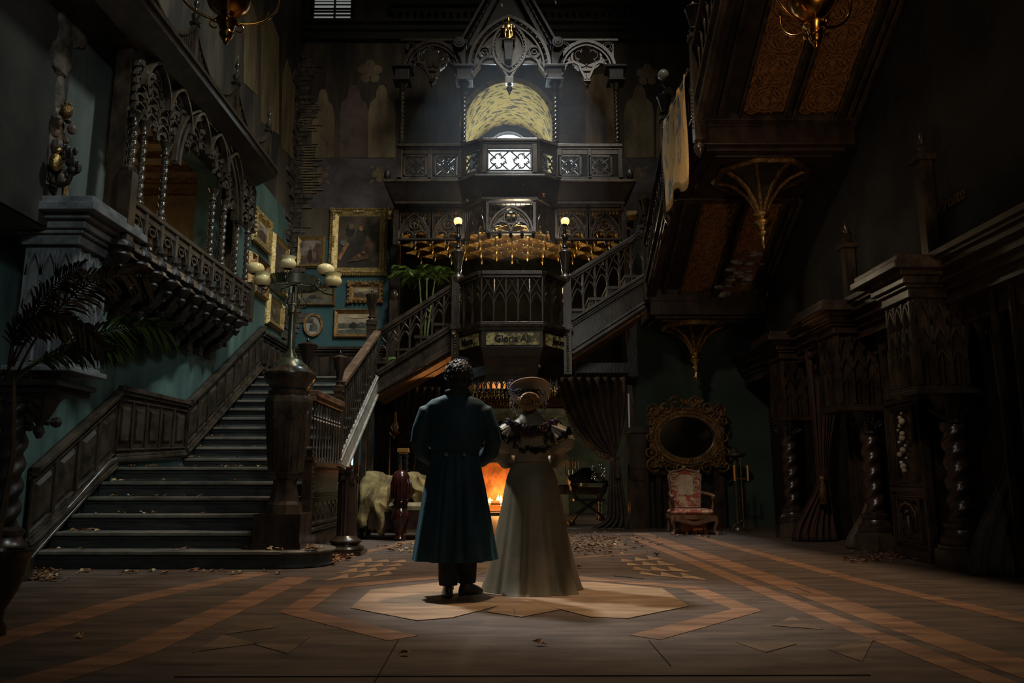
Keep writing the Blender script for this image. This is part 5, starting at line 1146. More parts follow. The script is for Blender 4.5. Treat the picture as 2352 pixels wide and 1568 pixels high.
# ================================================================== RIGHT: overhead stair with embossed soffits
rs_ = thing('stair_flight', 'overhead dark stair climbing toward the viewer on the right with embossed gilt soffits', 'staircase', (3.6, 12, 4.5))
X0_, X1_ = 2.64, 4.78
def SP(px, py, X=2.6): return P(px, py, X=X)
la = P(1481,693,X=2.6); lb2 = P(1532,505,X=2.6); ua = P(1609,262,X=2.6); ub = P(1668,-10,X=2.6)
LY1 = 14.3; Lz = 4.25; MY1, MY0 = 12.3, 10.2; Mz = ZA(395, 10.4)-.0; Mz = 5.12
def soffit_run(ya, za, yb, zb, n):
    A, B = Vector((X0_,ya,za)), Vector((X0_,yb,zb)); W_ = X1_-X0_
    mb = MB(); dx_ = Vector((W_,0,0)); h = Vector((0,0,.14)); mb.quad8([A+h, B+h, B+h+dx_, A+h+dx_], [A+h*2.2, B+h*2.2, B+h*2.2+dx_, A+h*2.2+dx_]); mb.build('underside', WOODB, rs_)
    mb = MB(); nn = (B-A).cross(dx_).normalized()
    for u0, u1 in ((0,.05),(.10,.13),(.235,.26),(.52,.545),(.58,.61),(.86,.885),(.93,.96),(.97,1)):
        d = 0 if u0 in (0,.97) else .03
        mb.quad8([A+dx_*u0+Vector((0,0,d)), B+dx_*u0+Vector((0,0,d)), B+dx_*u1+Vector((0,0,d)), A+dx_*u1+Vector((0,0,d))], [A+dx_*u0+h*1.1, B+dx_*u0+h*1.1, B+dx_*u1+h*1.1, A+dx_*u1+h*1.1])
    for f in (0, .96): a, b = A.lerp(B, f)+Vector((0,0,.02)), A.lerp(B, f+.04)+Vector((0,0,.02)); mb.quad8([a, b, b+dx_, a+dx_], [a+h, b+h, b+h+dx_, a+h+dx_])
    mb.build('soffit_rib', WOOD, rs_)
    for u0, u1 in ((.26,.52),(.61,.86)):
        mb = MB(); a = A.lerp(B,.05)+Vector((0,0,.10)); b = A.lerp(B,.95)+Vector((0,0,.10)); mb.quad8([a+dx_*u0, b+dx_*u0, b+dx_*u1, a+dx_*u1], [a+dx_*u0+h*.3, b+dx_*u0+h*.3, b+dx_*u1+h*.3, a+dx_*u1+h*.3])
        L_ = (b-a).length; m_ = max(2, int(L_/.42)); dn = Vector((0,0,-.015))
        for i in range(m_):
            c = a.lerp(b, (i+.5)/m_)+dx_*(u0+u1)/2+dn; wx = W_*(u1-u0)
            ex = Vector((1,0,0)); ey = (b-a).normalized()
            for r in (.40,.30,.12): mb.sweep([c+ex*wx*r*1.05*x+ey*L_/m_*r*1.15*z for x, z in circ(1, 16)], .022, .04, nn)
            for k in range(4):
                an = PI/4+k*PI/2; cc = c+ex*wx*.38*math.cos(an)*1.1+ey*L_/m_*.42*math.sin(an)
                for r in (.10,.06): mb.sweep([cc+ex*r*x+ey*r*z for x, z in circ(1, 10, an, an+5)], .018, .035, nn)
                mb.sweep([c+ex*wx*.16*math.cos(an+t*.9)*(1+t)+ey*.09*math.sin(an+t*.9)*(1+t) for t in (0,.3,.6,.9,1.2)], .016, .03, nn)
        mb.build('embossed_panel', EMBOSS, rs_)
    # string on the hall side and steps
    mb = MB(); mb.quad8([A-Vector((.05,0,.06)), B-Vector((.05,0,.06)), B+Vector((-.05,0,.34)), A+Vector((-.05,0,.34))], [A-Vector((0,0,.06)), B-Vector((0,0,.06)), B+Vector((0,0,.34)), A+Vector((0,0,.34))])
    mb.sweep([A+Vector((-.07,0,.30)), B+Vector((-.07,0,.30))], .05, .06, (1,0,0)); mb.sweep([A+Vector((-.06,0,.0)), B+Vector((-.06,0,.0))], .04, .05, (1,0,0)); mb.build('string', WOODG, rs_)
    mb = MB(); ns = int(abs(yb-ya)/.28)
    for i in range(ns): y = ya+(yb-ya)*i/ns; z = za+(zb-za)*(i+1)/ns+.36; mb.box((X0_, y+(yb-ya)/ns, z-.2), (X1_, y, z))
    mb.build('step', WOOD, rs_)
UZ0 = 5.42; UY1 = 10.2; UY0 = 7.0; slope = (ub.z-ua.z)/(ua.y-ub.y)
soffit_run(LY1, 4.22, MY1-.2, 5.36, 8)
soffit_run(UY1, 5.66, 6.4, 5.66+slope*(UY1-6.4), 8)
for (y0, y1, z, nm) in ((14.25, 15.45, 3.93, 0), (10.15, 12.15, 5.46, 1)):
    mb = MB(); mb.box((X0_, y0, z), (X1_, y1, z+.34)); mb.box((X0_-.05, y0-.03, z+.26), (X1_, y1, z+.38)); mb.box((X0_+.1, y0+.08, z-.06), (X1_-.1, y1-.1, z)); mb.box((X0_+.25, y0+.2, z-.1), (X1_-.25, y1-.25, z-.06)); mb.build('landing', WOODR, rs_)
# balustrades
def slope_rail(label, A, B, H_, n, lbl=None):
    t = thing('balustrade', label, 'balustrade', tuple(A)); A, B = Vector(A), Vector(B)
    mb = MB(); mb.sweep([A+up*H_, B+up*H_], .07, .13, (1,0,0)); mb.sweep([A+up*.03, B+up*.03], .05, .09, (1,0,0)); mb.build('handrail', WOOD, t)
    for i in range(n):
        p = A.lerp(B, (i+.5)/n); mb = MB(); turned(mb, p.x, p.y, p.z+.03, p.z+H_-.03, .028, 8, [(.9,0),(.9,.06),(.5,.09),(1.0,.13),(.5,.18),(.5,.5),(1.1,.70),(.5,.76),(1.1,.80),(.5,.84),(.9,.88),(.9,1)]); mb.build('baluster', WOOD, t, smooth=40)
    return t
slope_rail('side rail of gleaming turned balusters on the lower run of the overhead stair', (2.60, 14.2, 4.62), (2.60, 12.25, 5.68), .72, 12)
slope_rail('level rail of the upper landing half covered by the hanging tapestry', (2.60, 12.1, 5.84), (2.60, 10.3, 5.84), .80, 10)
slope_rail('side rail of turned balusters on the top run of the overhead stair', (2.60, 10.1, 6.02), (2.60, 6.6, 6.02+slope*3.5), .75, 20)
post('finial newel at the top end of the cross flight by the overhead stair', 1482, 14.25, 448, 505, 8, 4.2)
def rnewel(label, y, zb, zt, vase, orb=False):
    x = 2.6; t = thing('finial_newel', label, 'newel post', (x,y,zb)); mb = MB(); mb.box((x-.07,y-.07,zb), (x+.07,y+.07,zt)); mb.box((x-.09,y-.09,zt-.04),(x+.09,y+.09,zt+.02)); mb.lathe([(.005,-.24),(.03,-.2),(.07,-.13),(.08,-.07),(.05,-.02),(.07,0)], (x,y,zb), 12); mb.build('shaft', WOOD, t, smooth=40)
    mb = MB()
    for k in range(10): mb.ball((x-.075,y,zb+.2+k*.06), .014, 6); mb.ball((x,y-.075,zb+.2+k*.06), .014, 6)
    mb.build('boss', WOODB, t)
    mb = MB(); W_=.12; H_=vase; mb.lathe([(.8*W_,0.02),(.85*W_,.06*H_),(.4*W_,.11*H_),(.35*W_,.16*H_),(.7*W_,.2*H_),(.4*W_,.26*H_),(.5*W_,.34*H_),(.95*W_,.72*H_),(1.1*W_,.78*H_),(.8*W_,.84*H_),(.3*W_,.9*H_),(.25*W_,.95*H_),(.02*W_,H_)], (x,y,zt), 14); mb.build('finial', WOODB, t, smooth=35)
    if orb:
        mb = MB(); c0 = Vector((x,y,zt+H_)); mb.tube([c0, c0+up*.06+Vector((.03,0,0)), c0+up*.12+Vector((-.02,0,0)), c0+up*.2], .012, 8); o = mb.build('lamp_stem', WOODB, t, smooth=True)
        mb = MB(); mb.ball(c0+up*.29, .095, 18); o = mb.build('glass_globe', mat('frosted_globe', (.35,.34,.30), .15, spec=.8), t, smooth=True)
    return t
rnewel('newel with a frosted glass globe above the hanging tapestry', 12.2, 5.2, 6.82, .50, True)
rnewel('tall urn-topped newel of the upper landing at the top right', 10.05, 5.45, 7.0, .55)
# tapestry
mb = MB(); tp = []; n = 16; ky = [(1530,218),(1561,172),(1584,440),(1540,497)]
TZ1, TZ0 = 6.66, 5.18
TAP = mat('faded_tapestry', (.55,.36,.14), .85, c2=(.10,.15,.18), sc=2.2, st=(1,2.2,.8), ramp=(.54,.60), bump=.5, bsc=40)
R = []
for j in range(13):
    for i in range(n+1):
        u = i/n; y = 12.05-1.6*u; z = TZ1-(TZ1-TZ0+.10*math.sin(u*9)+(.12*u))*j/12; R.append((2.54-.02*math.sin(u*20+j*.4)-.03*j/12, y, z))
fs = [(j*(n+1)+i, j*(n+1)+i+1, (j+1)*(n+1)+i+1, (j+1)*(n+1)+i) for j in range(12) for i in range(n)]
mb.add(R, fs); tpo = mb.build('tapestry', TAP, smooth=True); tag(tpo, 'faded cream and blue tapestry hung over the upper landing rail', 'tapestry')
md = tpo.modifiers.new('t', 'SOLIDIFY'); md.thickness = .012
# ribbed gilt pendants under the landings
def funnel(label, x, y, ztop, rt, drop):
    t = thing('gilt_pendant', label, 'ceiling pendant', (x,y,ztop), 'ribbed gilt pendants under the overhead stair landings')
    mb = MB(); 
    pr = [(rt,0),(rt*.96,-.02),(rt*.62,-.12),(rt*.38,-.28),(rt*.2,-.5),(.05,-.72)]; mb.lathe([(r*.9, z*drop) for r, z in pr], (x,y,ztop), 8, a0=PI/8); mb.build('funnel', WOODB, t)
    mb = MB()
    for k in range(8):
        a = PI/8+k*PI/4; mb.tube([(x+math.cos(a)*r, y+math.sin(a)*r, ztop+z*drop) for r, z in pr], .036, 6)
    q = [(x+math.cos(PI/8+k*PI/4)*rt, y+math.sin(PI/8+k*PI/4)*rt, ztop-.01) for k in range(9)]; mb.tube(q, .05, 6); mb.build('rib', GILTD, t, smooth=50)
    mb = MB(); z = ztop-.70*drop; mb.lathe([(.07,.0),(.11,-.03),(.10,-.06),(.06,-.09),(.07,-.11),(.12,-.15),(.11,-.19),(.05,-.24),(.045,-.27),(.08,-.31),(.07,-.35),(.03,-.38),(.028,-.45),(.045,-.48),(.02,-.51),(.006,-.56)], (x,y,z), 20); mb.build('drop', GILT, t, smooth=50)
    return t
zz = P(1745, 365, Y=11.2).z
funnel('upper ribbed gilt pendant with turned drop under the nearer landing', XA(1745,400,11.0), 11.0, 5.34, .66, .80)
funnel('lower ribbed gilt pendant under the farther landing above the mirror', XA(1596,780,14.6), 14.6, 3.76, .58, .68)
# broken gap showing pale plaster by the lower run
mb = MB(); random.seed(6)
for i in range(26): a = P(1650+i*4+random.uniform(-6,6), 655-i*2.2+random.uniform(-8,8)+(30*math.sin(i*.5)), Y=13.3); mb.ball(a, random.uniform(.03,.09), 7, (1.4,1,.5))
struct('trim_13', mb, mat('cobweb_grey_plaster', (.05,.048,.042), .9, c2=(.20,.20,.19), sc=9, bump=.8), smooth=30)

# ================================================================== RIGHT WALL
mbw = MB(); XRW = 4.85
for (y0, y1) in ((3.2,8.0),(9.05,10.0),(11.0,12.2),(13.1,15.5)): pass
struct('wall_right_upper', MB().box((XRW, 2.0, 3.05), (5.3, 15.5, 13.5)), DARKW)
def cornice(name, y0, y1, x, ztop):
    mb = MB(); off = ((.30,0,.06),(.26,.06,.10),(.21,.10,.16),(.24,.16,.19),(.15,.19,.27),(.17,.27,.30),(.10,.30,.38),(.05,.38,.48),(.09,.48,.52))
    for g, a, b in off: mb.box((x-g, y0, ztop-b), (x+.3, y1, ztop-a))
    return struct(name, mb, WOODR)
cornice('trim_14', 2.2, 8.35, 4.75, 3.28); cornice('trim_15', 8.6, 10.7, 4.75, 3.28); cornice('trim_16', 11.0, 15.4, 4.75, 3.28)
pier('near dark gothic pier with heavy moulded capital on the right wall', 4.35, 4.85, 8.25, 8.75, 3.26, 1.80, WOOD, WOODG, -1)
pier('middle dark gothic pier on the right wall', 4.4, 4.9, 10.35, 10.85, 3.26, 1.80, WOOD, WOOD, -1)
pier('far dark gothic pier on the right wall beside the armchair', 4.45, 4.95, 12.6, 13.1, 3.26, 1.84, WOODR, WOODR, -1)
barley('near polished spiral column on the right wall beside the leaning carved panel', XA(2203,1150,8.45), 8.45, .52, 1.80, .108)
barley('middle polished spiral column on the right wall', XA(2008,1150,10.5), 10.5, .50, 1.80, .105)
barley('far dim spiral column behind the looped red curtain', XA(1816,1100,12.75), 12.75, .50, 1.84, .105)
# back lining of the arcade, door frames
mb = MB(); mb.box((5.15, 2.0, 0), (5.3, 15.5, 3.1)); struct('wall_right_lower', mb, WOODB)
mb = MB()
for y in (7.3, 7.6, 8.9, 9.1, 10.95, 11.15, 13.3):
    mb.box((4.85, y, 0), (5.0, y+.09, 2.9)); mb.box((4.8,y+.02,0),(4.86,y+.05,2.9))
for y0, y1 in ((2.2,8.2),(8.8,10.3),(10.9,12.6)): mb.box((4.85, y0, 2.55), (5.1, y1, 2.78))
n = 34
for i in range(n):
    y = 3.0+i*.30
    if 4.6 < y < 12.9: mb.sweep([Vector((4.88, y+u, 2.3+v)) for u, v in arch(.28,.3,5)], .02, .04, (1,0,0)); mb.sweep([Vector((4.88,y-.14,2.2)),Vector((4.88,y-.14,2.95))], .02, .04, (1,0,0))
struct('trim_17', mb, WOOD)
# leaning tall carved panel (open door leaf)
def DP(px, py, Y): return P(px, py, Y=Y)
dt = thing('carved_door_leaf', 'tall narrow carved door leaf with pale carved ornaments standing ajar', 'door', tuple(P(2110,1290,Y=9.05)))
d0 = P(2062, 1275, Z=0.0); d1 = P(2150, 1296, Z=0.0); dv = (d1-d0); dL = dv.length; dv.normalize(); dn = Vector((dv.y, -dv.x, 0)); HD = 2.62
def D(u, z, d=0): return d0+dv*dL*u+up*z+dn*d
mb = MB(); mb.prism([D(0,.03),D(1,.03),D(1,HD),D(0,HD)], -dn*.05); mb.build('leaf', WOODR, dt)
mb = MB()
for (z0, z1) in ((.18,.72),(.86,1.78),(1.92,2.52)):
    for g, d in ((0,.03),(.09,.045),(.16,.02)):
        p = [D(.10+g,z0+g*.3,.02),D(.90-g,z0+g*.3,.02),D(.90-g,z1-g*.3,.02),D(.10+g,z1-g*.3,.02),D(.10+g,z0+g*.3,.02)]; mb.sweep(p, .025, d, dn)
for z in (.80, 1.85): mb.sweep([D(.05,z,.02),D(.95,z,.02)], .05, .04, dn)
mb.sweep([D(.0,.06,.03),D(1,.06,.03)], .12, .05, dn); mb.sweep([D(.04,0,.02),D(.04,HD,.02)], .03, .04, dn); mb.sweep([D(.96,0,.02),D(.96,HD,.02)], .03, .04, dn); mb.build('moulding', WOOD, dt)
ORN = mat('pale_bone_ornament', (.22,.19,.13), .6, c2=(.40,.36,.27), sc=8, bump=.4)
mb = MB(); random.seed(9)
for z, r in ((2.30,.03),(2.26,.05),(2.20,.06),(2.14,.045),(2.09,.025)): mb.ball(D(.5,z,.04), r, 10, (1,.6,1), None)
for k in range(15): mb.ball(D(.5+random.uniform(-.1,.1),1.02+k*.048,.04), .028+.012*math.sin(k*1.7), 8)
mb.build('ornament', ORN, dt, smooth=50)
mb = MB(); mb.sweep([D(.5+u, .34+v, .04) for u, v in ((-.22,0),(-.22,.2),(-.12,.28),(0,.31),(.12,.28),(.22,.2),(.22,0))], .03, .04, dn); mb.ball(D(.5,.54,.05), .04, 10); mb.loft([], 4) if False else None
mb.tube([D(.5,.30,.04),D(.5,.42,.05),D(.5,.50,.04)], [.06,.05,.025], 8); mb.build('niche_figure', WOODG, dt, smooth=50)
# curtains
def curtain(label, pts_top, pts_tie, pts_bot, depth, m, nf=9, seg=72, name='curtain', amp=.05):
    """three stations: (x0,x1,y,z) widths; folds along"""
    t = thing(name, label, 'curtain', (pts_bot[0], pts_bot[2], 0)); R = []; S = [pts_top, pts_tie, pts_bot]; rows = 24
    for j in range(rows+1):
        f = j/rows*2; k = min(1, int(f)); g = f-k; g2 = g*g*(3-2*g); a, b = S[k], S[k+1]
        x0 = a[0]+(b[0]-a[0])*g2; x1 = a[1]+(b[1]-a[1])*g2; y = a[2]+(b[2]-a[2])*g; z = a[3]+(b[3]-a[3])*g
        for i in range(seg+1):
            u = i/seg; R.append((x0+(x1-x0)*u, y+amp*math.sin(u*nf*2*PI+.4*math.sin(z*3))*(.6+.4*math.sin(i*1.7))+depth*abs(u-.5), z))
    n = seg+1; mb = MB(); mb.add(R, [(j*n+i, j*n+i+1, (j+1)*n+i+1, (j+1)*n+i) for j in range(rows) for i in range(seg)]); o = mb.build('drape', m, t, smooth=True)
    md = o.modifiers.new('t', 'SOLIDIFY'); md.thickness = .01
    return t
def cX(px, py, Y): return XA(px, py, Y)
Y_ = 12.0
curtain('looped dull red curtain in the right arcade behind the middle spiral column', (cX(1860,900,Y_),cX(1945,900,Y_),Y_,ZA(800,Y_)), (cX(1880,1090,Y_),cX(1905,1090,Y_),Y_,ZA(1095,Y_)), (cX(1822,1235,Y_),cX(1925,1235,Y_),Y_,.01), .1, REDC, 6)
mb = MB(); c = P(1888,1098,Y=Y_-.1); mb.ball(c, .05, 10); mb.lathe([(.03,0),(.05,-.08),(.06,-.2),(.07,-.36),(.06,-.38)], c, 12, fn=lambda r,z,a: r*(1+.1*math.cos(9*a))); tag(mb.build('tassel', GILTD, smooth=40), 'gold tassel tying the looped red curtain', 'tassel')
Y_ = 7.9
curtain('big grey-brown curtain pooling on the floor at the right edge', (cX(2290,800,Y_),cX(2460,800,Y_),Y_,ZA(560,Y_)), (cX(2318,1000,Y_),cX(2440,1000,Y_),Y_,ZA(1020,Y_)), (cX(2240,1320,Y_-.2),cX(2480,1320,Y_),Y_-.2,.01), .15, CLOTH, 8)
Y_ = 10.9
curtain('dark dust sheet bunched at the foot of the middle spiral column', (cX(2030,950,Y_),cX(2052,950,Y_),Y_+.2,ZA(1000,Y_)), (cX(1990,1150,Y_),cX(2040,1150,Y_),Y_,ZA(1150,Y_)), (cX(1935,1262,Y_),cX(2040,1262,Y_),Y_-.15,.01), .1, CLOTH, 5)
# little obelisk posts and lettered frieze on top of the cornice
for px, y, h in ((2190, 8.5, 1.3), (1855, 10.6, .9)):
    mb = MB(); x = 4.75; mb.box((x-.07,y-.07,3.26),(x+.07,y+.07,3.26+h)); mb.box((x-.11,y-.11,3.2+h),(x+.11,y+.11,3.26+h)); mb.lathe([(.05,0),(.03,.04),(.07,.1),(.03,.16),(.05,.22),(.01,.34)], (x,y,3.26+h), 10); tag(mb.build('finial_post', WOOD, smooth=40), 'dark finial post standing on the %s of the right wall' % ('nearer cornice' if h > 1 else 'farther cornice'), 'post')
tag(text_mesh('gilt_lettering', 'Virtute', .2, Matrix.Translation(P(2182, 462, X=XRW-.02)) @ Matrix(((0,0,-1,0),(-1,0,0,0),(0,1,0,0),(0,0,0,1))), GILTD, None), 'faint gilt word on the dark upper right wall', 'lettering')
# ================================================================== PARLOUR: fireplace and fire
YFP = 21.0
fp = thing('fireplace', 'carved stone and gilt fireplace with a burning fire in the far parlour', 'fireplace', (0.2, YFP, 0))
FPM = mat('carved_olive_stone', (.16,.12,.055), .6, c2=(.30,.23,.11), sc=5, bump=.6, bsc=14)
fx0, fx1 = XA(1075,1100,YFP), XA(1262,1100,YFP); ox0, ox1 = XA(1098,1100,YFP), XA(1222,1100,YFP); oz1 = ZA(1062,YFP); oz0 = .12
mb = MB(); mb.box((fx0-.5,YFP,0),(ox0,YFP+.4,3.0)); mb.box((ox1,YFP,0),(fx1+.5,YFP+.4,3.0)); mb.box((ox0,YFP,oz1),(ox1,YFP+.4,3.0)); mb.box((ox0-.1,YFP-.05,oz1),(ox1+.1,YFP,oz1+.12)); mb.build('surround', FPM, fp)
mb = MB(); mb.box((fx0-.5,YFP-.3,oz1+.33),(fx1+.5,YFP,oz1+.40)); mb.box((fx0-.4,YFP-.2,oz1+.25),(fx1+.4,YFP,oz1+.33)); mb.box((fx0-.45,YFP-.25,oz1+1.15),(fx1+.45,YFP,oz1+1.24))
for i in range(12): x = fx0-.3+(fx1-fx0+.6)*i/11; mb.sweep([Vector((x+u,YFP-.04,oz1+.75+v)) for u, v in arch(.26,.34,6)], .03, .08, (0,1,0)); mb.box((x-.03,YFP-.08,oz1+.40),(x+.03,YFP,oz1+.75))
for i in range(20): mb.ball((fx0-.35+(fx1-fx0+.7)*i/19, YFP-.06, oz1+.5), .04, 6)
for k in range(7): mb.sweep([Vector((.35+(.5-.04*k)*math.cos(a*PI/10),YFP-.05,oz1+.42+(.5-.04*k)*math.sin(a*PI/10))) for a in range(11)], .02, .06, (0,1,0))
mb.build('overmantel', FPM, fp)
mb = MB(); mb.box((ox0,YFP+.9,0),(ox1,YFP+1,oz1)); mb.box((ox0-.1,YFP+.2,0),(ox0,YFP+1,oz1)); mb.box((ox1,YFP+.2,0),(ox1+.1,YFP+1,oz1)); mb.box((ox0,YFP+.2,oz1-.02),(ox1,YFP+1,oz1+.05))
mb.box((ox0,YFP,0),(ox1,YFP+1,.10)); mb.build('firebox', mat('soot_brick', (.14,.06,.022), .9, c2=(.36,.17,.07), sc=3, bump=.5), fp)
mb = MB(); mb.box((fx0-.2,YFP-.5,0),(fx1+.2,YFP,.08)); mb.build('hearth', FPM, fp)
# grate, logs, flames
mb = MB()
for s_ in (0.12, .88): x = ox0+(ox1-ox0)*s_; mb.tube([(x,YFP+.15,.1),(x,YFP+.15,.5)], .025, 8); mb.ball((x,YFP+.15,.55), .04, 8); mb.box((x-.03,YFP+.1,.1),(x+.03,YFP+.7,.16))
mb.box((ox0+.15,YFP+.12,.26),(ox1-.15,YFP+.15,.29)); mb.build('fire_dogs', BLACK, fp, smooth=40)
lg = MB(); cx0 = XA(1145,1140,YFP+.4)
for (a, b, r) in (((-.4,.35,.2),(.4,.45,.22),.06),((-.3,.5,.2),(.35,.3,.24),.055),((-.2,.35,.3),(.25,.5,.34),.05)): lg.tube([(cx0+a[0],YFP+a[1],a[2]),(cx0+b[0],YFP+b[1],b[2])], r, 8)
tag(lg.build('firewood', mat('burning_log', (.03,.015,.01), .8, c2=(.25,.06,.01), sc=8, emit=(1,.25,.03), es=.6), smooth=40), 'glowing logs on the fire dogs in the parlour fireplace', 'firewood')
fm = bpy.data.materials.new('flame'); fm.use_nodes = True; nt = fm.node_tree; nt.nodes.clear()
out = nt.nodes.new('ShaderNodeOutputMaterial'); em = nt.nodes.new('ShaderNodeEmission'); em.inputs[0].default_value = (1,.36,.06,1); em.inputs[1].default_value = 14; nt.links.new(em.outputs[0], out.inputs[0])
mb = MB(); random.seed(14)
for k in range(13):
    x = cx0+random.uniform(-.30,.30); y = YFP+.4+random.uniform(-.08,.08); h = random.uniform(.12,.26)*(1.5-2.2*abs(x-cx0)); r = random.uniform(.04,.08)
    mb.loft([(x,y,.22,r,r*.6),(x+random.uniform(-.02,.02),y,.22+h*.3,r*1.1,r*.6),(x+random.uniform(-.04,.04),y,.22+h*.7,r*.5,r*.3),(x+random.uniform(-.05,.05),y,.22+h,.004,.004)], 8)
tag(mb.build('flames', fm, smooth=60), 'bright orange flames rising from the logs in the fireplace', 'fire')
lamp('POINT', 'fire_light', (cx0, YFP+.45, .50), 55, (1,.42,.12), shadow_soft_size=.15)
lamp('AREA', 'parlour_fill', (4.0, 18.3, 1.9), 26, (.85,.85,.66), (0, 18.5, .6), shape='RECTANGLE', size=1.2, size_y=1.8)  # area light added for the parlour; no window behind it
# hanging dark gilt frieze pieces in the opening left : carved jambs
boxes('trim_18', [((XA(868,950,YB-.3), YB-.3, 0), (XA(885,950,YB-.3), YB, 2.6)), ((XA(888,950,YB-.2), YB-.2, 0), (XA(896,950,YB-.2), YB, 2.4)), ((XA(1437,950,YB), YB-.12, 0), (XA(1452,950,YB), YB, 2.75)), ((XA(1320,855,YB), YB-.14, ZA(858,YB)), (XA(1452,855,YB), YB, ZA(835,YB)))], WOODG)
mb = MB()
for i in range(14): mb.ball((XA(1325+i*8.5,862,YB-.1), YB-.12, ZA(862,YB)), .035, 6)
o = mb.build('gilt_boss_row', GILTD); tag(o, 'row of gilt bosses along the lintel above the swagged curtain', 'moulding')
# daylight seen through the narrow gap left of the sofa, behind the broken column
boxes('window_3', [((XA(800,1035,YB-.05), YB-.06, ZA(1068,YB)), (XA(822,1035,YB-.05), YB-.03, ZA(955,YB)))], mat('gap_daylight', (.5,.7,.8), .5, emit=(.55,.75,.85), es=1.2))
boxes('window_4', [((XA(1443,1000,YB-.05), YB-.16, ZA(1110,YB)), (XA(1445.5,1000,YB-.05), YB-.13, ZA(905,YB)))], mat('gap_daylight_warm', (.5,.5,.4), .5, emit=(.7,.68,.5), es=.07))
# swagged curtain in the opening
YS_ = 15.2
t = thing('swagged_curtain', 'dark curtain with tasselled fringe swagged across the parlour opening', 'curtain', (XA(1400,1210,YS_), YS_, 0)); R = []; rows, cols = 26, 60
edgeL = [(1280,866),(1290,905),(1305,950),(1325,985),(1350,1015),(1378,1036),(1402,1043),(1405,1050)]
def EL(f):
    k = min(len(edgeL)-2, int(f*(len(edgeL)-1))); g = f*(len(edgeL)-1)-k; return (edgeL[k][0]*(1-g)+edgeL[k+1][0]*g, edgeL[k][1]*(1-g)+edgeL[k+1][1]*g)
for j in range(rows+1):
    f = j/rows; l = EL(f); r_ = (1438-30*f**3, 866+(1052-866)*f)
    for i in range(cols+1):
        u = i/cols; x = l[0]+(r_[0]-l[0])*u; y = l[1]+(r_[1]-l[1])*u+14*math.sin(PI*u)*f
        p = P(x, y, Y=YS_); R.append((p.x, YS_+.07*math.sin(u*8*2*PI+f*2)*(1-.5*f)+.05*math.sin(u*17+3*f), p.z))
n = cols+1; mb = MB(); mb.add(R, [(j*n+i, j*n+i+1, (j+1)*n+i+1, (j+1)*n+i) for j in range(rows) for i in range(cols)]); o = mb.build('drape', RED, t, smooth=True); o.modifiers.new('t','SOLIDIFY').thickness = .012
R = []
for j in range(21):
    f = j/20; x0 = 1402-10*f-34*max(0,(f-.85)/.15)**1.5; x1 = 1420+24*f; y = 1050+162*f
    for i in range(41):
        u = i/40; p = P(x0+(x1-x0)*u, y, Y=YS_-.05-.15*max(0,f-.85)); R.append((p.x, p.y+.06*math.sin(u*5*2*PI)*(.4+f), max(.012, p.z)))
mb = MB(); mb.add(R, [(j*41+i, j*41+i+1, (j+1)*41+i+1, (j+1)*41+i) for j in range(20) for i in range(40)]); o = mb.build('tail', CLOTH, t, smooth=True); o.modifiers.new('t','SOLIDIFY').thickness = .012
mb = MB()
for i in range(40): x, y = EL(i/40*.97); c = P(x, y+3, Y=YS_-.04); mb.lathe([(.006,0),(.02,-.02),(.012,-.035),(.022,-.09)], c, 6)
mb.tube([P(*EL(i/12), Y=YS_-.03) for i in range(13)], .018, 6); mb.build('fringe', GILTD, t, smooth=40)
mb = MB(); mb.ball(P(1418,1052,Y=YS_-.12), .05, 8); mb.lathe([(.03,0),(.05,-.1),(.06,-.3),(.05,-.34)], P(1418,1055,Y=YS_-.14), 10); mb.build('tie_tassel', RED, t, smooth=40)
YS2_ = 15.3
curtain('dark drape hanging at the left of the parlour opening behind the man', (XA(895,930,YS2_),XA(1010,930,YS2_),YS2_,2.7), (XA(898,1000,YS2_),XA(955,1000,YS2_),YS2_,ZA(1040,YS2_)), (XA(895,1100,YS2_),XA(930,1100,YS2_),YS2_,.02), .05, RED, 7)

# table, candelabrum, jar, chair in the parlour
YT = 17.5
tb = thing('side_table', 'warm-lit wooden table on twisted legs beyond the lady', 'table', (XA(1310,1170,YT), YT, 0))
tz = ZA(1118, YT); tx0, tx1 = XA(1272,1118,YT), XA(1385,1118,YT)
OAK = mat('oak_table', (.20,.10,.04), .45, c2=(.34,.19,.08), sc=5)
mb = MB(); mb.box((tx0,YT,tz-.04),(tx1,YT+.7,tz)); mb.box((tx0+.02,YT+.02,tz-.16),(tx1-.02,YT+.68,tz-.04)); mb.build('top', OAK, tb)
for x, y in ((tx0+.06,YT+.06),(tx0+.06,YT+.62),(tx1-.06,YT+.06),(tx1-.06,YT+.62)): mb = MB(); twist(mb, x, y, .08, tz-.16, .028, .1); mb.ball((x,y,.05), .045, 8); mb.build('leg', OAK, tb, smooth=60)
mb = MB(); mb.box((XA(1283,1110,YT),YT+.1,tz),(XA(1308,1110,YT),YT+.4,tz+.05)); tag(mb.build('wooden_tray', OAK), 'shallow wooden tray at the near end of the parlour table', 'tray')
cx_, cy_ = XA(1314,1110,YT+.2), YT+.2
cdl = thing('candelabrum', 'five-armed silver candelabrum with orange candles on the parlour table', 'candelabrum', (cx_, cy_, tz))
SIL = mat('tarnished_silver', (.55,.52,.45), .2, 1); zz_ = ZA(1078, cy_)
mb = MB(); mb.lathe([(.09,0),(.08,.02),(.03,.05),(.025,.1),(.05,.15),(.02,.2),(.035,.26),(.015,.3),(.02,zz_-tz)], (cx_,cy_,tz), 14)
arms = [(-.135,0),(-.075,.05),(0,-.03),(.075,.05),(.135,0)]
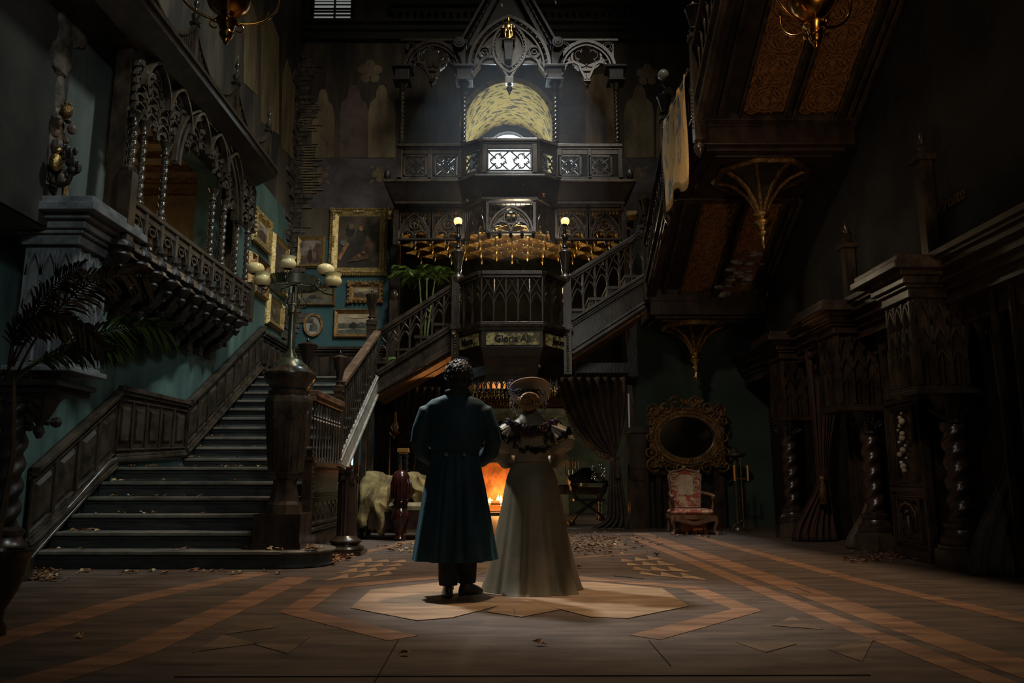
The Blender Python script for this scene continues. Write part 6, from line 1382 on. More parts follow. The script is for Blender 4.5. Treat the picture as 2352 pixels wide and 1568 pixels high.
for ax, ay in arms:
    mb.tube([(cx_,cy_,zz_-.12),(cx_+ax*.4,cy_+ay,zz_-.16),(cx_+ax,cy_+ay,zz_-.10),(cx_+ax,cy_+ay,zz_)], .009, 6); mb.lathe([(.02,0),(.032,.01),(.015,.02),(.018,.04)], (cx_+ax,cy_+ay,zz_), 10)
mb.build('stand', SIL, cdl, smooth=40)
CND = mat('orange_candle', (.75,.30,.08), .5)
for ax, ay in arms: mb = MB(); mb.lathe([(.015,0),(.014,.14),(.003,.15)], (cx_+ax,cy_+ay,zz_+.03), 8); tag(mb.build('candle', CND, smooth=40), 'orange candle in the silver candelabrum on the parlour table', 'candle', 'orange candles in the candelabrum')
mb = MB(); mb.lathe([(.05,0),(.09,.02),(.095,.12),(.08,.2),(.1,.23),(.09,.23),(.07,.2)], (XA(1327,1110,YT+.1),YT+.1,tz), 18); tag(mb.build('ceramic_jar', mat('cream_ceramic', (.55,.45,.28), .35), smooth=40), 'cream ceramic jar beside the candelabrum', 'jar')
mb = MB(); a = XA(1330,1110,YT+.4); mb.box((a,YT+.3,tz),(a+.2,YT+.5,tz+.17))
for i in range(12): mb.box((a+i*.0166,YT+.28,tz),(a+i*.0166+.01,YT+.3,tz+.16))
tag(mb.build('stacked_papers', mat('aged_paper', (.40,.34,.20), .7)), 'bundle of aged papers on the parlour table behind the jar', 'papers')
# x-frame chair
YX = 16.2
def xchair(label, cx):
    t = thing('curule_chair', label, 'chair', (cx, YX, 0)); W_ = .36
    for j in range(9):
        y = YX+.03+j*.07; mb = MB()
        for s_ in (-1,1):
            pts = [(cx+s_*W_*.98,y,.05),(cx+s_*W_*.7,y,.2),(cx+s_*.03,y,.36),(cx-s_*.22,y,.52),(cx-s_*W_*.95,y,.70),(cx-s_*W_,y,.82)]; mb.sweep(pts, .035, .03, (0,1,0))
        mb.build('slat', WOODB, t)
    for s_ in (-1,1):
        mb = MB(); mb.box((cx+s_*W_-.06,YX-.03,0),(cx+s_*W_+.06,YX+.68,.06)); mb.build('foot_rail', WOODB, t)
        mb = MB(); mb.sweep([(cx+s_*W_,YX-.06,.82),(cx+s_*W_,YX+.1,.86),(cx+s_*W_,YX+.35,.83),(cx+s_*W_,YX+.68,.92)], .09, .05, (1,0,0)); mb.ball((cx+s_*W_,YX-.07,.81), .04, 8); mb.build('arm', WOODB, t, smooth=40)
    mb = MB(); mb.box((cx-W_+.05,YX+.02,.48),(cx+W_-.05,YX+.64,.52)); mb.build('seat', WOODB, t)
    mb = MB(); mb.prism([(cx-W_,YX+.66,.84),(cx+W_,YX+.66,.84),(cx+W_,YX+.7,1.0),(cx+.2,YX+.7,1.06),(cx+.08,YX+.7,1.16),(cx-.08,YX+.7,1.16),(cx-.2,YX+.7,1.06),(cx-W_,YX+.7,1.0)], (0,.04,0)); mb.build('back', WOODB, t)
    return t
xchair('black slatted cross-frame chair standing by the swagged curtain', XA(1355,1190,YX))
mb = MB(); c = Vector((XA(1378,1060,YX), YX+.35, .92)); random.seed(2)
for k in range(22): mb.tube([c+Vector((random.uniform(-.08,.08),0,-.05)), c+Vector((random.uniform(-.15,.15),random.uniform(-.1,.1),random.uniform(.05,.32)))], [.01,.004], 4); 
for k in range(20): mb.ball(c+Vector((random.uniform(-.15,.15),random.uniform(-.1,.1),random.uniform(.0,.3))), .018, 5)
tag(mb.build('metal_foliage', SIL), 'twisted bits of silver metal foliage above the black chair', 'ornament')

# ================================================================== SOFA with dust cover
YSo = 12.3
so = thing('sofa', 'carved sofa with a dark red wooden arm end facing the parlour', 'sofa', (XA(900,1240,YSo), YSo, 0))
sx0, sx1 = XA(828,1240,YSo), XA(1060,1240,YSo+.5)
mb = MB(); mb.box((sx0+.1,YSo+.05,.16),(sx1,YSo+1.0,.42)); mb.build('seat_base', WOODR, so)
mb = MB(); mb.box((sx0+.15,YSo+.1,.40),(sx1,YSo+.95,.56)); sm = mb.build('cushion', mat('worn_green_cushion', (.16,.13,.07), .9, c2=(.30,.24,.13), sc=5), so); sm.modifiers.new('b','BEVEL').width = .05
mb = MB(); mb.box((sx0+.1,YSo+.9,.3),(sx1,YSo+1.05,.88)); mb.build('back', WOODR, so)
hx = XA(918,1200,YSo-.05); mb = MB()
mb.lathe([(.09,0),(.10,.03),(.07,.07),(.055,.13),(.08,.2),(.13,.29),(.145,.36),(.12,.44),(.075,.50),(.09,.53),(.12,.55),(.12,.58),(.10,.60),(.13,.64),(.145,.74),(.15,.86),(.135,.96),(.09,1.03),(.04,1.06),(.01,1.065)], (hx,YSo-.02,0), 20)
for q in range(9): mb.tube([(hx+.15*math.cos(q*.35+3.5),YSo-.02+.15*math.sin(q*.35+3.5),.62),(hx+.155*math.cos(q*.35+3.5),YSo-.02+.155*math.sin(q*.35+3.5),.85),(hx+.10*math.cos(q*.35+3.5),YSo-.02+.10*math.sin(q*.35+3.5),1.0)], .012, 5)
mb.box((hx-.10,YSo+.0,.1),(hx+.10,YSo+.9,.62))
mb.build('carved_arm', mat('polished_mahogany', (.018,.005,.004), .2, c2=(.05,.012,.009), sc=5), so, smooth=50)
# draped cover
COV = mat('mustard_dust_cover', (.10,.070,.022), .9, c2=(.27,.195,.07), sc=4, bump=1.0, bsc=9)
R = []; C_, Rr = 70, 34
top = lambda u: .97+.05*math.sin(u*7)+.06*math.sin(u*15+1)
for j in range(Rr+1):
    v = j/Rr
    for i in range(C_+1):
        u = i/C_; x = sx0-.10+(sx1-sx0+.3)*u
        if v < .35: y = YSo+1.12-1.05*(v/.35)*.55; z = top(u)-.04*v
        else:
            w2 = (v-.35)/.65; drop = (.86 if u < .25 else .30 if u < .32 else .36)
            drop = .88-.12*math.sin(u*13) if u < .27 else .42+.08*math.sin(u*12)
            y = YSo+.54-.42*min(1,w2*2.2)*(1 if u < .3 else .3)-.04; z = top(u)-.05-drop*w2
        y += .05*math.sin(u*44+2.5*v)*(.4+v)+.03*math.sin(u*83+v*5)+.02*math.sin(u*31-v*17); x += .03*math.sin(v*11+u*24); z += .02*math.sin(u*57+v*13)
        R.append((x, y, max(z, .05)))
n = C_+1; mb = MB(); mb.add(R, [(j*n+i, j*n+i+1, (j+1)*n+i+1, (j+1)*n+i) for j in range(Rr) for i in range(C_)]); o = mb.build('dust_cover', COV, smooth=True); o.modifiers.new('t','SOLIDIFY').thickness = .015
tag(o, 'crumpled mustard dust cover thrown over the carved sofa', 'dust cover')
# carved twin spindle chair back seen above the sofa
t = thing('chair_back_post', 'pair of carved gilt-topped spindles rising behind the sofa', 'chair', (XA(926,1080,13.9), 13.9, 0)); x = XA(926,1060,13.9)
for s_ in (-1,1): mb = MB(); twist(mb, x+s_*.055, 13.9, .0, ZA(1042,13.9), .028, .12); mb.build('spindle', WOODG, t, smooth=50)
mb = MB(); mb.cbox((x,13.9,ZA(1034,13.9)), (.2,.14,.07)); mb.cbox((x,13.9,ZA(1040,13.9)), (.15,.1,.04)); mb.build('capital', mat('warm_gilt_cap', (.55,.28,.08), .35, .5), t)
mb = MB(); mb.box((x-.5,14.0,0),(x+.1,14.5,.8)); mb.build('seat_block', WOODB, t)
t = thing('wall_lamp', 'dim amber glass oil lamp glinting in the dark left of the man', 'lamp', tuple(P(907,990,Y=14.9))); c = P(907,990,Y=14.9)
mb = MB(); mb.lathe([(.045,0),(.07,.06),(.06,.14),(.03,.2),(.03,.36)], c, 14); mb.build('chimney', mat('amber_lamp_glass', (.30,.17,.05), .15), t, smooth=50)
mb = MB(); mb.lathe([(.02,-.14),(.03,-.1),(.09,-.06),(.10,-.02),(.05,0)], c, 14); mb.tube([c+Vector((0,0,-.12)), c+Vector((0,.2,-.2)), c+Vector((0,.42,-.1))], .015, 6); mb.build('burner', BRASS, t, smooth=50)

# ================================================================== MIRROR, CHIMNEYPIECE, ARMCHAIR, CANDLE STAND
YM = 15.15
mm = thing('chimneypiece', 'dark wooden chimneypiece below the oval gilt mirror', 'fireplace', (XA(1560,1200,YM), YM+.1, 0))
mb = MB(); a, b = XA(1448,1100,YM), XA(1665,1100,YM); mb.box((a,YM+.05,0),(a+.35,YB,1.85)); mb.box((b-.2,YM+.05,0),(b,YB,1.35)); mb.box((a,YM+.0,1.12),(b,YB,1.2)); mb.box((a,YM+.08,1.0),(b,YB,1.12)); mb.box((a-.05,YM,1.8),(a+.4,YB,1.9)); mb.box((a+.05,YM+.02,.9),(a+.3,YM+.1,1.7)); mb.build('surround', WOOD, mm)
mb = MB(); mb.box((a+.35,YB-.06,0),(b-.2,YB-.01,1.0)); mb.box((a+.5,YM+.1,.0),(a+.6,YB,1.0)); mb.build('opening', WOODB, mm)
c = P(1577, 1004, Y=YM); k = MPP(1004, YM); t = thing('mirror', 'oval mirror in a big carved gilt frame on the dark green wall', 'mirror', tuple(c))
MIR = mat('old_mirror_glass', (.50,.46,.42), .12, 1, c2=(.25,.22,.20), sc=3)
mb = MB(); mb.prism([c+Vector((x*66*k, 0, z*50*k)) for x, z in circ(1, 40)[:-1]], (0,.02,0)); mb.build('glass', MIR, t)
mb = MB()
for r, w_, d in ((1.0,.05,.10),(1.12,.06,.13),(1.24,.04,.08)): mb.sweep([c+Vector((x*66*k*r, -.02, z*50*k*(1+(r-1)*1.3))) for x, z in circ(1, 44)], w_, d, (0,1,0))
for i in range(60): an = 2*PI*i/60; mb.ball(c+Vector((66*k*1.06*math.cos(an), -.07, 50*k*1.08*math.sin(an))), .018, 5)
mb.build('inner_frame', GILTD, t, smooth=40)
mb = MB(); random.seed(77)
hole = [(x*66*k*1.15, z*50*k*1.2) for x, z in circ(1, 24)]; W_, H_ = 86*k, 68*k
for i in range(24):
    a0_, a1_ = hole[i], hole[i+1]
    def outp(p):
        s_ = min(W_/max(1e-3, abs(p[0])), H_/max(1e-3, abs(p[1]))); return (p[0]*s_, p[1]*s_)
    b0_, b1_ = outp(a0_), outp(a1_)
    mb.prism([c+Vector((a0_[0],0,a0_[1])), c+Vector((a1_[0],0,a1_[1])), c+Vector((b1_[0],0,b1_[1])), c+Vector((b0_[0],0,b0_[1]))], (0,-.03,0))
def scroll(cx, cz, r, a0, s_, turns=1.4):
    mb.tube([c+Vector((cx+s_*r*(1-t*.75)*math.cos(a0+t*turns*2*PI), -.06, cz+r*(1-t*.75)*math.sin(a0+t*turns*2*PI))) for t in [q/16 for q in range(17)]], [.028*(1-.5*q/16) for q in range(17)], 6)
for sx in (-1,1):
    for (x, z, r, a) in ((.86,.88,.14,0),(.98,.55,.12,1),(.98,.0,.11,2),(.98,-.5,.12,3),(.92,-.9,.15,4),(.5,-1.02,.12,1),(.55,1.0,.15,2),(.25,1.12,.15,.5),(.75,.6,.09,1),(.78,-.65,.1,2),(.2,-1.0,.1,3)):
        scroll(sx*x*W_, z*H_, r, a, sx)
    for q in range(16): mb.ball(c+Vector((sx*random.uniform(.6,1.02)*W_, -.05, random.choice((-1,1))*random.uniform(.55,1.05)*H_)), random.uniform(.025,.05), 6)
for q in range(16): mb.ball(c+Vector((random.uniform(-.35,.35)*W_, -.06, (1.02+random.uniform(0,.22)*(1))*H_)), random.uniform(.03,.055), 6)
mb.build('carved_frame', GILTD, t, smooth=40)
# armchair
ya_ = 13.5; ax = XA(1595, 1200, ya_); ka = MPP(1150, ya_)
ac = thing('armchair', 'ornate armchair with faded red and cream tapestry upholstery', 'chair', (ax, ya_, 0))
UPH = mat('red_cream_tapestry', (.24,.045,.026), .85, c2=(.38,.26,.14), sc=9, ramp=(.48,.56), bump=.3, bsc=60)
CRM = mat('cream_medallion', (.38,.28,.16), .85, c2=(.22,.15,.08), sc=10, ramp=(.3,.7)); CW = mat('carved_walnut', (.09,.04,.02), .35, c2=(.17,.085,.045), sc=7)
zs_ = ZA(1178,ya_); hw = 48*ka
for sx in (-1,1):
    mb = MB(); mb.tube([(ax+sx*hw,ya_-.02,zs_-.05),(ax+sx*(hw+.02),ya_-.03,zs_-.15),(ax+sx*(hw-.02),ya_,.1),(ax+sx*(hw+.02),ya_-.04,.0)], [.045,.04,.025,.035], 8); mb.build('leg', CW, ac, smooth=50)
    mb = MB(); mb.tube([(ax+sx*hw*.85,ya_+.6,zs_-.05),(ax+sx*hw*.88,ya_+.62,.02)], [.035,.028], 8); mb.build('leg', CW, ac, smooth=50)
    mb = MB(); ztp = ZA(1138,ya_); mb.tube([(ax+sx*hw*.80,ya_+.55,ztp+.04),(ax+sx*hw*.95,ya_+.3,ztp+.02),(ax+sx*hw*1.02,ya_+.08,ztp+.0),(ax+sx*hw*1.0,ya_+.03,ztp-.05)], .028, 8); mb.tube([(ax+sx*hw*1.0,ya_+.1,ztp-.02),(ax+sx*hw*1.06,ya_+.16,ztp-.12),(ax+sx*hw*.95,ya_+.12,zs_-.02)], .024, 8); mb.ball((ax+sx*hw*1.0,ya_+.03,ztp-.02), .04, 8); mb.build('arm', CW, ac, smooth=50)
mb = MB(); mb.box((ax-hw,ya_-.03,zs_-.10),(ax+hw,ya_+.6,zs_-.03)); mb.sweep([(ax+hw*u,ya_-.04,zs_-.13-.04*math.cos(u*PI)) for u in (-1,-.5,0,.5,1)], .06, .03, (0,1,0)); mb.build('seat_rail', CW, ac)
mb = MB(); mb.box((ax-hw*.98,ya_-.02,zs_-.04),(ax+hw*.98,ya_+.58,zs_+.06)); o = mb.build('seat', UPH, ac); o.modifiers.new('b','BEVEL').width = .04
zb_, zt_ = ZA(1165,ya_+.55), ZA(1083,ya_+.6); bw = 38*ka*1.03
shape = [(-bw*.82,zb_),(bw*.82,zb_),(bw,zt_-.06),(bw*.8,zt_),(bw*.35,zt_+.02),(0,zt_+.06),(-bw*.35,zt_+.02),(-bw*.8,zt_),(-bw,zt_-.06)]
ybk = lambda z: ya_+.55+(z-zb_)*.14
mb = MB(); mb.prism([(ax+x, ybk(z), z) for x, z in shape], (0,.07,0)); mb.build('backrest', UPH, ac)
mb = MB(); mb.prism([(ax+x*bw*.48, ybk(z)-.006, z) for x, z in ((-1,zb_+.22),(1,zb_+.22),(1,zt_-.10),(.6,zt_-.05),(-.6,zt_-.05),(-1,zt_-.10))], (0,-.004,0))
for sx in (-1,1):
    for z in (zb_+.1, zb_+.35, zb_+.5, zt_-.07): mb.sweep([(ax+sx*bw*.72+.06*math.cos(q), ybk(z)-.01, z+.05*math.sin(q)) for q in (0,1,2,3,4,5)], .025, .01, (0,1,0))
mb.build('woven_medallion', CRM, ac)
mb = MB(); fr = [(ax+x, ybk(z)-.01, z) for x, z in shape]; mb.tube(fr+[fr[0]], .022, 8); mb.ball((ax,ybk(zt_),zt_+.07), .04, 8)
for sx in (-1,1): mb.ball((ax+sx*bw*.9,ybk(zt_),zt_), .03, 8); mb.tube([(ax+sx*bw*.82,ya_+.56,zb_),(ax+sx*bw*.85,ya_+.58,zs_-.05)], .025, 8)
mb.build('back_frame', CW, ac, smooth=50)
mb = MB(); random.seed(10)
for q in range(13): x = ax-hw*.55+q*hw*1.2/13; l = random.uniform(.12,.30); mb.add([(x,ya_+.2,zs_-.1),(x+.05,ya_+.2,zs_-.1),(x+.04+random.uniform(-.02,.02),ya_+.17,zs_-.1-l),(x+.005,ya_+.19,zs_-.1-l*.9)], ((0,1,2,3),))
o = mb.build('torn_lining', mat('orange_torn_lining', (.38,.12,.03), .9), ac); o.modifiers.new('t','SOLIDIFY').thickness = .006
# candle stand right of the armchair
t = thing('candle_stand', 'tall thin gilt candle stand in the dark corner right of the armchair', 'candle stand', tuple(P(1703,1215,Y=14.4))); xx = XA(1703,1100,14.4); zq = ZA(1100,14.4)
mb = MB(); mb.tube([(xx,14.4,0.05),(xx,14.4,zq+.02)], .016, 8); mb.tube([(xx-.13,14.4,zq),(xx+.13,14.4,zq)], .014, 6)
for s_ in (-1,0,1): mb.tube([(xx,14.4,.2),(xx+s_*.18,14.4-.1*(s_==0),.1),(xx+s_*.22,14.4-.2*(s_==0),.02)], .014, 6)
mb.build('stand', GILTD, t)
for s_ in (-1,0,1): mb = MB(); z0 = zq+(.03 if s_ else .03); mb.tube([(xx+s_*.12,14.4,z0-.06),(xx+s_*.12,14.4,z0+(.22 if s_ else .34))], .016, 8); mb.build('candle', CND if s_ else GILTD, t)
t = thing('pedestal_stand', 'dim green-bronze pedestal with a flat dish top behind the candle stand', 'stand', (XA(1692,1215,14.9),14.9,0)); xx = XA(1690,1100,14.9)
mb = MB(); mb.lathe([(.16,0),(.15,.04),(.05,.1),(.04,.6),(.05,1.1),(.04,1.5),(.16,ZA(1050,14.9)),(.2,ZA(1046,14.9)),(.2,ZA(1041,14.9))], (xx,14.9,0), 16); mb.build('column', IRON, t, smooth=40)

# ================================================================== BRASS LAMPS hanging at the top edge
def chandelier(label, px, yp, Y):
    c = P(px, yp, Y=Y); k = MPP(yp, Y); t = thing('brass_chandelier', label, 'chandelier', tuple(c))
    S = lambda L_: [(h*k, -d*k) for d, h in L_]
    mb = MB(); mb.lathe(S([(103-103,1),(0,2),(-6,6),(-12,7),(-15,11),(-20,13),(-28,16),(-34,14),(-38,16),(-50,19),(-56,24),(-60,25),(-66,18),(-72,13)])[::1], c, 24); mb.build('pendant', BRASS, t, smooth=35)
    mb = MB(); mb.lathe(S([(-70,12),(-78,26),(-92,42),(-108,49),(-122,50),(-134,44)]), c, 28); mb.build('bowl', BRASS, t, smooth=50)
    for q in range(4):
        a = q*PI/2+.35; d = Vector((math.cos(a), math.sin(a), 0)); mb = MB()
        mb.tube([c+d*22*k+up*58*k]+[c+d*(22+ (90)*math.sin(u*PI/2*1.05))*k+up*(58+ 75*(1-math.cos(u*PI/2*1.1)))*k for u in [w/10 for w in range(1,11)]], 3.2*k, 8)
        mb.ball(c+d*26*k+up*55*k, 5*k, 8); mb.tube([c+d*(28+9*math.cos(b))*k+up*(46+9*math.sin(b))*k for b in [w*.6-2.4 for w in range(8)]], 2*k, 6); mb.build('arm', BRASS, t, smooth=50)
    mb = MB(); mb.tube([c+up*134*k, c+up*134*k+up*3.0], .02, 8); mb.build('rod', BRASS, t)
chandelier('brass gasolier bottom hanging at the top left in front of the mural wall', 518, 103, 6.6)
chandelier('brass gasolier bottom hanging at the top right below the embossed soffit', 1875, 110, 6.6)
# ================================================================== PEOPLE
def remesh(o, vox, sm=4):
    md = o.modifiers.new('remesh', 'REMESH'); md.mode = 'VOXEL'; md.voxel_size = vox; md.use_smooth_shade = True
    m2 = o.modifiers.new('smooth', 'SMOOTH'); m2.factor = .5; m2.iterations = sm
SKIN = mat('skin', (.42,.24,.16), .5); HAIRM = mat('dark_curly_hair', (.012,.009,.008), .45, c2=(.04,.032,.03), sc=40, bump=1.0, bsc=50)
def hand(mb, w_, d, nrm, s=1.0, curl=.5):
    """w_ wrist point, d direction of the palm, nrm palm normal (fingers curl towards it)"""
    w_ = Vector(w_); d = Vector(d).normalized(); nrm = Vector(nrm); nrm = (nrm-d*nrm.dot(d)).normalized(); sd = d.cross(nrm)
    mb.tube([w_-d*.03, w_+d*.02*s, w_+d*.05*s, w_+d*.085*s], [.026*s,.030*s,.036*s,.030*s], 10)
    for i, L_ in enumerate((.068,.078,.072,.055)):
        p = w_+d*.08*s+sd*(i-1.5)*.019*s; pts = [p-d*.02]; dd = d.copy(); 
        for j in range(3):
            dd = (dd*math.cos(curl*.8)+nrm*math.sin(curl*.8)).normalized(); p = p+dd*L_*s/3*1.1; pts.append(p.copy())
        mb.tube(pts, [.009*s,.009*s,.0085*s,.007*s], 7); mb.ball(p, .007*s, 6)
    p = w_+d*.02*s-sd*.028*s; mb.tube([p, p+d*.03*s-sd*.018*s+nrm*.01, p+d*.058*s-sd*.018*s+nrm*.024, p+d*.078*s-sd*.010*s+nrm*.034], [.012*s,.012*s,.010*s,.008*s], 7)
def head(mb, c, r, yaw=0, tilt=0):
    M = Matrix.Rotation(yaw, 4, 'Z') @ Matrix.Rotation(tilt, 4, 'X'); V = lambda x, y, z: Vector(c)+M@(Vector((x, y, z))*r)
    S = M.to_3x3()
    mb.ball(c, r, 18, (.80,1.0,1.0), M); mb.ball(V(0,.25,-.45), r*.70, 14, (.85,.9,.95), M)         # face looks +Y (away from the camera)
    mb.lathe([(.002,.28),(.10,.10),(.17,-.16),(.05,-.24)], V(0,.92,-.2), 8, S*r if False else S @ Matrix.Scale(r, 3))
    for s_ in (-1,1): mb.ball(V(s_*.80,.02,-.12), r*.16, 8, (.45,.9,1.5), M); mb.ball(V(s_*.30,.80,.02), r*.13, 8, (1.1,.7,.7), M)
    mb.ball(V(0,.88,-.55), r*.13, 8, (1.7,.5,.4), M); mb.ball(V(0,.80,-.82), r*.2, 8, (1,.8,.7), M)

# ---- the man
mx, my = XA(1046, 1365, 6.45), 6.45; kz = MPP(1100, my)
def MZ(y): return ZA(y, my)
def MX(x, y): return XA(x, y, my)
man = thing('person', 'man in a long teal velvet frock coat standing with his back to us', 'person', (mx, my, 0))
b = MB()
head(b, (MX(1054,866), my+.02, MZ(862)), .112, 0.15)
b.tube([(MX(1052,900), my+.01, MZ(880)), (MX(1050,925), my-.01, MZ(915))], [.062,.075], 12)
b.loft([(MX(1048,920),my,MZ(922),.12,.08),(MX(1047,930),my,MZ(935),.19,.11),(MX(1046,960),my,MZ(975),.18,.12),(MX(1046,1045),my,MZ(1050),.145,.10),(MX(1046,1080),my,MZ(1090),.165,.115),(MX(1046,1110),my,MZ(1120),.165,.115)], 20)
for s_ in (-1,1):
    b.tube([(MX(1046,930)+s_*.19,my,MZ(935)),(MX(1046,1000)+s_*.285,my+.02,MZ(1005)),(MX(1046,1040)+s_*.275,my+.07,MZ(1042)),(MX(1046,1055)+s_*.13,my+.30,MZ(1058)),(MX(1046,1055)+s_*.06,my+.33,MZ(1058))], [.058,.045,.042,.030,.027], 10)
    hand(b, (MX(1046,1055)+s_*.06,my+.33,MZ(1058)), (-s_,.15,-.1), (0,-.3,-1), 1.0, .6)
lf = (MX(1030,1370), my-.04); rf = (MX(1070,1350), my+.10)
for s_, f in ((-1, lf), (1, rf)): b.tube([(mx+s_*.09,my,MZ(1115)),(f[0]+s_*.0,my+.03,MZ(1235)),(f[0],f[1]+.02,.10),(f[0],f[1]+.04,.06)], [.085,.06,.042,.045], 12)
o = b.build('body', SKIN, man); remesh(o, .009, 3)
COAT = mat('teal_velvet', (.002,.019,.028), .72, c2=(.007,.052,.076), sc=3.2, bump=.25, bsc=18, ramp=(.35,.68)); COAT.node_tree.nodes['Principled BSDF'].inputs['Sheen Weight'].default_value = .12
COAT.node_tree.nodes['Principled BSDF'].inputs['Sheen Tint'].default_value = (.15,.5,.6,1)
c = MB()
L_ = []
for (y, cxp, hwp, dep) in ((903,1050,20,.07),(910,1049,36,.10),(918,1048,58,.115),(930,1047,70,.13),(950,1046,69,.145),(980,1046,64,.15),(1010,1046,60,.145),(1040,1046,55,.135),(1050,1046,55,.135),(1062,1046,58,.15)):
    L_.append((MX(cxp,y), my+.0, MZ(y), hwp*kz, dep))
c.loft(L_[::-1], 36, lambda i, a, z: 1+.015*math.cos(2*a))
for s_ in (-1,1):
    c.tube([(MX(1047,930)+s_*.15,my,MZ(940)),(MX(1047,940)+s_*.235,my,MZ(948)),(MX(1047,980)+s_*.285,my+.01,MZ(985)),(MX(1047,1010)+s_*.305,my+.02,MZ(1012)),(MX(1047,1030)+s_*.285,my+.06,MZ(1036)),(MX(1047,1045)+s_*.20,my+.16,MZ(1056)),(MX(1047,1055)+s_*.13,my+.26,MZ(1060))], [.062,.082,.076,.070,.070,.060,.052], 14)
o = c.build('coat_body', COAT, man); remesh(o, .011, 4)
# skirt of the coat : pleated loft
c = MB(); S_ = []; ys = [1044,1054,1070,1100,1140,1180,1220,1255,1284]
hwL = [56,57,60,66,73,79,85,90,94]
for y, h in zip(ys, hwL): S_.append((MX(1044-(y-1044)*.004,y), my+.0, MZ(y), h*kz, .14+(h-56)*.0042))
def pleat(i, a, z):
    t = i/8.0; a2 = a-(-PI/2); a2 = (a2+PI) % (2*PI)-PI     # 0 at the back
    return 1+t*(.045*math.sin(7*a+1.5)+.04*math.sin(12*a))-t*.22*math.exp(-(a2/.10)**2)-.10*min(1,t*2)*(math.exp(-((a2-.36)/.05)**2)+math.exp(-((a2+.36)/.05)**2))
c.loft(S_[::-1], 140, lambda i, a, z: pleat(8-i, a, z)); c.build('coat_skirt', COAT, man, smooth=70)
c = MB(); c.tube([(MX(1022,905),my+.03,MZ(912)),(MX(1028,898),my-.06,MZ(902)),(MX(1050,895),my-.09,MZ(899)),(MX(1075,898),my-.06,MZ(902)),(MX(1084,905),my+.03,MZ(912))], [.012,.022,.025,.022,.012], 10)
c.loft([(MX(1050,912),my-.01,MZ(918),.14,.10),(MX(1051,905),my-.01,MZ(907),.105,.095),(MX(1052,895),my-.005,MZ(895),.085,.085),(MX(1052,890),my,MZ(890),.075,.078)], 24); c.build('collar', mat('dark_velvet_collar', (.012,.016,.016), .8, c2=(.025,.03,.028), sc=8), man, smooth=60)
for s_ in (-1,1):
    c = MB(); q = P(1045+s_*21, 1043, Y=my-.165); c.lathe([(.016,-.006),(.018,0),(.012,.007),(.002,.008)], q, 14, Matrix.Rotation(PI/2, 3, 'X')); c.build('button', mat('grey_horn_button', (.10,.11,.11), .35), man, smooth=50)
c = MB(); c.sweep([(MX(1046+x,1040), my-math.sqrt(max(0,1-(x/56)**2))*.137-.006, MZ(1041)) for x in range(-50,51,10)], .010, .008, (0,-1,0)); c.build('waist_seam', COAT, man)
TR = mat('charcoal_trousers', (.012,.014,.016), .8, c2=(.022,.024,.026), sc=6)
c = MB()
for s_, f in ((-1, lf), (1, rf)): c.tube([(mx+s_*.08,my,MZ(1180)),(f[0],my+.02,MZ(1270)),(f[0],f[1]+.0,MZ(1330)),(f[0],f[1],.10)], [.10,.088,.078,.072], 16)
c.build('trousers', TR, man, smooth=60)
SHOE = mat('black_leather_shoe', (.015,.014,.013), .25)
for (fx, fy, dx, dy) in ((lf[0], lf[1], -.05, .26), (rf[0]-.005, rf[1], .17, .17)):
    c = MB(); d = Vector((dx, dy, 0)).normalized(); e = Vector((fx, fy, 0))
    c.loft([(0,0,0,.040,.125),(0,0,.03,.044,.132),(0,-.02,.06,.040,.105),(0,-.05,.09,.038,.06),(0,-.06,.13,.042,.05)], 20)
    an = math.atan2(-dx, dy); M = Matrix.Rotation(an, 4, 'Z'); off = e+d*.055
    c.v = [tuple(M @ Vector(p)+off) for p in c.v]; o = c.build('shoe', SHOE, man, smooth=60)
# hair : wavy lumps
h = MB(); random.seed(5); hc = Vector((MX(1054,858), my+.01, MZ(860)))
h.ball(hc+Vector((0,-.005,.012)), .118, 18, (.90,1.0,1.0)); h.ball(hc+Vector((0,-.035,-.07)), .09, 14, (1.0,.75,1.0))
for k in range(330):
    th_ = random.uniform(0, 2*PI); ph = random.uniform(-.75, 1.0); n = Vector((math.cos(th_)*math.sqrt(1-ph*ph), math.sin(th_)*math.sqrt(1-ph*ph), ph))
    if n.y > .55 and n.z < .35: continue
    p = hc+Vector((n.x*.104, n.y*.116, n.z*.114+.008)); tng = n.cross(Vector((random.uniform(-1,1),random.uniform(-1,1),random.uniform(-1,1)))).normalized()
    h.tube([p, p+n*.012+tng*.010-Vector((0,0,.006)), p+n*.012+tng*.022-Vector((0,0,.014)), p+n*.003+tng*.028-Vector((0,0,.022))], [.007,.009,.008,.003], 5)
h.build('hair', HAIRM, man, smooth=60)

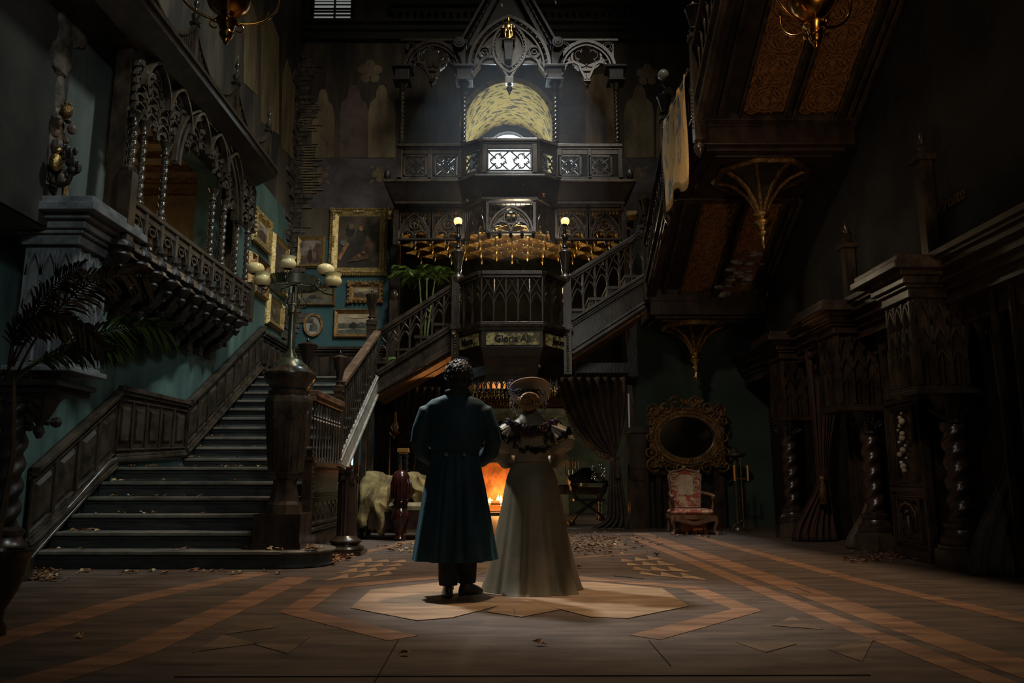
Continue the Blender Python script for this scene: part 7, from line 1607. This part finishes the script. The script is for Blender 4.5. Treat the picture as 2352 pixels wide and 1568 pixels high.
# ---- the lady
ly = 6.85; kl = MPP(1150, ly)
def LZ(y): return ZA(y, ly)
def LX(x, y): return XA(x, y, ly)
lady = thing('person', 'woman in a long pale gown and flowered hat standing with her back to us', 'person', (LX(1222,1350), ly, 0))
b = MB(); hx_ = LX(1215,925)
head(b, (hx_, ly+.02, LZ(922)), .100, -.25)
b.tube([(hx_, ly+.0, LZ(935)), (LX(1218,960), ly-.01, LZ(968))], [.045,.062], 12)
b.loft([(LX(1219,960),ly,LZ(962),.08,.06),(LX(1219,975),ly,LZ(975),.155,.085),(LX(1220,1010),ly,LZ(1010),.145,.10),(LX(1221,1055),ly,LZ(1055),.115,.09),(LX(1221,1090),ly,LZ(1090),.16,.13),(LX(1221,1120),ly,LZ(1130),.17,.14)], 20)
for s_ in (-1,1):
    b.tube([(LX(1220,980)+s_*.15,ly,LZ(980)),(LX(1220,1030)+s_*.21,ly+.03,LZ(1035)),(LX(1220,1058)+s_*.19,ly+.09,LZ(1058)),(LX(1220,1058)+s_*.07,ly+.27,LZ(1050)),(LX(1220,1055)+s_*.04,ly+.29,LZ(1048))], [.045,.036,.034,.024,.02], 10)
    hand(b, (LX(1220,1055)+s_*.045,ly+.29,LZ(1048)), (-s_,.2,.05), (0,-.4,-1), .85, .6)
    b.tube([(LX(1221,1110)+s_*.08,ly,LZ(1110)),(LX(1221,1200)+s_*.08,ly,.45),(LX(1221,1300)+s_*.08,ly,.06)], [.08,.055,.035], 10)
o = b.build('body', mat('pale_skin', (.50,.32,.23), .5), lady); remesh(o, .008, 3)
GOWN = mat('pale_fawn_satin', (.17,.14,.085), .5, c2=(.235,.195,.125), sc=2.2, bump=.08, bsc=10)
g = MB(); prof_ = [(1052,38,.10),(1062,41,.115),(1075,50,.15),(1095,58,.185),(1125,64,.21),(1170,72,.24),(1220,82,.29),(1270,92,.34),(1315,102,.39),(1345,110,.43),(1358,113,.45)]
S_ = [(LX(1221+(y-1052)*.002,y), ly+.02, max(.012,LZ(y)) if y < 1358 else .008, h*kl*.99, d) for y, h, d in prof_]
def fold(i, a, z):
    t = max(0, (i-2)/8.0); a2 = ((a+PI/2)+PI) % (2*PI)-PI
    f = .045*math.sin(6*a+.6)+.03*math.sin(11*a+2)
    f += -.10*math.exp(-((a2-.42)/.09)**2)-.10*math.exp(-((a2+.75)/.10)**2)+.07*math.exp(-((a2-.95)/.14)**2)-.06*math.exp(-((a2-1.15)/.07)**2)-.06*math.exp(-((a2+.18)/.06)**2)
    return 1+f*t**1.6
g.loft(S_[::-1], 150, lambda i, a, z: fold(10-i, a, z)); g.build('skirt', GOWN, lady, smooth=80)
g = MB(); g.loft([(LX(x,y),ly,LZ(y),h*kl,d) for y, x, h, d in ((1062,1221,41,.115),(1050,1221,38,.105),(1040,1221,42,.115),(1015,1221,52,.13),(990,1220,56,.13),(975,1220,50,.12),(963,1219,34,.10),(950,1218,20,.075),(938,1217,15,.060))], 32); 
for s_ in (-1,1):                # puffed upper sleeves and bag sleeves
    bx_ = LX(1221,1000)+s_*.20
    g.loft([(bx_,ly+.01,LZ(1042),.06,.07),(bx_+s_*.05,ly+.01,LZ(1030),.105,.11),(bx_+s_*.055,ly,LZ(1010),.125,.12),(bx_+s_*.03,ly,LZ(985),.10,.10),(bx_-s_*.02,ly,LZ(972),.06,.07)], 20)
    g.tube([(bx_+s_*.03,ly+.02,LZ(1030)),(bx_+s_*.065,ly+.05,LZ(1048)),(bx_+s_*.03,ly+.08,LZ(1060)),(bx_-s_*.08,ly+.17,LZ(1058)),(bx_-s_*.13,ly+.22,LZ(1052))], [.06,.07,.062,.05,.035], 14)
o = g.build('bodice', GOWN, lady); remesh(o, .010, 3)
# fluted frills on the shoulders
PALEW = mat('white_silk_frill', (.50,.46,.40), .5)
for s_, F in ((-1, (((1172,980),(1150,1000),5),((1173,983),(1158,1012),5),((1170,978),(1145,992),4))), (1, (((1262,975),(1305,994),5),((1263,979),(1297,1005),5),((1266,984),(1285,1014),8),((1262,975),(1308,1000),3)))):
    for (a_, b_, w_) in F:
        g = MB(); A, B = P(*a_, Y=ly-.10), P(*b_, Y=ly-.12); d = (B-A).normalized(); g.tube([A, A.lerp(B,.5), B], [.006, w_*kl*.65, w_*kl*1.25], 10, cap=True); g.build('fluted_frill', PALEW, lady, smooth=50)
        g = MB()
        for q in range(8): g.tube([B+Vector((random.uniform(-.02,.02),-.03,random.uniform(-.01,.05)))+Vector((.012*math.cos(u),0,.010*math.sin(u))) for u in (0,1.2,2.4,3.6,4.8)], .0035, 4)
        g.build('lace_edge', BLACK, lady)
# floral garland across shoulders, black lace cape hem
FLW = [mat('plum_flower', (.05,.008,.025), .6), mat('dark_red_flower', (.04,.006,.008), .6), mat('indigo_flower', (.02,.02,.12), .5), mat('rose_flower', (.22,.05,.12), .5), mat('black_leaf', (.008,.009,.007), .6)]
random.seed(44); gl = [MB() for _ in FLW]
for q in range(420):
    u = random.uniform(-1,1); x = LX(1220+u*58,985); zz = LZ(992-24*abs(u)**1.6+random.uniform(-10,12)*(1-.3*abs(u))); yy = ly-.145+.10*u*u+random.uniform(-.015,.01)
    m = 2 if abs(u) > .8 and random.random() < .5 else random.choice((0,0,1,4,4)); m = 3 if abs(u) > .82 and random.random() < .35 else m
    r = random.uniform(.008,.017); gl[m].ball((x,yy,zz), r, 6, (1,.7,1))
    if q % 3 == 0: gl[m].tube([(x,yy-.01,zz),(x+random.uniform(-.02,.02),yy-.02,zz+random.uniform(-.025,.015))], .004, 4)
for k, (g, m) in enumerate(zip(gl, FLW)): g.build('flower_garland', m, lady, smooth=50)
g = MB()
for q in range(90):
    u = random.uniform(-1,1); x = LX(1221+u*42,1030); zz = LZ(1034+3*math.sin(u*9)+random.uniform(-5,5)-9*(abs(u)>.7)); yy = ly-.125+.07*u*u; rr = random.uniform(.008,.016)
    g.tube([(x+rr*math.cos(b_),yy-.005,zz+rr*math.sin(b_)) for b_ in (0,1.1,2.2,3.3,4.4,5.5)], .0028, 4)
for q in range(70):
    u = random.choice((-1,1))*random.uniform(.45,.98); x = LX(1221+u*60,1010); zz = LZ(1008+random.uniform(-9,9)); yy = ly-.14+.03*abs(u); rr = random.uniform(.008,.016); g.tube([(x+rr*math.cos(b_),yy,zz+rr*math.sin(b_)) for b_ in (0,1.1,2.2,3.3,4.4,5.5)], .0028, 4)
g.build('lace_trim', BLACK, lady)
# hair bun, hat, veil
BLOND = mat('golden_hair', (.22,.10,.03), .45, c2=(.42,.23,.08), sc=16, bump=.8, bsc=30, st=(1,1,3))
g = MB(); hc = Vector((hx_, ly+.0, LZ(918))); g.ball(hc, .108, 18, (.92,1,1)); g.ball(hc+Vector((.0,-.085,-.03)), .062, 14, (1.15,.8,1.05)); g.ball(hc+Vector((-.05,-.05,-.01)), .06, 12)
for k in range(26):
    a = k*.61; r = .075-.0018*k
    pts = [hc+Vector((r*math.cos(a+q*.35)*1.1, -.10-.05*math.cos(q*.3)+.0*q, -.03+r*math.sin(a+q*.35))) for q in range(7)]; g.tube(pts, [.006,.012,.014,.014,.012,.010,.004], 6)
g.build('hair', BLOND, lady, smooth=60)
HATM = mat('cream_felt_hat', (.40,.30,.20), .7, c2=(.50,.38,.27), sc=6)
hcx, hcz = LX(1217,902), LZ(903); rb = 49*kl
M = Matrix.Rotation(math.radians(46), 4, 'X') @ Matrix.Rotation(math.radians(4), 4, 'Y')
# tilt: the back brim turned up toward the camera
g = MB(); R = []; n = 48
hat_c = Vector((hcx, ly+.03, LZ(896)))
for (r, z) in ((.40,.0),(.7,.005),(1.0,-.012),(1.0,-.006),(.7,.013),(.40,.012)):
    for k in range(n): a = 2*PI*k/n; w_ = .02*math.cos(2*a)*r; R.append(hat_c+M.inverted()@Vector((rb*r*math.cos(a), rb*.92*r*math.sin(a), z+w_)))
g.add(R, [(i*n+k, i*n+(k+1)%n, ((i+1)%6)*n+(k+1)%n, ((i+1)%6)*n+k) for i in range(6) for k in range(n)]); g.build('hat_brim', HATM, lady, smooth=50)
g = MB(); S3 = M.inverted().to_3x3(); g.lathe([(rb*.46,-.005),(rb*.44,.05),(rb*.40,.085),(rb*.2,.095),(.002,.096)], hat_c, 24, S3); g.build('hat_crown', HATM, lady, smooth=50)
g = MB(); gb = MB(); random.seed(3)
for k in range(90):
    x = LX(1212+random.gauss(0,14),905); z = LZ(902+random.uniform(-5,7)); g.ball((x, ly-.095+random.uniform(-.02,.01), z), random.uniform(.007,.014), 6)
g.build('hat_flowers', FLW[4], lady, smooth=50)
BLUF = mat('pale_blue_blossom', (.22,.24,.42), .5)
for k in range(150):
    x = LX(1180+random.gauss(0,7),895); z = LZ(892+random.gauss(0,9)); gb.ball((x, ly+.02+random.uniform(-.05,.05), z), random.uniform(.003,.008), 5)
gb.build('hat_blossom', BLUF, lady)
g = MB()
for k in range(130):
    s_ = random.choice((-1,-1,1)); a = random.uniform(-1.0,1.15); rr = random.uniform(.85,1.1); x = hx_+s_*.165*rr*math.cos(a)*.95; z = LZ(925)+.15*math.sin(-a)*rr+.0; g.ball((x, ly-.0+random.uniform(-.06,.06), z), .0042, 5)
g.build('veil_dots', mat('white_veil_dot', (.75,.70,.68), .4), lady)
g = MB()
for k in range(60):
    a = 2*PI*k/60; pts = [Vector((hx_+.15*math.cos(a)*f, ly+.15*math.sin(a)*f, z)) for f, z in ((.95,LZ(897)),(1.08,LZ(920)),(.95,LZ(945)),(.42,LZ(957)))]
    g.tube(pts, .0006, 3)
g.build('veil_net', mat('fine_veil_net', (.10,.08,.08), .6), lady)
g = MB()
for k in range(16): a = k*2*PI/16; g.tube([Vector((LX(1216,955)+.055*math.cos(a)+.012*math.cos(b_), ly+.055*math.sin(a)-.01, LZ(953)+.012*math.sin(b_))) for b_ in (0,1.2,2.4,3.6,4.8)], .003, 4)
g.build('neck_lace', BLACK, lady)

# ================================================================== LEAVES
random.seed(99)
def leafmesh(n, s):
    me = bpy.data.meshes.new('dry_leaf'); o = []
    for k in range(n):
        a = 2*PI*k/n; r = s*(1.0 if k % 2 == 0 else .52)*(1.25 if k == 0 else 1)*random.uniform(.85,1.15); o.append((r*math.cos(a), r*math.sin(a)*.8, abs(math.sin(a))*s*random.uniform(.15,.55)+.002))
    vs_ = [(0,0,.002)]+o; fs = [(0, k+1, (k+1) % n+1) for k in range(n)]; me.from_pydata(vs_, [], fs); return me
LM = []
for i, (c1) in enumerate(((.30,.15,.06),(.42,.27,.13),(.22,.09,.035),(.38,.20,.07),(.50,.36,.20))):
    m = mat('dry_leaf_tone', c1, .7, c2=tuple(x*.55 for x in c1), sc=18)
    for n in (8, 10): me = leafmesh(n, .040+.006*(i % 3)); me.materials.append(m); LM.append(me)
cnt = [0]
def leaf(p, label, group, sc=1.0, tilt=.35):
    o = bpy.data.objects.new('dry_leaf', random.choice(LM)); scn.collection.objects.link(o); o.location = p; o.rotation_euler = (random.uniform(-tilt,tilt), random.uniform(-tilt,tilt), random.uniform(0,2*PI)); s_ = sc*random.uniform(.7,1.2); o.scale = (s_,s_,s_)
    o.location.z += .008; tag(o, label, 'leaf', group); cnt[0] += 1
SL = MB()
def sleaf(p, sc=1.0, tilt=.35):
    me = random.choice(LM); s_ = sc*random.uniform(.7,1.2); M = Matrix.Translation(Vector(p)+Vector((0,0,.008))) @ Matrix.Rotation(random.uniform(0,6.28),4,'Z') @ Matrix.Rotation(random.uniform(-tilt,tilt),4,'X')
    SL.add([M @ (v.co*s_) for v in me.vertices], [tuple(q.vertices) for q in me.polygons])
def lfl(px, py, *a, **k): p = P(px, py, Z=.006); leaf(p, *a, **k)
for _ in range(75): lfl(random.gauss(1370,48), random.triangular(1222,1275,1240), 'dry brown leaf strewn on the floor to the right of the lady', 'leaves strewn right of the lady', sc=.8)
for _ in range(30): lfl(random.gauss(918,28), random.uniform(1246,1268), 'dry brown leaf on the floor between sofa and man', 'leaves between sofa and man')
for _ in range(55): u = random.random(); lfl(735+75*u**.8+random.gauss(0,9), 1296-32*u+random.gauss(0,5), 'dry brown leaf heaped between the rounded bottom step and the broken column', 'leaves heaped by the bottom step')
for _ in range(30): lfl(random.uniform(95,720), random.uniform(1310,1318), 'dry brown leaf lying along the foot of the bottom step', 'leaves along the bottom step')
for _ in range(26): lfl(random.gauss(105,18), random.uniform(1308,1332), 'dry leaf in the heap at the left end of the bottom step', 'leaves heaped at the left of the stairs')
for _ in range(12): lfl(random.uniform(1540,1640), random.uniform(1222,1238), 'dry leaf on the floor below the tapestry armchair', 'leaves below the armchair')
for px, py in ((1516,1252),(1508,1275),(1330,1303),(1600,1230),(1665,1225),(1240,1480),(185,1462),(930,1503),(1475,1240),(1420,1230)): lfl(px, py, 'single dry leaf lying alone on the open floor', 'lone leaves on the open floor', sc=1.1)
for _ in range(60): sleaf(P(random.uniform(1935,2130), random.uniform(1266,1292), Z=.006))
for _ in range(260): sleaf(P(random.gauss(1372,52), random.triangular(1220,1280,1238), Z=.006), .75)
for _ in range(150): u = random.random(); sleaf(P(735+75*u**.8+random.gauss(0,9), 1296-32*u+random.gauss(0,5), Z=.006))
for _ in range(40): sleaf(P(random.gauss(108,20), random.uniform(1308,1334), Z=.006))
for k in range(11):
    for _ in range(7 if k != 5 else 16):
        lp = (random.uniform(-4.85,-2.75) if random.random() < .7 else random.uniform(-4.85,-4.4), SY[k]+random.uniform(.0,.2), SZ[k]+.004)
        if k > 5: sleaf((max(lp[0],-4.38), lp[1], lp[2])); continue
        leaf(lp, 'dry leaf lying on a tread of the staircase', 'leaves on the stair treads')
for _ in range(16): a = random.uniform(0,2*PI); leaf((-2.3+.3*math.cos(a), 8.65+.2*math.sin(a), SZ[0]+.004), 'dry leaf on the rounded bottom tread against the newel plinth', 'leaves by the newel plinth')
for _ in range(18): a = random.uniform(0,2*PI); sleaf((o3.x+.22*math.cos(a), ny_+.22*math.sin(a), ZA(858,ny_)+.005), .8)
for _ in range(10): a = random.uniform(0,2*PI); sleaf((cxn+.09*math.cos(a), cyl+.09*math.sin(a), ZA(1077,cyl)+.01), .8)
for _ in range(12): sleaf((random.uniform(xc,xd), YC-.02, zr0+.03), .8)
for px, py, w in ((1028,283,'left of the arched window'),(1199,425,'in front of the bright balcony cove'),(1072,461,'above the left globe lamp'),(1187,602,'below the gilded ceiling'),(1013,628,'beside the potted palm'),(1238,842,'under the lettered bay'),(1152,13,'near the top of the gable'),(1275,7,'right of the gable top'),(1246,449,'right of the balcony cove')):
    p = P(px, py, Y=12.0); leaf(p, 'orange leaf falling through the air '+w, 'falling leaves', .95, 1.4)
o = SL.build('leaf_litter', LM[4].materials[0]); tag(o, 'scatter of many small dry leaves over floor, treads and ledges', 'leaves', kind='stuff')
# ================================================================== HAZE hanging in front of the bright window
hm = bpy.data.materials.new('window_haze'); hm.use_nodes = True; nt = hm.node_tree; nt.nodes.clear()
out = nt.nodes.new('ShaderNodeOutputMaterial'); vp = nt.nodes.new('ShaderNodeVolumeScatter'); vp.inputs['Density'].default_value = .032; vp.inputs['Anisotropy'].default_value = .5
vp.inputs['Color'].default_value = (.85,.92,1,1); nt.links.new(vp.outputs[0], out.inputs['Volume'])
mb = MB(); mb.loft([(0,14.2,5.2,1.1,1.0),(0,14.2,5.9,1.9,1.4),(0,14.2,7.4,2.0,1.5),(0,14.2,8.6,1.4,1.2)], 24)
tag(mb.build('haze', hm, smooth=True), 'pale dusty haze glowing in front of the bright gallery window', 'haze', kind='stuff')
# rounded arrises that catch the light
for o in list(scn.objects):
    if o.type == 'MESH' and o.name.split('.')[0] in ('handrail','moulding','cornice','deck','rail','tread','string','sill','soffit_rib','landing','quatrefoil_panel','lattice_bay','rail_ramp','dado','skirting_mould','capital','base_moulding','central_arch','side_arch','gable','tracery_arch') and not o.modifiers:
        b = o.modifiers.new('edge', 'BEVEL'); b.width = .009; b.segments = 2; b.limit_method = 'ANGLE'; b.angle_limit = math.radians(50); b.use_clamp_overlap = True
